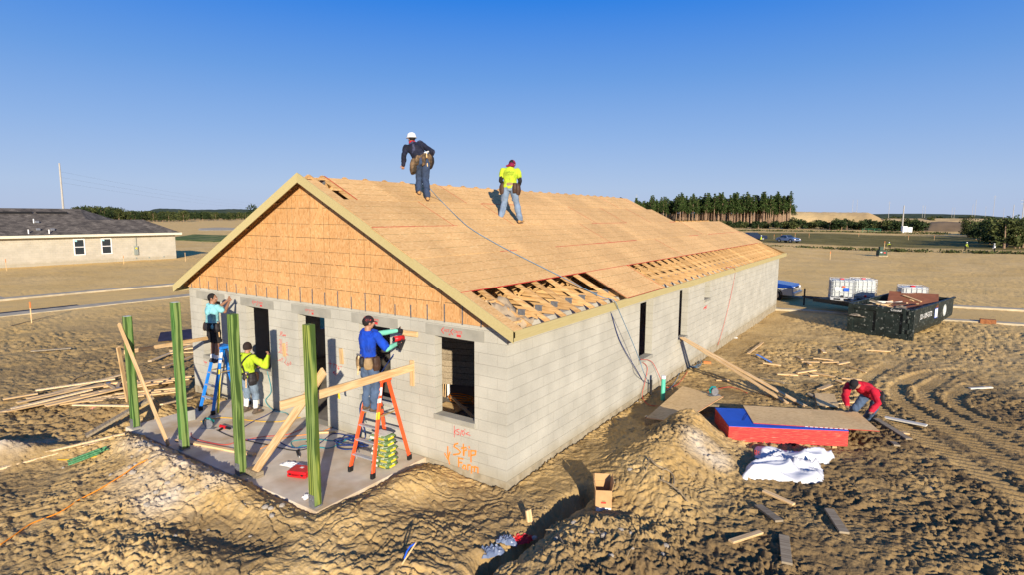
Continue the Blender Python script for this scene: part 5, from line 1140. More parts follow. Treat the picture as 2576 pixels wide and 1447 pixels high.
MB().box((0, 0, z), (2.405, 1.19, z+.011)).build('blue_sheet', M_bluesheet, st); TOPZ = z+.011
text_mesh('WINDSTORM', .09, 'print', mat('navy_print', (.01, .02, .12), .7), Matrix.Translation((.50, .62, TOPZ+.001)) @ Matrix.Rotation(R_(65), 4, 'Z'), st)
for q in (.15, 1.1, 2.1): MB().box((q, -.02, 0), (q+.09, 1.2, .045)).build('skid', M_lumber, st)
o = MB().box((0, 0, 0), (2.44, 1.20, .011)).build('loose_sheet', M_osb_pale, bev=0); o.location = (NL.x+ax.x*.56+ay.x*.20, NL.y+ax.y*.56+ay.y*.20, gs_+TOPZ+.006); o.rotation_euler = (0, R_(-.4), ang-.10)
tag(o, 'tan sheet sliding off the red stack under the hands of the man', 'sheet')
ro = MB().box((0, -.002, -.001), (2.44, -.0005, .012)).build('red_edge', M_redge, o)
MB().box((1.0, .01, -.0015), (1.9, .06, -.0008)).build('white_print', M_white, o)
for k in range(9):
    w1 = MB().box((1.02+.095*k, -.0032, .0015), (1.08+.095*k, -.0022, .0095)).build('print_mark', M_white, o)
# two sheets lying by the wall
def lsheet(label, quad, m, t_=.012, off=.0, name='loose_sheet'):
    c = [V((p.x, p.y, p.z)) for p in quad]; n = (c[1]-c[0]).cross(c[3]-c[0]).normalized()
    if n.z < 0: n = -n
    vs = [tuple(q) for q in c]+[tuple(q-n*t_) for q in c]; mb = MB(); mb.add(vs, [(0, 1, 2, 3), (7, 6, 5, 4), (0, 4, 5, 1), (1, 5, 6, 2), (2, 6, 7, 3), (3, 7, 4, 0)])
    o = mb.build(name, m); return tag(o, label, 'sheet', 'loose sheets on the ground')
def q4(pts, hs): return [ong(*k4(*p), h) for p, h in zip(pts, hs)]
s1 = lsheet('big tan sheet with a red edge lying between the side wall and the dirt heap', [onz(*k4(*q), z_) for q, z_ in (((235, 658), .14), ((500, 695), .16), ((832, 492), .26), ((515, 410), .24))], M_osb_pale)
c_ = [onz(*k4(*q), z_-.004) for q, z_ in (((235, 658), .14), ((500, 695), .16), ((832, 492), .26))]; rb = MB(); rb.bar(c_[0], c_[1], .006, .016); rb.build('red_edge', M_redge, s1); rb = MB(); rb.bar(c_[1], c_[2], .006, .016); rb.build('red_edge', M_redge, s1)
for q in ((330, 640), (700, 520)): p_ = onz(*k4(*q), .18); MB().box((p_.x-.3, p_.y-.05, -.2), (p_.x+.3, p_.y+.05, .12)).build('bearer', M_weath, s1)
lsheet('small tan sheet lying on the ground left of the man in red', q4([(1560, 562), (1725, 575), (1690, 470), (1535, 463)], [.12, .12, .12, .12]), M_osb_pale)
p = onz(*k4(760, 482), .26); circ_saw('teal circular saw standing on the loose sheet by the side wall', p, .9)
# white wrap with folds
def wrap():
    A_ = [ong(*k4(*q), .02) for q in ((985, 1130), (1590, 1165), (1670, 960), (1090, 900))]
    mb = MB(); NX, NY = 70, 44; vs = []
    for j in range(NY+1):
        for i in range(NX+1):
            u = i/NX; v = j/NY; e = .05*math.sin(v*9)+.03*math.sin(v*21+1); uu = u+e*(u-.5)*1.2; ee = v+(.05*math.sin(u*8+1)+.03*math.sin(u*19))*(v-.5)
            p = A_[0]*(1-uu)*(1-ee)+A_[1]*uu*(1-ee)+A_[2]*uu*ee+A_[3]*(1-uu)*ee
            wq = float(vn(np.array([u*2.5]), np.array([v*3]), 44)[0]); n1 = (1-abs(2*float(vn(np.array([u*1.3+wq*1.2]), np.array([v*5+wq*1.5-u*1.0]), 5)[0])-1))**2.2*.5; n2 = (1-abs(2*float(vn(np.array([u*3-v*3+wq*2]), np.array([v*7+u*4]), 9)[0])-1))**2*.5
            waist = math.exp(-((v-.55)/.06)**2)
            ed = min(u, 1-u, v, 1-v); h = (.08+.15*n1*2+.085*n2*2)*min(1, ed*9+.05)**.6-.13*waist
            vs.append((p.x, p.y, gzs(p.x, p.y)+max(.01, h)))
    mb.add(vs, [(j*(NX+1)+i, j*(NX+1)+i+1, (j+1)*(NX+1)+i+1, (j+1)*(NX+1)+i) for j in range(NY) for i in range(NX)])
    o = mb.build('house_wrap', mat('white_wrap', (.60, .61, .64), .45, .03, 4), smooth=True); tag(o, 'crumpled heap of white plastic wrap in front of the red sheet stack', 'plastic wrap')
    s_ = o.modifiers.new('s', 'SOLIDIFY'); s_.thickness = .004
    c = ong(*k4(1092, 932), .20); tx = text_mesh('ilt', .14, 'print', M_redge, Matrix.Translation((c.x, c.y, c.z+.02)) @ Matrix.Rotation(.45, 4, 'Z') @ Matrix.Rotation(R_(50), 4, 'X'), o)
wrap()
# boards leaning from the second side window
for a, b_, lb in (((505, 35), (1330, 545), 'left one of two long boards leaning from the second side window to the ground'), ((520, 38), (1470, 570), 'right one of two long boards leaning from the second side window to the ground')):
    pa = onx(*k4(*a), .06); pb = ong(*k4(*b_), .03); plank('leaning_board', pa, pb, .12, .038, M_lumber, lb, 'board', 'boards leaning from the side window')
# pipes standing by the wall
b_ = ong(1667, 1010, 0); o = MB().tube([b_-V((0, 0, .2)), b_+V((0, 0, .62))], .055, 14).build('drain_pipe', mat('pipe_green', (.10, .50, .34), .45, .05), smooth=True); tag(o, 'pale green pipe standing upright in the sand by the side wall', 'pipe'); MB().tube([b_+V((0, 0, .60)), b_+V((0, 0, .68))], .058, 14).build('pipe_cap', M_white, o)
b_ = ong(1637, 998, 0); o = MB().tube([b_-V((0, 0, .2)), b_+V((0, 0, .45))], .03, 10).build('vent_pipe', M_blk); tag(o, 'short black pipe standing by the wall left of the green pipe', 'pipe')
o = MB().box((-.12, -.05, 0), (.12, .05, .09)).build('orange_brick', mat('brick_orange', (.55, .19, .06), .8, .1), bev=.005); o.location = ong(1779, 917, 0); o.rotation_euler[2] = .3; tag(o, 'single orange brick on the sand below the leaning boards', 'brick')
# cardboard box
M_card = mat('cardboard', (.50, .30, .14), .85, .08, 8)
cb = thing('cardboard_box', 'open tan cardboard box standing beside the dirt heap at the house corner', 'cardboard box', ong(1516, 1278, 0), .50)
w_, d_, h_ = .13, .18, .38
for a, b2 in (((-w_, -d_, 0), (w_, -d_+.006, h_)), ((-w_, d_-.006, 0), (w_, d_, h_)), ((-w_, -d_+.006, 0), (-w_+.006, d_-.006, h_)), ((w_-.006, -d_+.006, 0), (w_, d_-.006, h_))): MB().box(a, b2).build('side', M_card, cb)
MB().box((-w_+.006, -d_+.006, .002), (w_-.006, d_-.006, .01)).build('bottom', M_card, cb)
for s_ in (-1, 1):
    MB().bar((s_*w_, 0, h_), (s_*(w_+.03), 0, h_+.13), .006, d_*2, (0, 1, 0)).build('flap', M_card, cb)
MB().bar((0, d_, h_), (0, d_+.05, h_+.10), w_*2, .005).build('flap', M_card, cb)
MB().box((-w_+.01, -d_-.0015, .01), (w_-.01, -d_-.0005, .09)).build('paper_label', M_white, cb); MB().box((-.04, -d_-.0015, .16), (.04, -d_-.0005, .19)).build('print', M_redge, cb); MB().box((-.03, -d_-.0015, .195), (.03, -d_-.0005, .21)).build('print', M_bag, cb)
text_mesh('HANDLE', .025, 'print', M_black, Matrix.Translation((.0, -d_-.003, .06)) @ Matrix.Rotation(R_(90), 4, 'X'), cb)
# scraps
scr = [(k4, 1025, 165, 1135, 80, .09, 0), (k4, 1135, 252, 1275, 258, .09, 0), (k4, 1245, 322, 1405, 322, .09, 0), (k4, 1400, 310, 1545, 298, .09, 0), (k4, 1432, 236, 1570, 236, .09, 0), (k4, 1590, 238, 1720, 240, .09, 0), (k4, 1715, 252, 1800, 243, .09, 0),
       (k4, 1525, 208, 1680, 222, .06, 0), (k4, 1780, 268, 1935, 312, .05, 0), (k4, 1495, 335, 1560, 332, .09, 0), (k4, 1520, 320, 1695, 350, .09, 0), (k4, 1740, 370, 1895, 370, .09, 0), (k4, 1840, 378, 1925, 415, .12, 1), (k4, 1705, 388, 1760, 405, .1, 0),
       (k4, 1572, 455, 1660, 420, .14, 0), (k4, 1482, 245, 1505, 272, .09, 0), (k4, 1400, 185, 1440, 217, .09, 0), (k4, 1590, 135, 1615, 165, .12, 0), (k4, 1722, 112, 1752, 148, .09, 1), (k4, 1935, 142, 2120, 152, .09, 0), (k4, 1488, 490, 1560, 515, .10, 1), (k4, 775, 365, 885, 368, .08, 0),
       (k4, 2010, 690, 2265, 850, .14, 1), (k4, 2140, 860, 2172, 900, .12, 1), (k4, 2205, 800, 2255, 795, .12, 0), (k7, 395, 1040, 500, 1190, .14, 1), (k7, 95, 1212, 115, 1400, .14, 1), (k7, 1340, 198, 1490, 200, .10, 2),
       (k5, 1932, 450, 2170, 545, .09, 0), (k5, 1890, 570, 2055, 705, .14, 1), (k5, 1680, 860, 1915, 748, .09, 0), (k4, 1140, 362, 1300, 405, .06, 1), (k4, 1600, 560, 1720, 575, .1, 1), (k4, 1700, 575, 1850, 560, .05, 0)]
tone = ['pale', 'weathered', 'whitish']; sizes = lambda L: 'tiny' if L < .35 else 'short' if L < .7 else 'long'
ref = [((1830, 430), 'the man in red'), ((1350, 740), 'the red sheet stack'), ((500, 500), 'the big tan sheet'), ((1500, 30), 'the black skip'), ((1000, 300), 'the leaning boards')]
M_lw = mat('whitewood', (.66, .62, .52), .8, .06, 10)
for i, (kf, x0, y0, x1, y1, w_, tn) in enumerate(scr):
    a = ong(*kf(x0, y0), .03); b2 = ong(*kf(x1, y1), .035); L = (b2-a).length
    where = ('at the bottom right of the photo' if kf is not k4 else 'right of the leaning boards' if x0 < 1480 else 'behind the man in red' if y0 < 480 else 'right of the red sheet stack')
    nth = ['nearest the wall', 'farthest from the camera', 'lying across others', 'pointing at the skip', 'turned toward the camera', 'beside a darker one'][i % 6]
    dr = 'lying sideways' if abs(x1-x0) > 2.2*abs(y1-y0) else 'lying aslant' if abs(x1-x0) > .6*abs(y1-y0) else 'pointing at the camera'
    lb = '%s %s scrap board %s %s' % (sizes(L), tone[tn], dr, where)
    scr[i] = (lb, a, b2, w_, tn)
cnt = {}
for lb, *_ in scr: cnt[lb] = cnt.get(lb, 0)+1
seen = {}; ordn = ['farthest', 'second farthest', 'third farthest', 'fourth farthest', 'fifth farthest', 'sixth farthest', 'seventh farthest', 'eighth farthest']
for lb in list(cnt):
    mem = sorted([s_ for s_ in scr if s_[0] == lb], key=lambda s_: -(V(CAM)-s_[1]).length)
    for j, (l_, a, b2, w_, tn) in enumerate(mem):
        L = (b2-a).length
        a, b2 = lay(a, b2, .022); plank('scrap_board', a, b2, w_, .036, [M_lumber, M_weath, M_lw][tn], l_ if cnt[lb] == 1 else '%s, %s such' % (l_, ordn[j]), 'board', 'scrap boards strewn on the ground')
# white trim board with a yellow edge
a, b2 = lay(ong(*k4(2075, 675)), ong(*k4(2400, 752)), .02); plank('trim_board', a, b2, .15, .03, M_lw, 'white board with yellow edge lying right of the man in red', 'board'); 
a = ong(*k4(1090, 165), .16); b2 = ong(*k4(1225, 240), .03); plank('coated_strip', a, b2, .10, .008, mat('strip_blue', (.10, .24, .62), .5, .1), 'thin curved blue strip stuck in the sand beyond the boards', 'strip')
plank('survey_stake', ong(*K(1380, 2000, 3.578)((640, 765))[0], .0), ong(*K(1380, 2000, 3.578)((640, 765))[0], .0)+V((.19, .12, .36)), .03, .02, M_lumber, 'wooden stake with a blue ribbon leaning in the foreground sand', 'stake')
a = ong(*K(1380, 2000, 3.578)((640, 765))[0], .0)+V((.18, .115, .345)); o = MB().tube([a, a+V((-.05, -.05, -.04)), a+V((-.10, -.06, -.12)), a+V((-.13, -.08, -.22))], .012, 5).build('ribbon', mat('ribbon_blue', (.01, .10, .65), .5)); tag(o, 'blue ribbon trailing from the foreground stake', 'ribbon')
# stub, rubbish in the trench
a = ong(*k5(135, 690), .0); plank('board_stub', a-V((0, 0, .05)), a+V((-.06, .02, .22)), .10, .035, M_lumber, 'board stub standing up at the edge of the dark trench', 'board')
tz_ = lambda x, y, o_=0: V((onz(x, y, -.35).x, onz(x, y, -.35).y, gzs(onz(x, y, -.35).x, onz(x, y, -.35).y)+o_))
M_bagc = mat('plastic_bag_shaded', (.13, .17, .27), .35, .1, 6)  # pale bags; the trench's shade is put into this dark blue-grey
crumple('rubbish_bag', 'shade-toned plastic bag lying in the trench left of the red cloth', 'plastic bag', tz_(1272, 1398, .0), .15, .10, .13, M_bagc, 12, .5); crumple('rubbish_bag', 'shade-toned plastic bag nearest the camera in the trench', 'plastic bag', tz_(1238, 1425, .0), .15, .11, .13, M_bagc, 13, .8)
crumple('red_cloth', 'red cloth lying in the dark trench', 'cloth', tz_(1305, 1385, .0), .2, .11, .10, M_red, 14, .6)
# roots, branches, stones
M_root = mat('root_bark', (.30, .23, .14), .9, .25, 20, .006, 40)
def branch(label, pts, r0, r1, seed, hh=.03, twigs=2):
    rn = random.Random(seed); P = [ong(x, y, hh+rn.uniform(0, .03)) for x, y in pts]; P = spline([tuple(q) for q in P], 5); n = len(P)
    t = thing('branch', label, 'branch', P[0], 0, 'roots and branches in the dirt'); P = [V(q)-V(P[0]) for q in P]
    MB().tube(P, r0, 6, rs=[r0+(r1-r0)*i/(n-1) for i in range(n)]).build('stem', M_root, t, smooth=True)
    for k in range(twigs):
        i = rn.randrange(2, n-1); d = V((rn.uniform(-1, 1), rn.uniform(-1, 1), rn.uniform(.2, .8)))*rn.uniform(.10, .25); MB().tube([P[i], P[i]+d*.5+V((0, 0, .03)), P[i]+d], r1, 5, rs=[r1*1.2, r1, r1*.5]).build('twig', M_root, t)
branch('thick curved root bending down the near side of the right dirt heap', [k5(*q) for q in ((700, 360), (900, 370), (1050, 335), (1180, 360), (1280, 430), (1350, 510))], .028, .012, 1, .06, 3)
branch('curved root standing on top of the right dirt heap', [k5(*q) for q in ((1050, 170), (1110, 230), (1200, 270), (1240, 320), (1240, 380))], .018, .014, 2, .05, 1)
branch('thin root lying on the crest of the right dirt heap', [k5(*q) for q in ((980, 330), (1030, 260), (1055, 165))], .014, .006, 3, .06, 1)
branch('twiggy root below the trench in the foreground', [k5(*q) for q in ((310, 700), (350, 770), (400, 850))], .02, .01, 4, .05, 3)
branch('long thin root crossing the clods at the bottom', [k5(*q) for q in ((650, 720), (740, 840), (830, 890), (905, 965))], .012, .006, 5, .04, 1)
branch('thin root at the bottom edge right of the clods', [k5(*q) for q in ((970, 890), (1040, 990), (1110, 1065))], .010, .006, 6, .04, 0)
branch('thin dark stick in front of the white plastic heap', [k4(*q) for q in ((1665, 1050), (1790, 1140), (1870, 1195))], .010, .006, 7, .03, 0)
branch('bent dark stick on the trampled sand at the right', [k4(*q) for q in ((2010, 1010), (2130, 1070), (2230, 1085), (2470, 1092))], .010, .006, 8, .03, 0)
branch('dark stick lying on the sand left of the lumber', [kL(*q) for q in ((620, 860), (760, 800), (910, 760))], .02, .01, 9, .03, 0)
branch('long dark stick on the far left sand', [kL(*q) for q in ((80, 388), (230, 350), (470, 290))], .02, .01, 10, .03, 0)
rn = random.Random(21); M_stone = mat('stone', (.45, .40, .33), .9, .15, 12, .01, 14)
base_s = []
for k in range(3):
    mb = MB(); mb.ell((0, 0, 0), (1, .8, .6), n=9, m=6); mb.v = [tuple(c*(1+.28*(rn.random()-.5)) for c in v_) for v_ in mb.v]; o = mb.build('stone', M_stone); base_s.append(o.data); bpy.data.objects.remove(o)
spots = [(ong(*k5(*q), 0), s_) for q, s_ in (((165, 795), .05), ((1210, 145), .04), ((905, 270), .05), ((600, 760), .06), ((1280, 990), .05), ((190, 960), .07), ((1480, 200), .03), ((730, 880), .04))]
for i in range(70):
    x, y = (rn.gauss(-4.8, 1.3), rn.gauss(-3.3, .35)) if i < 38 else (rn.gauss(-8.8, .8), rn.gauss(-4.7, .5)) if i < 50 else (rn.gauss(2.2, .6), rn.gauss(-1.0, .5)) if i < 62 else (rn.gauss(-2.2, .4), rn.gauss(-2.9, .15))
    spots.append((V((x, y, gz(x, y))), rn.uniform(.018, .065)))
for p, s_ in spots:
    o = bpy.data.objects.new('clod', rn.choice(base_s)); COL.objects.link(o); o.location = p+V((0, 0, s_*.2)); o.scale = (s_, s_, s_); o.rotation_euler = (0, 0, rn.uniform(0, 6))
    tag(o, 'loose pale clod among many lying on the dirt heaps', 'clod', 'loose clods on the heaps')
p = k4(1780, 0); t = thing('paper_scrap', 'small white paper scrap on the trampled sand at the lower right', 'paper', ong(*k4(2420, 1205), .01)); MB().box((-.05, -.04, 0), (.05, .04, .03)).build('sheet', M_white, t, bev=.008)
crumple('paper_scrap', 'pale wrapper on the sand right of the red stack, left one of two', 'paper', ong(*k4(1945, 822), .0), .08, .05, .05, M_white, 31); crumple('paper_scrap', 'pale wrapper on the sand right of the red stack, right one of two', 'paper', ong(*k4(2022, 822), .0), .06, .05, .05, M_white, 32)
crumple('paper_scrap', 'white crumpled paper in the sand by the side wall near the pipes', 'paper', ong(*k4(180, 545), .0), .08, .05, .06, M_white, 33); crumple('paper_scrap', 'white rubbish in the sand far along the side wall', 'paper', ong(*k4(925, 45), .0), .12, .08, .08, M_white, 34)

# ------------------------------------------------------------------ skip (roll-off container)
def skip_mat():
    m = mat('skip_paint', (.014, .022, .020), .5, .3, 4, .004, 14, col2=(.17, .18, .165), c2=(.60, .70), c2scale=9); return m
M_skip = skip_mat()
sk = thing('skip', 'black steel skip full of scrap wood standing beyond the strewn boards', 'skip', (3.70, 21.0, -.36), R_(-15.5))
W2, L2_, H2 = 2.36, 6.0, 1.22
prof = lambda w_: [(w_/2-.26, .10), (w_/2-.10, .22), (w_/2-.02, .42), (w_/2, .62), (w_/2, H2)]
for s_ in (-1, 1):
    mb = MB(); P = prof(W2); n = len(P); vs = []
    for yy, lift in ((.05, 0), (L2_*.72, 0), (L2_, .42)):
        for (x, z) in P: vs.append((W2/2+s_*x, yy, max(z, .1+lift*(1-(z/H2)) if lift else z) if z < .62 else z))
    vs2 = [(W2/2+(v_[0]-W2/2)*.965, v_[1], v_[2]) for v_ in vs]; N = len(vs); fs = [(i*n+k, i*n+k+1, (i+1)*n+k+1, (i+1)*n+k) for i in range(2) for k in range(n-1)]; fs += [tuple(q+N for q in f) for f in fs]
    mb.add(vs+vs2, fs); mb.build('side_panel', M_skip, sk)
    MB().box((W2/2+s_*(W2/2+.01)-.05, .0, H2-.02), (W2/2+s_*(W2/2+.01)+.05, L2_+.08, H2+.07)).build('top_rail', M_skip, sk, bev=.01)
    MB().box((W2/2+s_*.75-.06, -.02, -.02), (W2/2+s_*.75+.06, L2_-.2, .12)).build('skid', M_skip, sk)
MB().box((.25, .05, .09), (W2-.25, L2_-1.2, .13)).build('bottom', M_skip, sk); MB().bar((W2/2, L2_-1.25, .11), (W2/2, L2_, .55), W2-.5, .04, (0, 0, 1)).build('sloped_end', M_skip, sk); MB().box((.05, L2_-.03, .5), (W2-.05, L2_+.02, H2)).build('end_wall', M_skip, sk)
# near end: framed door with two recessed panels
mb = MB()
for x0, x1 in ((-.04, .16), (1.04, 1.30), (W2-.34, W2-.14)): mb.box((x0, -.08, .02), (x1, .04, H2+.05))
for z0, z1 in ((.02, .22), (H2-.14, H2+.06)): mb.box((.161, -.078, z0), (1.039, .038, z1)); mb.box((1.301, -.078, z0), (W2-.341, .038, z1))
mb.build('door_frame', M_skip, sk); MB().box((.10, -.015, .15), (W2-.3, .02, H2-.1)).build('door_panel', M_skip, sk)
MB().box((W2-.12, -.06, .0), (W2+.06, .08, H2+.05)).build('hinge_post', M_skip, sk, bev=.01)
for z in (.28, .72, 1.05): MB().lathe([(.045, 0), (.045, .16)], 10, Matrix.Translation((W2-.13, -.09, z))).build('hinge', M_skip, sk)
text_mesh('321-109-3372', .30, 'phone_number', M_white, Matrix.Translation((W2+.006, 1.75, .86)) @ Matrix.Rotation(R_(90), 4, 'Z') @ Matrix.Rotation(R_(90), 4, 'X'), sk)
MB().box((W2+.004, 3.05, .62), (W2+.010, 3.42, 1.0)).build('notice', M_white, sk); MB().box((W2+.003, 3.02, .59), (W2+.006, 3.45, 1.03)).build('notice_border', M_bluesheet, sk)
MB().lathe([(.27, 0), (.27, .006)], 24, Matrix.Translation((W2+.003, 4.55, .80)) @ Matrix.Rotation(R_(90), 4, 'Y')).build('round_emblem', mat('emblem_grey', (.42, .45, .42), .6, .2, 20), sk); MB().lathe([(.20, 0), (.20, .006)], 24, Matrix.Translation((W2+.007, 4.55, .80)) @ Matrix.Rotation(R_(90), 4, 'Y')).build('emblem_centre', mat('emblem_pale', (.6, .62, .6), .6, .2, 20), sk)
text_mesh('Coastal', .13, 'lettering', M_white, Matrix.Translation((W2-.60, -.083, H2-.03)) @ Matrix.Rotation(R_(90), 4, 'X'), sk)
SKM = Matrix.Translation((3.70, 21.0, -.36)) @ Matrix.Rotation(R_(-15.5), 4, 'Z')
def inskip(x, y, z): return SKM @ V((x, y, z))
M_brown = mat('brown_board', (.27, .10, .045), .7, .12, 3)
for i, (c, hs_, wd, dp, rz_) in enumerate((((1.35, 3.6), (1.02, 1.55), 1.9, 1.5, .25), ((1.35, 2.2), (.86, 1.2), 1.6, 1.3, -.1), ((1.2, 1.3), (.8, .95), 1.2, .9, .4))):
    mb = MB(); M_ = SKM @ Matrix.Translation((c[0], c[1], (hs_[0]+hs_[1])/2)) @ Matrix.Rotation(rz_, 4, 'Z') @ Matrix.Rotation((hs_[1]-hs_[0])/dp*.8, 4, 'X'); mb.box((-wd/2, -dp/2, -.01), (wd/2, dp/2, .01)); o = mb.build('brown_sheet', M_brown, bev=0); o.data.transform(Matrix.Identity(4)); o.matrix_world = M_
    tag(o, ['tallest brown panel tilted up in the skip', 'brown panel lying across the middle of the skip load', 'brown panel at the near left of the skip load'][i], 'panel', 'brown panels in the skip')
rn = random.Random(5)
for i in range(20):
    c = (rn.uniform(.4, 1.9), rn.uniform(.5, 4.6)); a = rn.uniform(0, 3.14); L = rn.uniform(.35, .9); z = rn.uniform(1.12, 1.38); d = V((math.cos(a), math.sin(a), rn.uniform(-.25, .25)))*L
    plank('scrap_board', inskip(c[0], c[1], z)-d/2, inskip(c[0], c[1], z)+d/2, .09, .038, rn.choice([M_lumber, M_lw, M_weath, M_lumber]), 'piece of scrap wood among the loose pieces heaped in the skip', 'board', 'scrap wood heaped in the skip')
crumple('plaster_rubbish', 'grey rubbish filling the middle of the skip', 'rubbish', inskip(1.2, 2.4, .72), 1.0, 2.2, .42, mat('rubbish', (.24, .20, .15), .9, .4, 9), 41, R_(-15.5), 26, 40)
o = MB().box((-.30, -.13, 0), (.30, .13, .24)).build('brick_bundle', mat('brick_brown', (.32, .13, .05), .85, .15, 8, col2=(.22, .08, .03), c2scale=14), bev=.006); o.location = ong(2484, 817, 0); o.rotation_euler[2] = .05; tag(o, 'brown brick coloured block on the sand right of the skip', 'block')

# ------------------------------------------------------------------ liquid tanks on a trailer
M_tank = mat('tank_plastic', (.48, .51, .50), .4, .05, 3); M_cage = mat('cage_steel', (.52, .54, .56), .4, .1, 9, metal=.4)
def ibc(loc, rz_, label, blue):
    t = thing('liquid_tank', label, 'tank', loc, rz_, 'white caged tanks on the trailer')
    MB().box((-.48, -.48, .17), (.48, .48, 1.10)).build('bottle', M_tank, t, bev=.06)
    mb = MB()
    for z in (.22, .42, .62, .82, 1.02, 1.13):
        for s_ in (-1, 1): mb.bar((-.52, s_*.52, z), (.52, s_*.52, z), .018, .018); mb.bar((s_*.52, -.52, z), (s_*.52, .52, z), .018, .018)
    for k in range(6):
        q = -.52+1.04*k/5
        for s_ in (-1, 1): mb.bar((q, s_*.52, .15), (q, s_*.52, 1.13), .018, .018, (1, 0, 0)); mb.bar((s_*.52, q, .15), (s_*.52, q, 1.13), .018, .018, (1, 0, 0))
    mb.build('cage', M_cage, t)
    mb = MB(); mb.box((-.54, -.54, .11), (.54, .54, .15))
    for x in (-.46, 0, .46):
        for y in (-.46, 0, .46): mb.box((x-.07, y-.07, .02), (x+.07, y+.07, .11))
    for y in (-.46, 0, .46): mb.box((-.54, y-.05, 0), (.54, y+.05, .02))
    mb.build('pallet', M_cage, t); MB().lathe([(.11, 1.10), (.11, 1.16)], 14, Matrix.Translation((0, .0, 0))).build('lid', M_red, t); MB().lathe([(.05, 0), (.05, .1)], 10, Matrix.Translation((0, -.53, .24)) @ Matrix.Rotation(R_(90), 4, 'X')).build('valve', M_red if not blue else M_black, t)
    if blue:
        MB().box((.05, -.535, .50), (.30, -.532, .66)).build('label_blue', M_bluesheet, t); MB().box((-.36, -.535, .52), (-.08, -.532, .72)).build('label_white', M_white, t); MB().box((-.02, -.535, .72), (.12, -.532, .80)).build('label_red', mat('label_red', (.7, .12, .05), .6), t)
    return t
i1 = onz(2112, 757, .30); i2 = onz(2163, 756, .30); i3t = onz(2296, 719, 1.44)
ibc((i1.x, i1.y+.45, .30), .20, 'left white caged tank with a blue label on the trailer', True); ibc((i2.x+.05, i2.y+.40, .30), .33, 'middle white caged tank next to the blue labelled one', False); ibc((i3t.x, i3t.y, .30), .2, 'right white caged tank rising behind the skip', True)
tr = thing('flat_trailer', 'black flat trailer carrying the white tanks behind the skip', 'trailer', ((i1.x+i3t.x)/2, (i1.y+i3t.y)/2+.45, -.36), math.atan2(i3t.y-i1.y-.5, i3t.x-i1.x))
LT = (V((i3t.x, i3t.y))-V((i1.x, i1.y))).length/2+.9
MB().box((-LT, -1.05, .55), (LT, 1.05, .655)).build('deck', M_weath, tr); mb = MB()
for s_ in (-1, 1): MB().box((-LT-.03, s_*1.08-.03, .48), (LT+.03, s_*1.08+.03, .70)).build('side_rail', M_blackm, tr)
MB().tube([(-LT, -.6, .52), (-LT-1.5, 0, .50), (-LT, .6, .52)], .05, 8).build('drawbar', M_blackm, tr); MB().tube([(-LT-1.4, 0, .0), (-LT-1.4, 0, .95)], .045, 8).build('jack', M_blackm, tr)
for s_ in (-1, 1):
    for xx in (.2, 1.1): MB().lathe([(.10, -.1), (.33, -.1), (.36, -.06), (.36, .06), (.33, .1), (.10, .1)], 18, Matrix.Translation((xx, s_*1.2, .36)) @ Matrix.Rotation(R_(90), 4, 'X')).build('wheel', M_black, tr, smooth=False)
    MB().box((-.25, s_*1.2-.15, .74), (1.55, s_*1.2+.15, .78)).build('mudguard', M_blackm, tr)

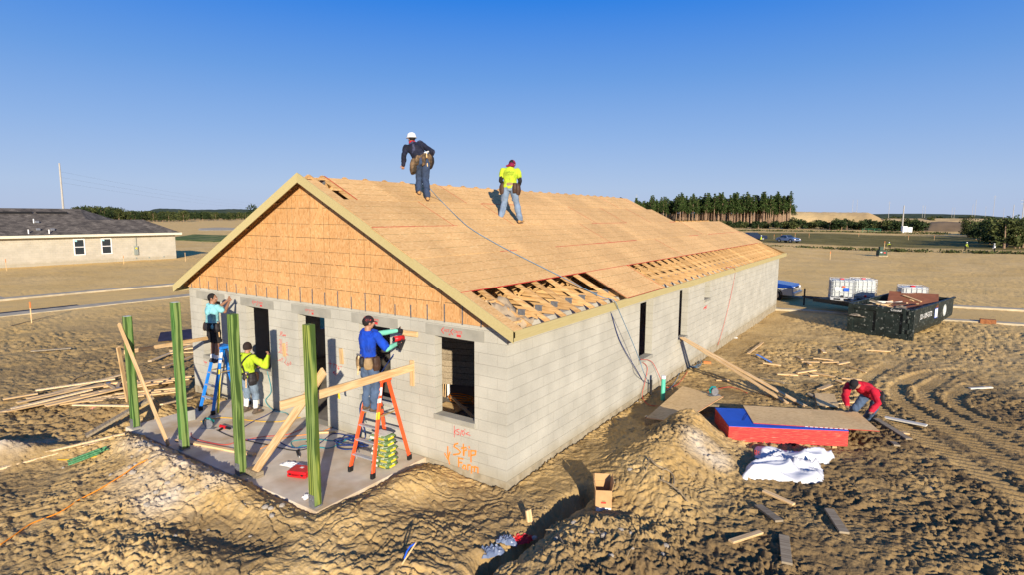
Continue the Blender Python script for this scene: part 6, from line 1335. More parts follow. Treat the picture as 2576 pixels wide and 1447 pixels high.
# ------------------------------------------------------------------ vehicles
M_glass = mat('car_glass', (.02, .03, .04), .08, .05, spec=.8); M_tyre = mat('tyre', (.018, .018, .018), .85, .1); M_chrome = mat('rim_metal', (.5, .5, .52), .3, .05, metal=.8)
def car(label, loc, rz_, kind, m1, m2, s_=1.0):
    t = thing(kind, label, 'car' if kind != 'pickup_truck' else 'pickup truck', loc, rz_); sedan = kind == 'sedan'
    L, W_ = (2.25, .86) if sedan else (2.35, .92)
    side = [(-L, .42), (-L+.02, .78), (-L+.25, .90), (-1.45, .95), (-.95, 1.38), (.05, 1.42), (.75, 1.0), (L-.25, .84), (L-.03, .68), (L, .42)] if sedan else \
           [(-L, .50), (-L+.02, 1.05), (-1.9, 1.12), (-1.75, 1.62), (.15, 1.66), (.72, 1.14), (1.2, 1.10), (L-.12, 1.0), (L, .82), (L, .50)]
    n = len(side); belt = .93 if sedan else 1.12
    def shell(pts, wfun, m, nm):
        mb = MB(); k = len(pts); rows_ = []
        for sy in (-1, -.9, -.5, .5, .9, 1): rows_.append([(x, sy*wfun(z), z-(.03 if abs(sy) == 1 else 0)*1) for x, z in pts])
        vs = [p for r in rows_ for p in r]; fs = []
        for j in range(5):
            for i in range(k): fs.append((j*k+i, j*k+(i+1) % k, (j+1)*k+(i+1) % k, (j+1)*k+i))
        fs.append(tuple(range(k))[::-1]); fs.append(tuple(5*k+i for i in range(k))); mb.add(vs, fs); return mb.build(nm, m, t, smooth=False)
    wf = lambda z: W_ if z < belt else W_-(z-belt)*.32
    low = [(-L, .30), (-L, .62), (L, .62), (L, .30)]
    shell([(x, z) for x, z in side], wf, m1, 'body'); 
    MB().box((-L-.02, -W_-.006, .34), (L+.02, W_+.006, .58 if sedan else .84)).build('lower_body', m2, t, bev=.04)
    # glasshouse
    g = [(-1.38, .96), (-.92, 1.34), (.02, 1.38), (.62, 1.0)] if sedan else [(-1.68, 1.16), (-1.62, 1.56), (.10, 1.60), (.58, 1.17)]
    for sy in (-1, 1):
        for i, (a, b2) in enumerate(((0, .46), (.5, 1))):
            def P(f, top): 
                lo_, hi_ = g[0], g[3]; tl, tr_ = g[1], g[2]
                x = (tl[0]+(tr_[0]-tl[0])*f) if top else (lo_[0]+(hi_[0]-lo_[0])*f); z = (tl[1] if top else lo_[1]); return (x, sy*(wf(z)+.004), z)
            MB().add([P(a, 0), P(b2, 0), P(b2, 1), P(a, 1)], [(0, 1, 2, 3)]).build('side_window', M_glass, t)
    xa, za = (.10, 1.40) if sedan else (.18, 1.62); xb, zb = (.72, 1.03) if sedan else (.68, 1.19)
    MB().add([(xa+.03, -wf(za)*.9, za), (xa+.03, wf(za)*.9, za), (xb+.03, wf(zb)*.92, zb), (xb+.03, -wf(zb)*.92, zb)], [(0, 1, 2, 3)]).build('windscreen', M_glass, t)
    for x in (-1.38, 1.38):
        for sy in (-1, 1):
            wl = MB().lathe([(.0, -.10), (.24, -.11), (.33, -.10), (.345, -.05), (.345, .05), (.33, .10), (.24, .11), (.0, .10)], 22, Matrix.Translation((x, sy*(W_-.08), .335)) @ Matrix.Rotation(R_(90), 4, 'X'), cap=False).build('wheel', M_tyre, t, smooth=False)
            MB().lathe([(.0, 0), (.20, 0), (.22, .012), (.0, .02)], 16, Matrix.Translation((x, sy*(W_+.03), .335)) @ Matrix.Rotation(R_(-90*sy), 4, 'X'), cap=False).build('rim', M_chrome, wl)
            MB().lathe([(.36, 0), (.42, 0), (.42, .014), (.36, .014)], 22, Matrix.Translation((x, sy*(W_+.004), .335)) @ Matrix.Rotation(R_(-90*sy), 4, 'X'), cap=False).build('wheel_arch', M_black, t)
    hz = .70 if sedan else .86
    for sy in (-1, 1):
        MB().box((L-.06, sy*.62-.16, hz-.08), (L+.012, sy*.62+.16, hz+.05)).build('headlight', M_white, t, bev=.02); MB().box((L-.07, sy*.74-.08, hz-.15), (L+.008, sy*.74+.09, hz-.09)).build('indicator', mat('amber', (.8, .25, .02), .4) if 'amber' not in MATS else MATS['amber'], t)
        MB().box((-L-.012, sy*.68-.14, hz-.05), (-L+.05, sy*.68+.14, hz+.10)).build('tail_light', M_red, t, bev=.01); MB().box((.45, sy*(W_+.02)-.10, belt+.02), (.60, sy*(W_+.02)+.10, belt+.14)).build('mirror', m1, t, bev=.02)
    MB().box((L-.02, -.42, hz-.08), (L+.014, .42, hz+.04)).build('grille', M_blackm, t); MB().box((L-.05, -W_+.02, .38), (L+.09, W_-.02, .56)).build('bumper', m2, t, bev=.03)
    return t
M_cblue = mat('paint_blue', (.01, .05, .30), .25, .03, 2, metal=.2, coat=.6); M_csilver = mat('paint_silver', (.52, .52, .50), .3, .03, 2, metal=.35, coat=.5); M_cgrey = mat('paint_blue_grey', (.16, .22, .36), .25, .03, 2, metal=.3, coat=.6); M_cdark = mat('paint_dark', (.015, .025, .06), .25, .03, 2, metal=.2, coat=.6)
pz = onz(1962, 757, -.36)
car('blue and silver pickup with its front showing past the far corner of the house', (pz.x-1.55, pz.y+.95, -.38), -.10, 'pickup_truck', M_cblue, M_csilver)
pz = onz(1982, 612, -.45); car('silver blue sedan parked far off beyond the house', (pz.x, pz.y, gzs(pz.x, pz.y)), YAW*-1+math.pi*0-1.25+.05, 'sedan', M_cgrey, M_cgrey)
pz = onz(1898, 606, -.45); car('dark blue car parked left of the far silver sedan', (pz.x, pz.y, gzs(pz.x, pz.y)), .75, 'estate_car', M_cdark, M_cdark)
# transformer cabinet on its pad
pz = onz(2217, 645, -.5); t = thing('transformer_cabinet', 'dark green utility cabinet alone on the open sand', 'utility cabinet', (pz.x, pz.y, gzs(pz.x, pz.y)), .5); t.scale = (.68, .68, .62)
M_tgreen = mat('cabinet_green', (.02, .05, .03), .5, .1, 4); MB().box((-.85, -.75, 0), (.85, .75, .15)).build('pad', M_kerb, t); MB().box((-.75, -.6, .15), (.75, .6, 1.25)).build('housing', M_tgreen, t, bev=.03); MB().box((-.35, .0, 1.25), (.30, .6, 2.0)).build('tall_box', M_tgreen, t, bev=.02); MB().box((-.5, -.606, .75), (-.2, -.602, .95)).build('sticker', M_white, t); MB().box((.1, -.606, .65), (.45, -.602, .9)).build('sticker', M_red, t)
# ================================================================== YARD, left side
rl = random.Random(17)
lum = [(0, 1150, 1160, 935, 'long'), (240, 1040, 1050, 830, 0), (310, 960, 1000, 860, 0), (400, 1115, 1300, 900, 0), (520, 1110, 1400, 980, 0), (640, 1105, 1160, 1065, 0), (150, 1080, 900, 900, 0), (60, 1150, 700, 1000, 0), (780, 1080, 1540, 960, 0),
       (900, 940, 1660, 830, 0), (1000, 1000, 1640, 910, 0), (1180, 900, 1650, 850, 0), (1100, 960, 1540, 870, 0), (25, 1035, 330, 985, 0), (230, 1035, 700, 945, 0), (860, 985, 1500, 880, 0), (480, 1095, 1100, 990, 0), (330, 1020, 1000, 900, 0),
       (1300, 700, 1670, 560, 0), (1420, 762, 1680, 650, 0), (1450, 575, 1680, 545, 0), (1470, 610, 1680, 585, 0), (1480, 640, 1680, 615, 0), (1400, 1060, 1660, 1010, 0), (300, 1090, 1000, 955, 0), (700, 1020, 1350, 915, 0), (560, 975, 1200, 880, 0), (100, 1115, 800, 965, 0), (950, 1045, 1550, 930, 0), (1050, 930, 1600, 860, 0)]
for i, (x0, y0, x1, y1, _) in enumerate(lum):
    h = .04+.03*(i % 4); a = ong(*kL(x0, y0), h); b2 = ong(*kL(x1, y1), h); a, b2 = lay(a, b2, .02+.035*(i % 4))
    if i < 18 or i > 22: lab = 'board in the long loose pile of pale lumber left of the porch posts'; gr = 'loose lumber pile on the left'
    else: lab = 'board stacked on the sand behind the left corner of the house'; gr = 'lumber behind the left corner'
    if 18 <= i <= 22: lab = ['thick board in the middle of', 'lowest wide board of', 'topmost thin board of', 'second thin board from the top of', 'third thin board from the top of'][i-18]+' the lumber behind the left house corner'
    plank('lumber_board', a, b2, .09 if i % 3 else .13, .036, rl.choice([M_lumber, M_lumber, M_lumber_y, M_lumber]), lab, 'board', gr, up=(0, rl.uniform(-.2, .2), 1))
# white trussed offcut with plates
t = thing('truss_offcut', 'small braced wood frame with metal plates on top of the lumber pile', 'wood frame', ong(*kL(1010, 900), .20), -.3)
for a, b2 in (((-.35, -.2, 0), (.40, -.05, 0)), ((-.35, -.2, 0), (-.2, .35, 0)), ((-.2, .35, 0), (.42, .12, 0)), ((-.28, .1, 0), (.42, -.03, 0))): MB().bar(a, b2, .08, .036).build('member', M_lumber, t)
for x, y in ((-.33, -.15), (.38, .02), (-.2, .32)): MB().box((x-.08, y-.05, .019), (x+.08, y+.05, .023)).build('plate', M_steel, t)
plank('beam', ong(*kL(745, 1340), .12), ong(*kL(1330, 1000), .42), .20, .05, M_weath, 'wide greenish weathered plank propped behind the shortest post', 'plank')
plank('long_board', ong(0, 1180, .05), ong(*kL(1100, 1328), .12), .10, .036, M_lumber_y, 'upper one of two long pale boards running to the slab corner at the left', 'board', 'long boards at the slab corner')
plank('long_board', ong(0, 1166, .08), ong(*kL(1085, 1318), .16), .06, .036, M_lumber_y, 'lower one of two long pale boards running to the slab corner at the left', 'board', 'long boards at the slab corner')
plank('board', ong(*kL(270, 603), .10), ong(*kL(622, 577), .10), .14, .03, M_weath, 'lone weathered board lying on the sand at the far left', 'board')
M_gstick = wood('green_sticks', (.10, .28, .13), (.04, .14, .06), 0)
t = thing('stake_bundle', 'bundle of green stakes lying on the dirt in front of the long boards', 'stake bundle', ong(183, 1166, .06), 0); e = ong(262, 1136, .08)-ong(183, 1166, .06)
for k in range(12): o_ = V((rl.uniform(-.05, .05), rl.uniform(-.09, .09), .02*(k % 4))); MB().bar(o_, e*rl.uniform(.9, 1.05)+o_, .03, .02).build('stake', M_gstick, t)
lsq = [ong(*kL(*q), h) for q, h in (((1368, 518), .05), ((1672, 492), .10), ((1672, 408), .25), ((1392, 440), .22))]
lsheet('dark purple board lying behind the left corner of the house', lsq, mat('dark_panel', (.03, .025, .04), .6, .2, 4), .02)
def stake(px, py, h, lab, tip=True):
    p = ong(px, py, 0) if py > 745 else onz(px, py, -.4); t = thing('survey_stake', lab, 'stake', (p.x, p.y, gzs(p.x, p.y)), .3, 'survey stakes')
    MB().box((-.022, -.012, -.1), (.022, .012, h)).build('shaft', M_lumber, t)
    if tip: MB().box((-.026, -.016, h*.72), (.026, .016, h+.01)).build('painted_tip', mat('stake_orange', (.8, .22, .06), .6) if 'stake_orange' not in MATS else MATS['stake_orange'], t)
stake(80, 815, .95, 'orange tipped stake on the near side of the side street'); stake(17, 686, 1.0, 'orange tipped stake at the far left in front of the finished wall'); stake(303, 646, .8, 'pink tipped stake below the second window of the far house', 1) ; stake(195, 648, .8, 'pale stake below the first window of the far house'); stake(249, 650, 1.0, 'thin stake below the gap between the far house windows'); stake(312, 668, .8, 'thin stake on the sand in front of the far house'); stake(467, 661, .9, 'stake standing right of the far house', 0)
o = MB().box((-2.2, -.35, -.3), (2.2, .35, .025)).build('storm_drain', M_black); p = onz(*kL(235, 258), -.2); o.location = (p.x, p.y, float(base_z(p.x, p.y))+.03); o.rotation_euler[2] = R_(90); tag(o, 'dark storm drain opening in the near kerb of the side street', 'drain')
crumple('pink_rag', 'pink scrap on the dirt below the lumber pile', 'rag', ong(*kL(830, 1112), 0), .10, .07, .08, mat('pink', (.65, .25, .2), .8), 51)

# ================================================================== NEIGHBOUR HOUSE
nb = thing('neighbour_house', 'finished pale block house with dark shingled roof at the left edge', 'house')
NX_, NY1, NY0 = -61.0, 24.6, -8.0; s2 = .46; ze = 2.60; xe = -60.5
zr2 = lambda x: ze+s2*(xe-x)
NOP = [(15.10, 16.05, .62, 2.2), (17.43, 18.38, .62, 2.2), (1.5, 2.45, .62, 2.2)]
wall('side_wall', False, NX_-.2, NX_, NY0, NY1, -.45, 2.45, NOP, M_block_nb, nb)
wall('end_wall', True, NY1-.2, NY1, NX_-7.6, NX_-.2, -.45, 2.45, [], M_block_nb, nb); wall('end_wall', True, NY0, NY0+.2, NX_-11.2, NX_-.2, -.45, 2.45, [], M_block_nb, nb); wall('rear_wall', False, NX_-11.4, NX_-11.2, NY0, NY1, -.45, 2.45, [], M_block_nb, nb)
MB().box((NX_-11.4, NY0-.02, -.9), (NX_+.06, NY1+.06, -.38)).build('footing', M_white, nb)
MB().box((NX_-.35, NY0+.3, -.44), (NX_-.3, NY1-.3, 2.3)).build('dark_backing', M_blk, nb)  # black sheet standing in for the dark rooms behind the windows
M_shing = bpy.data.materials.new('shingles'); M_shing.use_nodes = True
def _sh():
    t = M_shing.node_tree; b = t.nodes['Principled BSDF']; b.inputs['Roughness'].default_value = .95; tc = t.nodes.new('ShaderNodeTexCoord'); sp = t.nodes.new('ShaderNodeSeparateXYZ'); cb_ = t.nodes.new('ShaderNodeCombineXYZ'); _lnk(t, tc.outputs['Object'], sp.inputs[0]); _lnk(t, sp.outputs[1], cb_.inputs[0]); _lnk(t, sp.outputs[0], cb_.inputs[1])
    br = t.nodes.new('ShaderNodeTexBrick'); br.inputs['Scale'].default_value = 1; br.inputs['Brick Width'].default_value = .34; br.inputs['Row Height'].default_value = .16; br.inputs['Mortar Size'].default_value = .006; br.inputs['Color1'].default_value = (.075, .062, .05, 1); br.inputs['Color2'].default_value = (.17, .145, .115, 1); br.inputs['Mortar'].default_value = (.03, .027, .025, 1); br.inputs['Bias'].default_value = -.2
    _lnk(t, cb_.outputs[0], br.inputs['Vector']); n = t.nodes.new('ShaderNodeTexNoise'); n.inputs['Scale'].default_value = 1.1; n.inputs['Detail'].default_value = 6; _lnk(t, tc.outputs['Object'], n.inputs['Vector']); mr = t.nodes.new('ShaderNodeMapRange'); mr.inputs[1].default_value = .35; mr.inputs[2].default_value = .65; mr.inputs[3].default_value = .7; mr.inputs[4].default_value = 1.35; _lnk(t, n.outputs[0], mr.inputs[0])
    hv = t.nodes.new('ShaderNodeHueSaturation'); _lnk(t, mr.outputs[0], hv.inputs['Value']); _lnk(t, br.outputs[0], hv.inputs['Color']); _lnk(t, hv.outputs[0], b.inputs['Base Color'])
_sh()
xr_ = -66.0-.0; zR = zr2(xr_); 
A0 = (xe, NY0-.4, ze); A1 = (xe, NY1+.45, ze); R0 = (xr_, NY0-.4, zR); R1 = (xr_, 17.7, zR); W0 = (-63.6, 17.25, zr2(-63.6)); W1 = (-63.6, 22.6, zr2(-63.6)); B0 = (-71.5, NY0-.4, ze); B1 = (-71.5, 21, ze); C1 = (-66.8, NY1+.45, ze)
mb = MB(); mb.add([A0, A1, W1, W0, R1, R0, B0, B1, C1], [(0, 1, 2, 3, 4, 5), (1, 8, 2), (2, 8, 7, 4, 3), (5, 4, 7, 6)]); rfo = mb.build('roof', M_shing, nb)
MB().box((xe-.02, NY0-.4, ze-.20), (xe+.04, NY1+.49, ze+.03)).build('eave_fascia', mat('trim_cream', (.72, .68, .52), .6, .04), nb); MB().box((-66.8, NY1+.45, ze-.20), (xe-.02, NY1+.49, ze+.03)).build('eave_fascia', MATS['trim_cream'], nb)
MB().box((NX_-.1, NY0, ze-.19), (xe-.03, NY1+.4, ze-.16)).build('soffit', MATS['trim_cream'], nb)
for y0, y1, z0, z1 in NOP:
    f = MB(); f.box((NX_-.06, y0, z0), (NX_+.03, y0+.09, z1)); f.box((NX_-.06, y1-.09, z0), (NX_+.03, y1, z1)); f.box((NX_-.06, y0+.09, z0), (NX_+.03, y1-.09, z0+.09)); f.box((NX_-.06, y0+.09, z1-.09), (NX_+.03, y1-.09, z1)); f.box((NX_-.05, y0+.09, (z0+z1)/2-.035), (NX_+.02, y1-.09, (z0+z1)/2+.035))
    fr_ = f.build('window', M_white, nb); MB().box((NX_-.04, y0+.05, z0+.05), (NX_-.02, y1-.05, z1-.05)).build('pane', M_glass, fr_); MB().box((NX_-.019, y0+.10, z1-.26), (NX_-.012, y0+.32, z1-.11)).build('sticker', mat('sticker_cyan', (.35, .65, .7), .5) if 'sticker_cyan' not in MATS else MATS['sticker_cyan'], fr_)
M_cab = mat('cabinet_grey', (.25, .28, .25), .5, .1)
mbx = MB().box((NX_, 20.38, .40), (NX_+.14, 20.74, 1.32)).build('meter_box', M_cab, nb); MB().lathe([(.09, 0), (.09, .05)], 14, Matrix.Translation((NX_+.14, 20.56, 1.08)) @ Matrix.Rotation(R_(90), 4, 'Y')).build('dial', M_yel, mbx)
MB().tube([(NX_+.05, 20.62, 1.3), (NX_+.05, 20.62, 2.44)], .03, 8).build('conduit', M_cab, nb)
for px, py in ((39, 535.5), (131, 536)):
    p = onp(px, py, (s2, 0, 1), ze+s2*xe); MB().box((p.x-.18, p.y-1.25, p.z-.02), (p.x+.12, p.y+1.25, p.z+.16)).build('ridge_vent', M_black, nb)
for px, py in ((93, 560), (96, 579), (132, 579)):
    p = onp(px, py, (s2, 0, 1), ze+s2*xe); MB().box((p.x-.14, p.y-.15, p.z-.02), (p.x+.14, p.y+.15, p.z+.2)).build('roof_vent', M_steel, nb, bev=.02)
for px, py in ((72, 587), (124, 587), (85, 560)):
    p = onp(px, py, (s2, 0, 1), ze+s2*xe); MB().tube([(p.x, p.y, p.z-.1), (p.x, p.y, p.z+.38)], .05, 8).build('vent_stack', M_white, nb)
for yy in (21.8, 23.3, 20.55): MB().box((NX_, yy-.06, -.02), (NX_+.03, yy+.06, .13)).build('outlet_box', M_cab, nb)

# ================================================================== DISTANCE
def far(px, r, z=None):
    d = ray(px, 545); d = np.array([d[0], d[1]]); d /= np.linalg.norm(d); x, y = CAM[0]+d[0]*r, CAM[1]+d[1]*r
    return V((x, y, gzs(x, y) if z is None else z))
# grass strip and pale sand flats beyond the neighbour house
M_grass = mat('grass', (.10, .15, .018), .95, .35, .5, .05, 3, col2=(.24, .22, .06), c2=(.5, .62), c2scale=.25)
def patch(name, label, pts, m, kind, h=.05, step=1):
    mb = MB(); c = [onz(x, y, -.45) for x, y in pts]; vs = [(p.x, p.y, float(G(np.array([p.x]*5), np.array([p.y]*5))[0])+h) for p in c]; cx_ = sum(v_[0] for v_ in vs)/len(vs); cy_ = sum(v_[1] for v_ in vs)/len(vs)
    K_ = 10; rows_ = []
    allv = [(cx_, cy_)]
    n = len(vs)
    for r in range(1, K_+1):
        for v_ in vs: f = r/K_; allv.append((cx_+(v_[0]-cx_)*f, cy_+(v_[1]-cy_)*f))
    xs = np.array([a[0] for a in allv]); ys_ = np.array([a[1] for a in allv]); zs = G(xs, ys_)+h
    fs = [(0, 1+i, 1+(i+1) % n) for i in range(n)]
    for r in range(K_-1):
        for i in range(n): fs.append((1+r*n+i, 1+r*n+(i+1) % n, 1+(r+1)*n+(i+1) % n, 1+(r+1)*n+i))
    zs[-n:] -= h+.25
    mb.add([(float(a), float(b2), float(c2)) for a, b2, c2 in zip(xs, ys_, zs)], fs); o = mb.build(name, m, smooth=True); tag(o, label, None, None, kind); return o
def blob(cx0, cy0, rx_, ry_, n=36, seed=0, wob=.15):
    r0 = random.Random(seed); ph = [r0.uniform(0, 6) for _ in range(3)]
    return [(cx0+rx_*math.cos(a)*(1+wob*math.sin(3*a+ph[0])), cy0+ry_*math.sin(a)*(1+wob*math.sin(5*a+ph[1]))) for a in [2*math.pi*k/n for k in range(n)]]
patch('grass', 'green grass strip between the finished house and the new roof', blob(540, 601, 130, 9, seed=2), M_grass, 'stuff', .12)
patch('sand_flat', 'pale bare concrete pad on the far left sand', blob(560, 578, 75, 3.5, seed=3), M_kerb, 'structure', .15)
# hills and spoil heaps
def ridge(name, label, px0, px1, r, h, depth, m, seed, kind='structure', n=60, base=-1.5, asym=.5):
    r0 = random.Random(seed); mb = MB(); rows_ = 9; vs = []
    prof_ = [vn(np.array([i*.12]), np.array([seed*1.0]), seed)[0] for i in range(n+1)]
    for i in range(n+1):
        f = i/n; px = px0+(px1-px0)*f; env = min(1, f*5)*min(1, (1-f)*5); env = env*env*(3-2*env); hh = h*env*(.86+.16*prof_[i])
        for j in range(rows_):
            g = j/(rows_-1)*2-1; p = far(px, r+depth*g, 0); vs.append((p.x, p.y, base+(hh-base+.0)*(1-abs(g)**1.6)+(.05*h*(vn(np.array([i*1.3]), np.array([j*1.7]), seed+3)[0]-.5))))
    mb.add(vs, [(i*rows_+j, (i+1)*rows_+j, (i+1)*rows_+j+1, i*rows_+j+1) for i in range(n) for j in range(rows_-1)]); o = mb.build(name, m, smooth=True); tag(o, label, None, None, kind); return o
M_sandh = mat('spoil_sand', (.66, .46, .20), .95, .18, .04, .3, .3, col2=(.50, .34, .15), c2=(.5, .65), c2scale=.05)
M_wood = mat('far_woodland', (.035, .055, .022), .95, .4, .06, 1.0, .3, col2=(.06, .075, .03), c2scale=.03)
ridge('spoil_heap', 'yellow sand embankment behind the pine trunks and bushes', 1840, 2260, 470, 8.8, 34, M_sandh, 3); ridge('spoil_heap', 'long low yellow sand bank toward the right horizon', 2150, 2560, 700, 4.5, 40, M_sandh, 8)
ridge('earth_bank', 'brown earth bank in front of the right hand trees', 2290, 2600, 300, 3.4, 26, mat('bank_brown', (.24, .16, .08), .95, .2, .1), 5)
ridge('hill', 'low wooded hill on the far left horizon', 330, 700, 1500, 17, 200, M_wood, 6); ridge('hill', 'low wooded rise at the far centre and right horizon', 1500, 2640, 2600, 20, 200, M_wood, 12, base=-4)
ridge('hill', 'low wooded hill hidden behind the new roof', 600, 1700, 1700, 17, 200, M_wood, 16)
# trees: tapered trunk, limbs, crown of many small leaf faces
def crown_mesh(blobs, n, size, seed, flat=.7):
    r0 = random.Random(seed); mb = MB()
    tot = sum(b[3] for b in blobs)
    for (c, r, sc_, wgt) in blobs:
        for _ in range(int(n*wgt/tot)):
            d = V((r0.gauss(0, 1), r0.gauss(0, 1), r0.gauss(0, 1))).normalized()*r*(r0.random()**.45); p = V(c)+V((d.x, d.y, d.z*sc_)); s_ = size*r0.uniform(.5, 1.4)
            a = V((r0.gauss(0, 1), r0.gauss(0, 1), r0.gauss(0, .6))).normalized(); b2 = a.cross(V((r0.gauss(0, 1), r0.gauss(0, 1), r0.gauss(0, 1)))).normalized()
            mb.add([p-a*s_, p-b2*s_*flat, p+a*s_, p+b2*s_*flat], [(0, 1, 2, 3)])
    return mb
def leafmat(name, c1, c2):
    m = bpy.data.materials.new(name); m.use_nodes = True; t = m.node_tree; b = t.nodes['Principled BSDF']; b.inputs['Roughness'].default_value = .8; b.inputs['Specular IOR Level'].default_value = .15
    g = t.nodes.new('ShaderNodeNewGeometry'); cr = t.nodes.new('ShaderNodeValToRGB'); e = cr.color_ramp.elements; e[0].color = (*c1, 1); e[1].color = (*c2, 1); _lnk(t, g.outputs['Random Per Island'], cr.inputs[0]); _lnk(t, cr.outputs[0], b.inputs['Base Color']); return m
M_pine = leafmat('pine_needles', (.014, .032, .008), (.065, .10, .025)); M_leaf = leafmat('bush_leaves', (.028, .042, .012), (.095, .105, .034)); M_leafd = leafmat('dark_leaves', (.010, .022, .008), (.042, .062, .02)); M_bark = mat('pine_bark', (.30, .20, .13), .9, .25, 2)
pines = []
for v_ in range(5):
    r0 = random.Random(100+v_); H = 15.5+r0.uniform(-1.5, 1.5); bl = []
    for k in range(9): z = H*(.55+.43*k/8); w_ = (2.3-1.7*(k/8)**1.5)*r0.uniform(.7, 1.25); bl.append(((r0.uniform(-1.1, 1.1)*(1-k/9), r0.uniform(-1.1, 1.1)*(1-k/9), z), w_*.85, .6, w_))
    cm = crown_mesh(bl, 620, .30, 200+v_).build('crown', M_pine).data; tm = MB().tube([(0, 0, -.5), (r0.uniform(-.1, .1), 0, H*.5), (0, 0, H*.97)], .2, 7, rs=[.26, .19, .04])
    for k in range(6): z = H*(.5+.07*k); a = r0.uniform(0, 6); tm.tube([(0, 0, z), (math.cos(a)*1.2, math.sin(a)*1.2, z+.35)], .04, 4, rs=[.05, .02])
    tmd = tm.build('trunk', M_bark).data; pines.append((cm, tmd))
for o in [q for q in list(COL.objects) if q.name.split('.')[0] in ('crown', 'trunk') and q.parent is None]: bpy.data.objects.remove(o)
def plant(nm, mods, p, label, cat, group, r0, s_=1.0):
    t = thing(nm, label, cat, p, r0.uniform(0, 6), group); t.scale = (s_, s_, s_)
    for k, (mname) in enumerate(('crown', 'trunk')):
        if mods[k] is None: continue
        o = bpy.data.objects.new(mname, mods[k]); COL.objects.link(o); o.parent = t
    return t
r0 = random.Random(77)
for i in range(230):
    px = 1596+(1988-1596)*((i*.618034) % 1); rr0 = r0.uniform(330, 372) if i % 3 else r0.uniform(330, 342); 
    if px < 1700: rr0 += 20*r0.random()
    plant('pine_tree', pines[i % 5], far(px, rr0), 'tall bare-trunked pine in the grove behind the house roof', 'pine tree', 'pines in the grove', r0, r0.uniform(.86, 1.10)*(1.0 if px > 1700 else .93))
plant('pine_tree', pines[2], far(1995, 372), 'lone small pine at the right end of the grove', 'pine tree', 'pines in the grove', r0, .86)
bush = []
for v_ in range(5):
    r1 = random.Random(300+v_); bl = [((r1.uniform(-1.6, 1.6), r1.uniform(-1.6, 1.6), r1.uniform(.8, 2.4)), r1.uniform(.9, 1.5), .8, 1) for _ in range(7)]
    cm = crown_mesh(bl, 520, .28, 400+v_).build('crown', [M_leaf, M_leafd, M_leafd, M_leafd, M_leaf][v_]).data; tm = MB().tube([(0, 0, -.3), (.05, 0, 1.2), (.1, .1, 2.2)], .1, 6, rs=[.14, .1, .04]); tmd = tm.build('trunk', M_bark).data; bush.append((cm, tmd))
dt = []
for v_ in range(4):
    r1 = random.Random(500+v_); bl = [((r1.uniform(-2, 2), r1.uniform(-2, 2), r1.uniform(1.5, 5.5)), r1.uniform(1.0, 1.8), .9, 1) for _ in range(10)]
    cm = crown_mesh(bl, 800, .30, 600+v_).build('crown', M_leafd if v_ % 2 else M_leaf).data; tm = MB().tube([(0, 0, -.3), (.1, 0, 2.2), (.1, .1, 5)], .1, 6, rs=[.24, .16, .05]); tmd = tm.build('trunk', M_bark).data; dt.append((cm, tmd))
for o in [q for q in list(COL.objects) if q.name.split('.')[0] in ('crown', 'trunk') and q.parent is None]: bpy.data.objects.remove(o)
for i in range(100):
    px = 1700+(2330-1700)*((i*.618034) % 1); s_ = r0.uniform(.8, 1.5)*(1 if px > 1980 else .8)
    plant('bush', bush[i % 5], far(px, r0.uniform(268, 300)), 'dense green bush in the long row along the far field', 'bush', 'bushes along the far field', r0, s_)
for i in range(60):
    px = 2440+(2640-2440)*((i*.618034) % 1); rr0 = r0.uniform(128, 235); 
    if px < 2490: rr0 = r0.uniform(170, 240)
    plant('leafy_tree', dt[i % 4], far(px, rr0), 'dark bushy tree in the thicket at the right edge', 'tree', 'trees at the right edge', r0, r0.uniform(.5, .85))
for i in range(26):
    px = 2060+(2570-2060)*((i*.618034) % 1); plant('bush', bush[i % 5], far(px, r0.uniform(640, 900)), 'distant bush before the right horizon', 'bush', 'distant bushes on the right', r0, r0.uniform(1.4, 2.6))
for i in range(170):
    px = 200+(650-200)*((i*.618034) % 1); rr0 = r0.uniform(430, 600) if px < 470 else r0.uniform(520, 700); k_ = 1.35 if px < 300 else 1.0
    plant('leafy_tree', dt[i % 4], far(px, rr0), 'dark tree in the belt of woods on the left horizon', 'tree', 'woods on the left horizon', r0, r0.uniform(.8, 1.2)*k_)
plant('leafy_tree', dt[1], far(641, 560), 'single taller tree standing above the woods at the left rake', 'tree', None, r0, 2.1)
# low weeds along the ditch on the right
wd = crown_mesh([((r0.uniform(-30, 30), r0.uniform(-1.5, 1.5), .15), 1.2, .25, 1) for _ in range(90)], 5200, .14, 9).build('ditch_weeds', M_leaf); p = far(2300, 108); wd.location = p; wd.rotation_euler[2] = -YAW-1.1+.62; tag(wd, 'strip of low brown green weeds along the ditch', None, None, 'stuff')
wd = crown_mesh([((r0.uniform(-60, 60), r0.uniform(-3, 3), .15), 1.8, .25, 1) for _ in range(120)], 5000, .2, 19).build('field_weeds', M_leaf); p = far(2150, 225); wd.location = p; wd.rotation_euler[2] = -YAW-1.1+.62; tag(wd, 'low scrub along the far edge of the dark field', None, None, 'stuff')
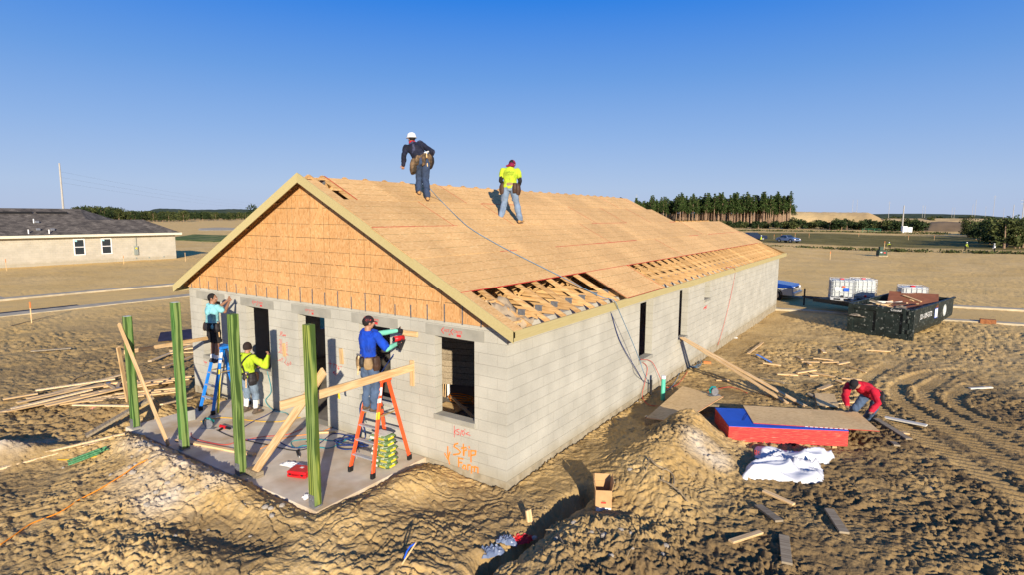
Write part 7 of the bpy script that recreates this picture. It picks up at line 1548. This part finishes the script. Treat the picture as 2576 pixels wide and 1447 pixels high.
# poles, wires, pylons
M_pole = mat('pole_concrete', (.40, .38, .34), .8, .08, 1)
def pole(px, r, h, lab, rad=.18, arms=0, nm='utility_pole'):
    p = far(px, r); t = thing(nm, lab, 'pole', p, -YAW, 'poles in the distance'); MB().tube([(0, 0, -.5), (0, 0, h)], rad, 8, rs=[rad, rad*.6]).build('shaft', M_pole, t)
    for k in range(arms): MB().bar((-1.8, 0, h-1.2-k*1.8), (1.8, 0, h-1.2-k*1.8), .12, .12).build('crossarm', M_pole, t)
    return p+V((0, 0, h))
tp = pole(161, 160, 15.6, 'tall pale utility pole rising behind the dark shingled roof', .24)
pole(2272, 235, 9.2, 'thick white pole standing at the edge of the dark field', .26)
for i, (px, r, h) in enumerate(((1600, 900, 38), (2143, 1100, 34), (2154, 1100, 34), (2235, 900, 26), (2320, 1200, 26), (2326, 1200, 26), (2452, 1000, 30), (2445, 1100, 26), (2478, 1200, 24), (2498, 900, 32), (2524, 1100, 20), (2394, 1300, 24), (2400, 1300, 24), (2548, 500, 14), (2572, 420, 16))):
    pole(px, r, h, 'thin power line pole on the horizon', .26, 2 if i in (0, 3, 4, 9, 14) else 0)
for k, dz in enumerate((1.8, 3.0, 4.1)):
    a = tp-V((0, 0, dz)); b2 = far(760, 520, 16-dz*1.2); P = [a.lerp(b2, f/14)-V((0, 0, 9*4*(f/14)*(1-f/14)*.35)) for f in range(15)]
    o = MB().tube(P, .013, 4).build('power_line', M_cab); tag(o, ['top', 'middle', 'lowest'][k]+' power line strung from the tall left pole', 'power line', 'power lines on the left')
# small far people and gear
def tiny(px, r, lab, c, h=1.75, bend=0):
    p = far(px, r); yaw_ = r0.uniform(0, 6); gJ = stand(.97)
    t = thing('person', lab, 'person', p, yaw_, None); t.scale = (.85, .85, .85); B = MB(); b_ = V((0, .35*bend, -.4*bend))
    loft(B, [((0, 0, .85), V((.17, 0, 0)), V((0, .12, 0))), (V((0, 0, 1.15))+b_*.5, V((.17, 0, 0)), V((0, .12, 0))), (V((0, 0, 1.42))+b_, V((.20, 0, 0)), V((0, .12, 0))), (V((0, 0, 1.5))+b_, V((.08, 0, 0)), V((0, .07, 0)))], 12)
    for s_ in (-1, 1): limb(B, V((s_*.2, 0, 1.38))+b_, .06, V((s_*.25, .05, 1.1))+b_, .045); limb(B, V((s_*.25, .05, 1.1))+b_, .045, V((s_*.2, .2, .9))+b_, .035)
    remesh(B, 'jacket', c, t, .03, 1); B = MB(); limb(B, V((0, 0, 1.45))+b_, .05, V((0, 0, 1.56))+b_, .05); B.ell(V((0, .01, 1.64))+b_, (.085, .10, .12)); 
    for s_ in (-1, 1): limb(B, (s_*.09, 0, .88), .09, (s_*.11, .03, .48), .065); limb(B, (s_*.11, .03, .48), .065, (s_*.12, 0, .08), .05); limb(B, (s_*.12, 0, .05), .045, (s_*.12, .15, .04), .04)
    remesh(B, 'body', M_dark, t, .03, 1); MB().ell(V((0, 0, 1.69))+b_, (.11, .13, .10)).build('helmet', M_white, t, smooth=True); return t
M_hiv = mat('hi_vis', (.50, .62, .05), .7, .05)
tiny(1918, 118, 'far worker in a yellow vest standing by the parked cars', M_hiv); tiny(2245, 112, 'far worker in a yellow jacket bending at the ditch', M_hiv, bend=1); tiny(2436, 118, 'far worker in a yellow vest at the right end of the ditch', M_hiv, bend=.6); tiny(2511, 112, 'far worker in white at the far right of the ditch', M_white, bend=.3)
for px, r, lab in ((2265, 215, 'green netted goal frame far off beside the white pole'),):
    p = far(2195, 232); t = thing('goal_frame', 'green netted frame at the edge of the dark field', 'goal frame', p, -YAW+.2); t.scale = (.9, .9, .65); M_gn = mat('goal_green', (.05, .20, .10), .6)
    for a, b2 in (((-4, 0, 0), (-4, 0, 2)), ((4, 0, 0), (4, 0, 2)), ((-4, 0, 2), (4, 0, 2)), ((-4, 0, .9), (4, 0, .9)), ((-1.3, 0, 0), (-1.3, 0, 2)), ((1.3, 0, 0), (1.3, 0, 2))): MB().bar(a, b2, .12, .12, (0, 1, 0)).build('bar', M_gn, t)
    p = far(2284, 230); t = thing('white_cabinet', 'white cabinets beside the thick white pole', 'cabinet', p, -YAW); MB().box((-1.6, -.5, .3), (-.1, .5, 2.4)).build('housing', M_white, t, bev=.05); MB().box((.1, -.5, .3), (1.5, .5, 2.1)).build('housing', M_white, t, bev=.05)
for px, py, h in ((1947, 602, 1.0), (2000, 598, 1.0), (2035, 600, 1.0), (2160, 596, .9), (2285, 603, 1.0), (2350, 603, 1.0), (2476, 605, 1.0), (2225, 622, 1.1), (2088, 652, 1.0), (1966, 600, .9)):
    stake(px, py, h, 'far survey stake with a bright tip near the ditch')
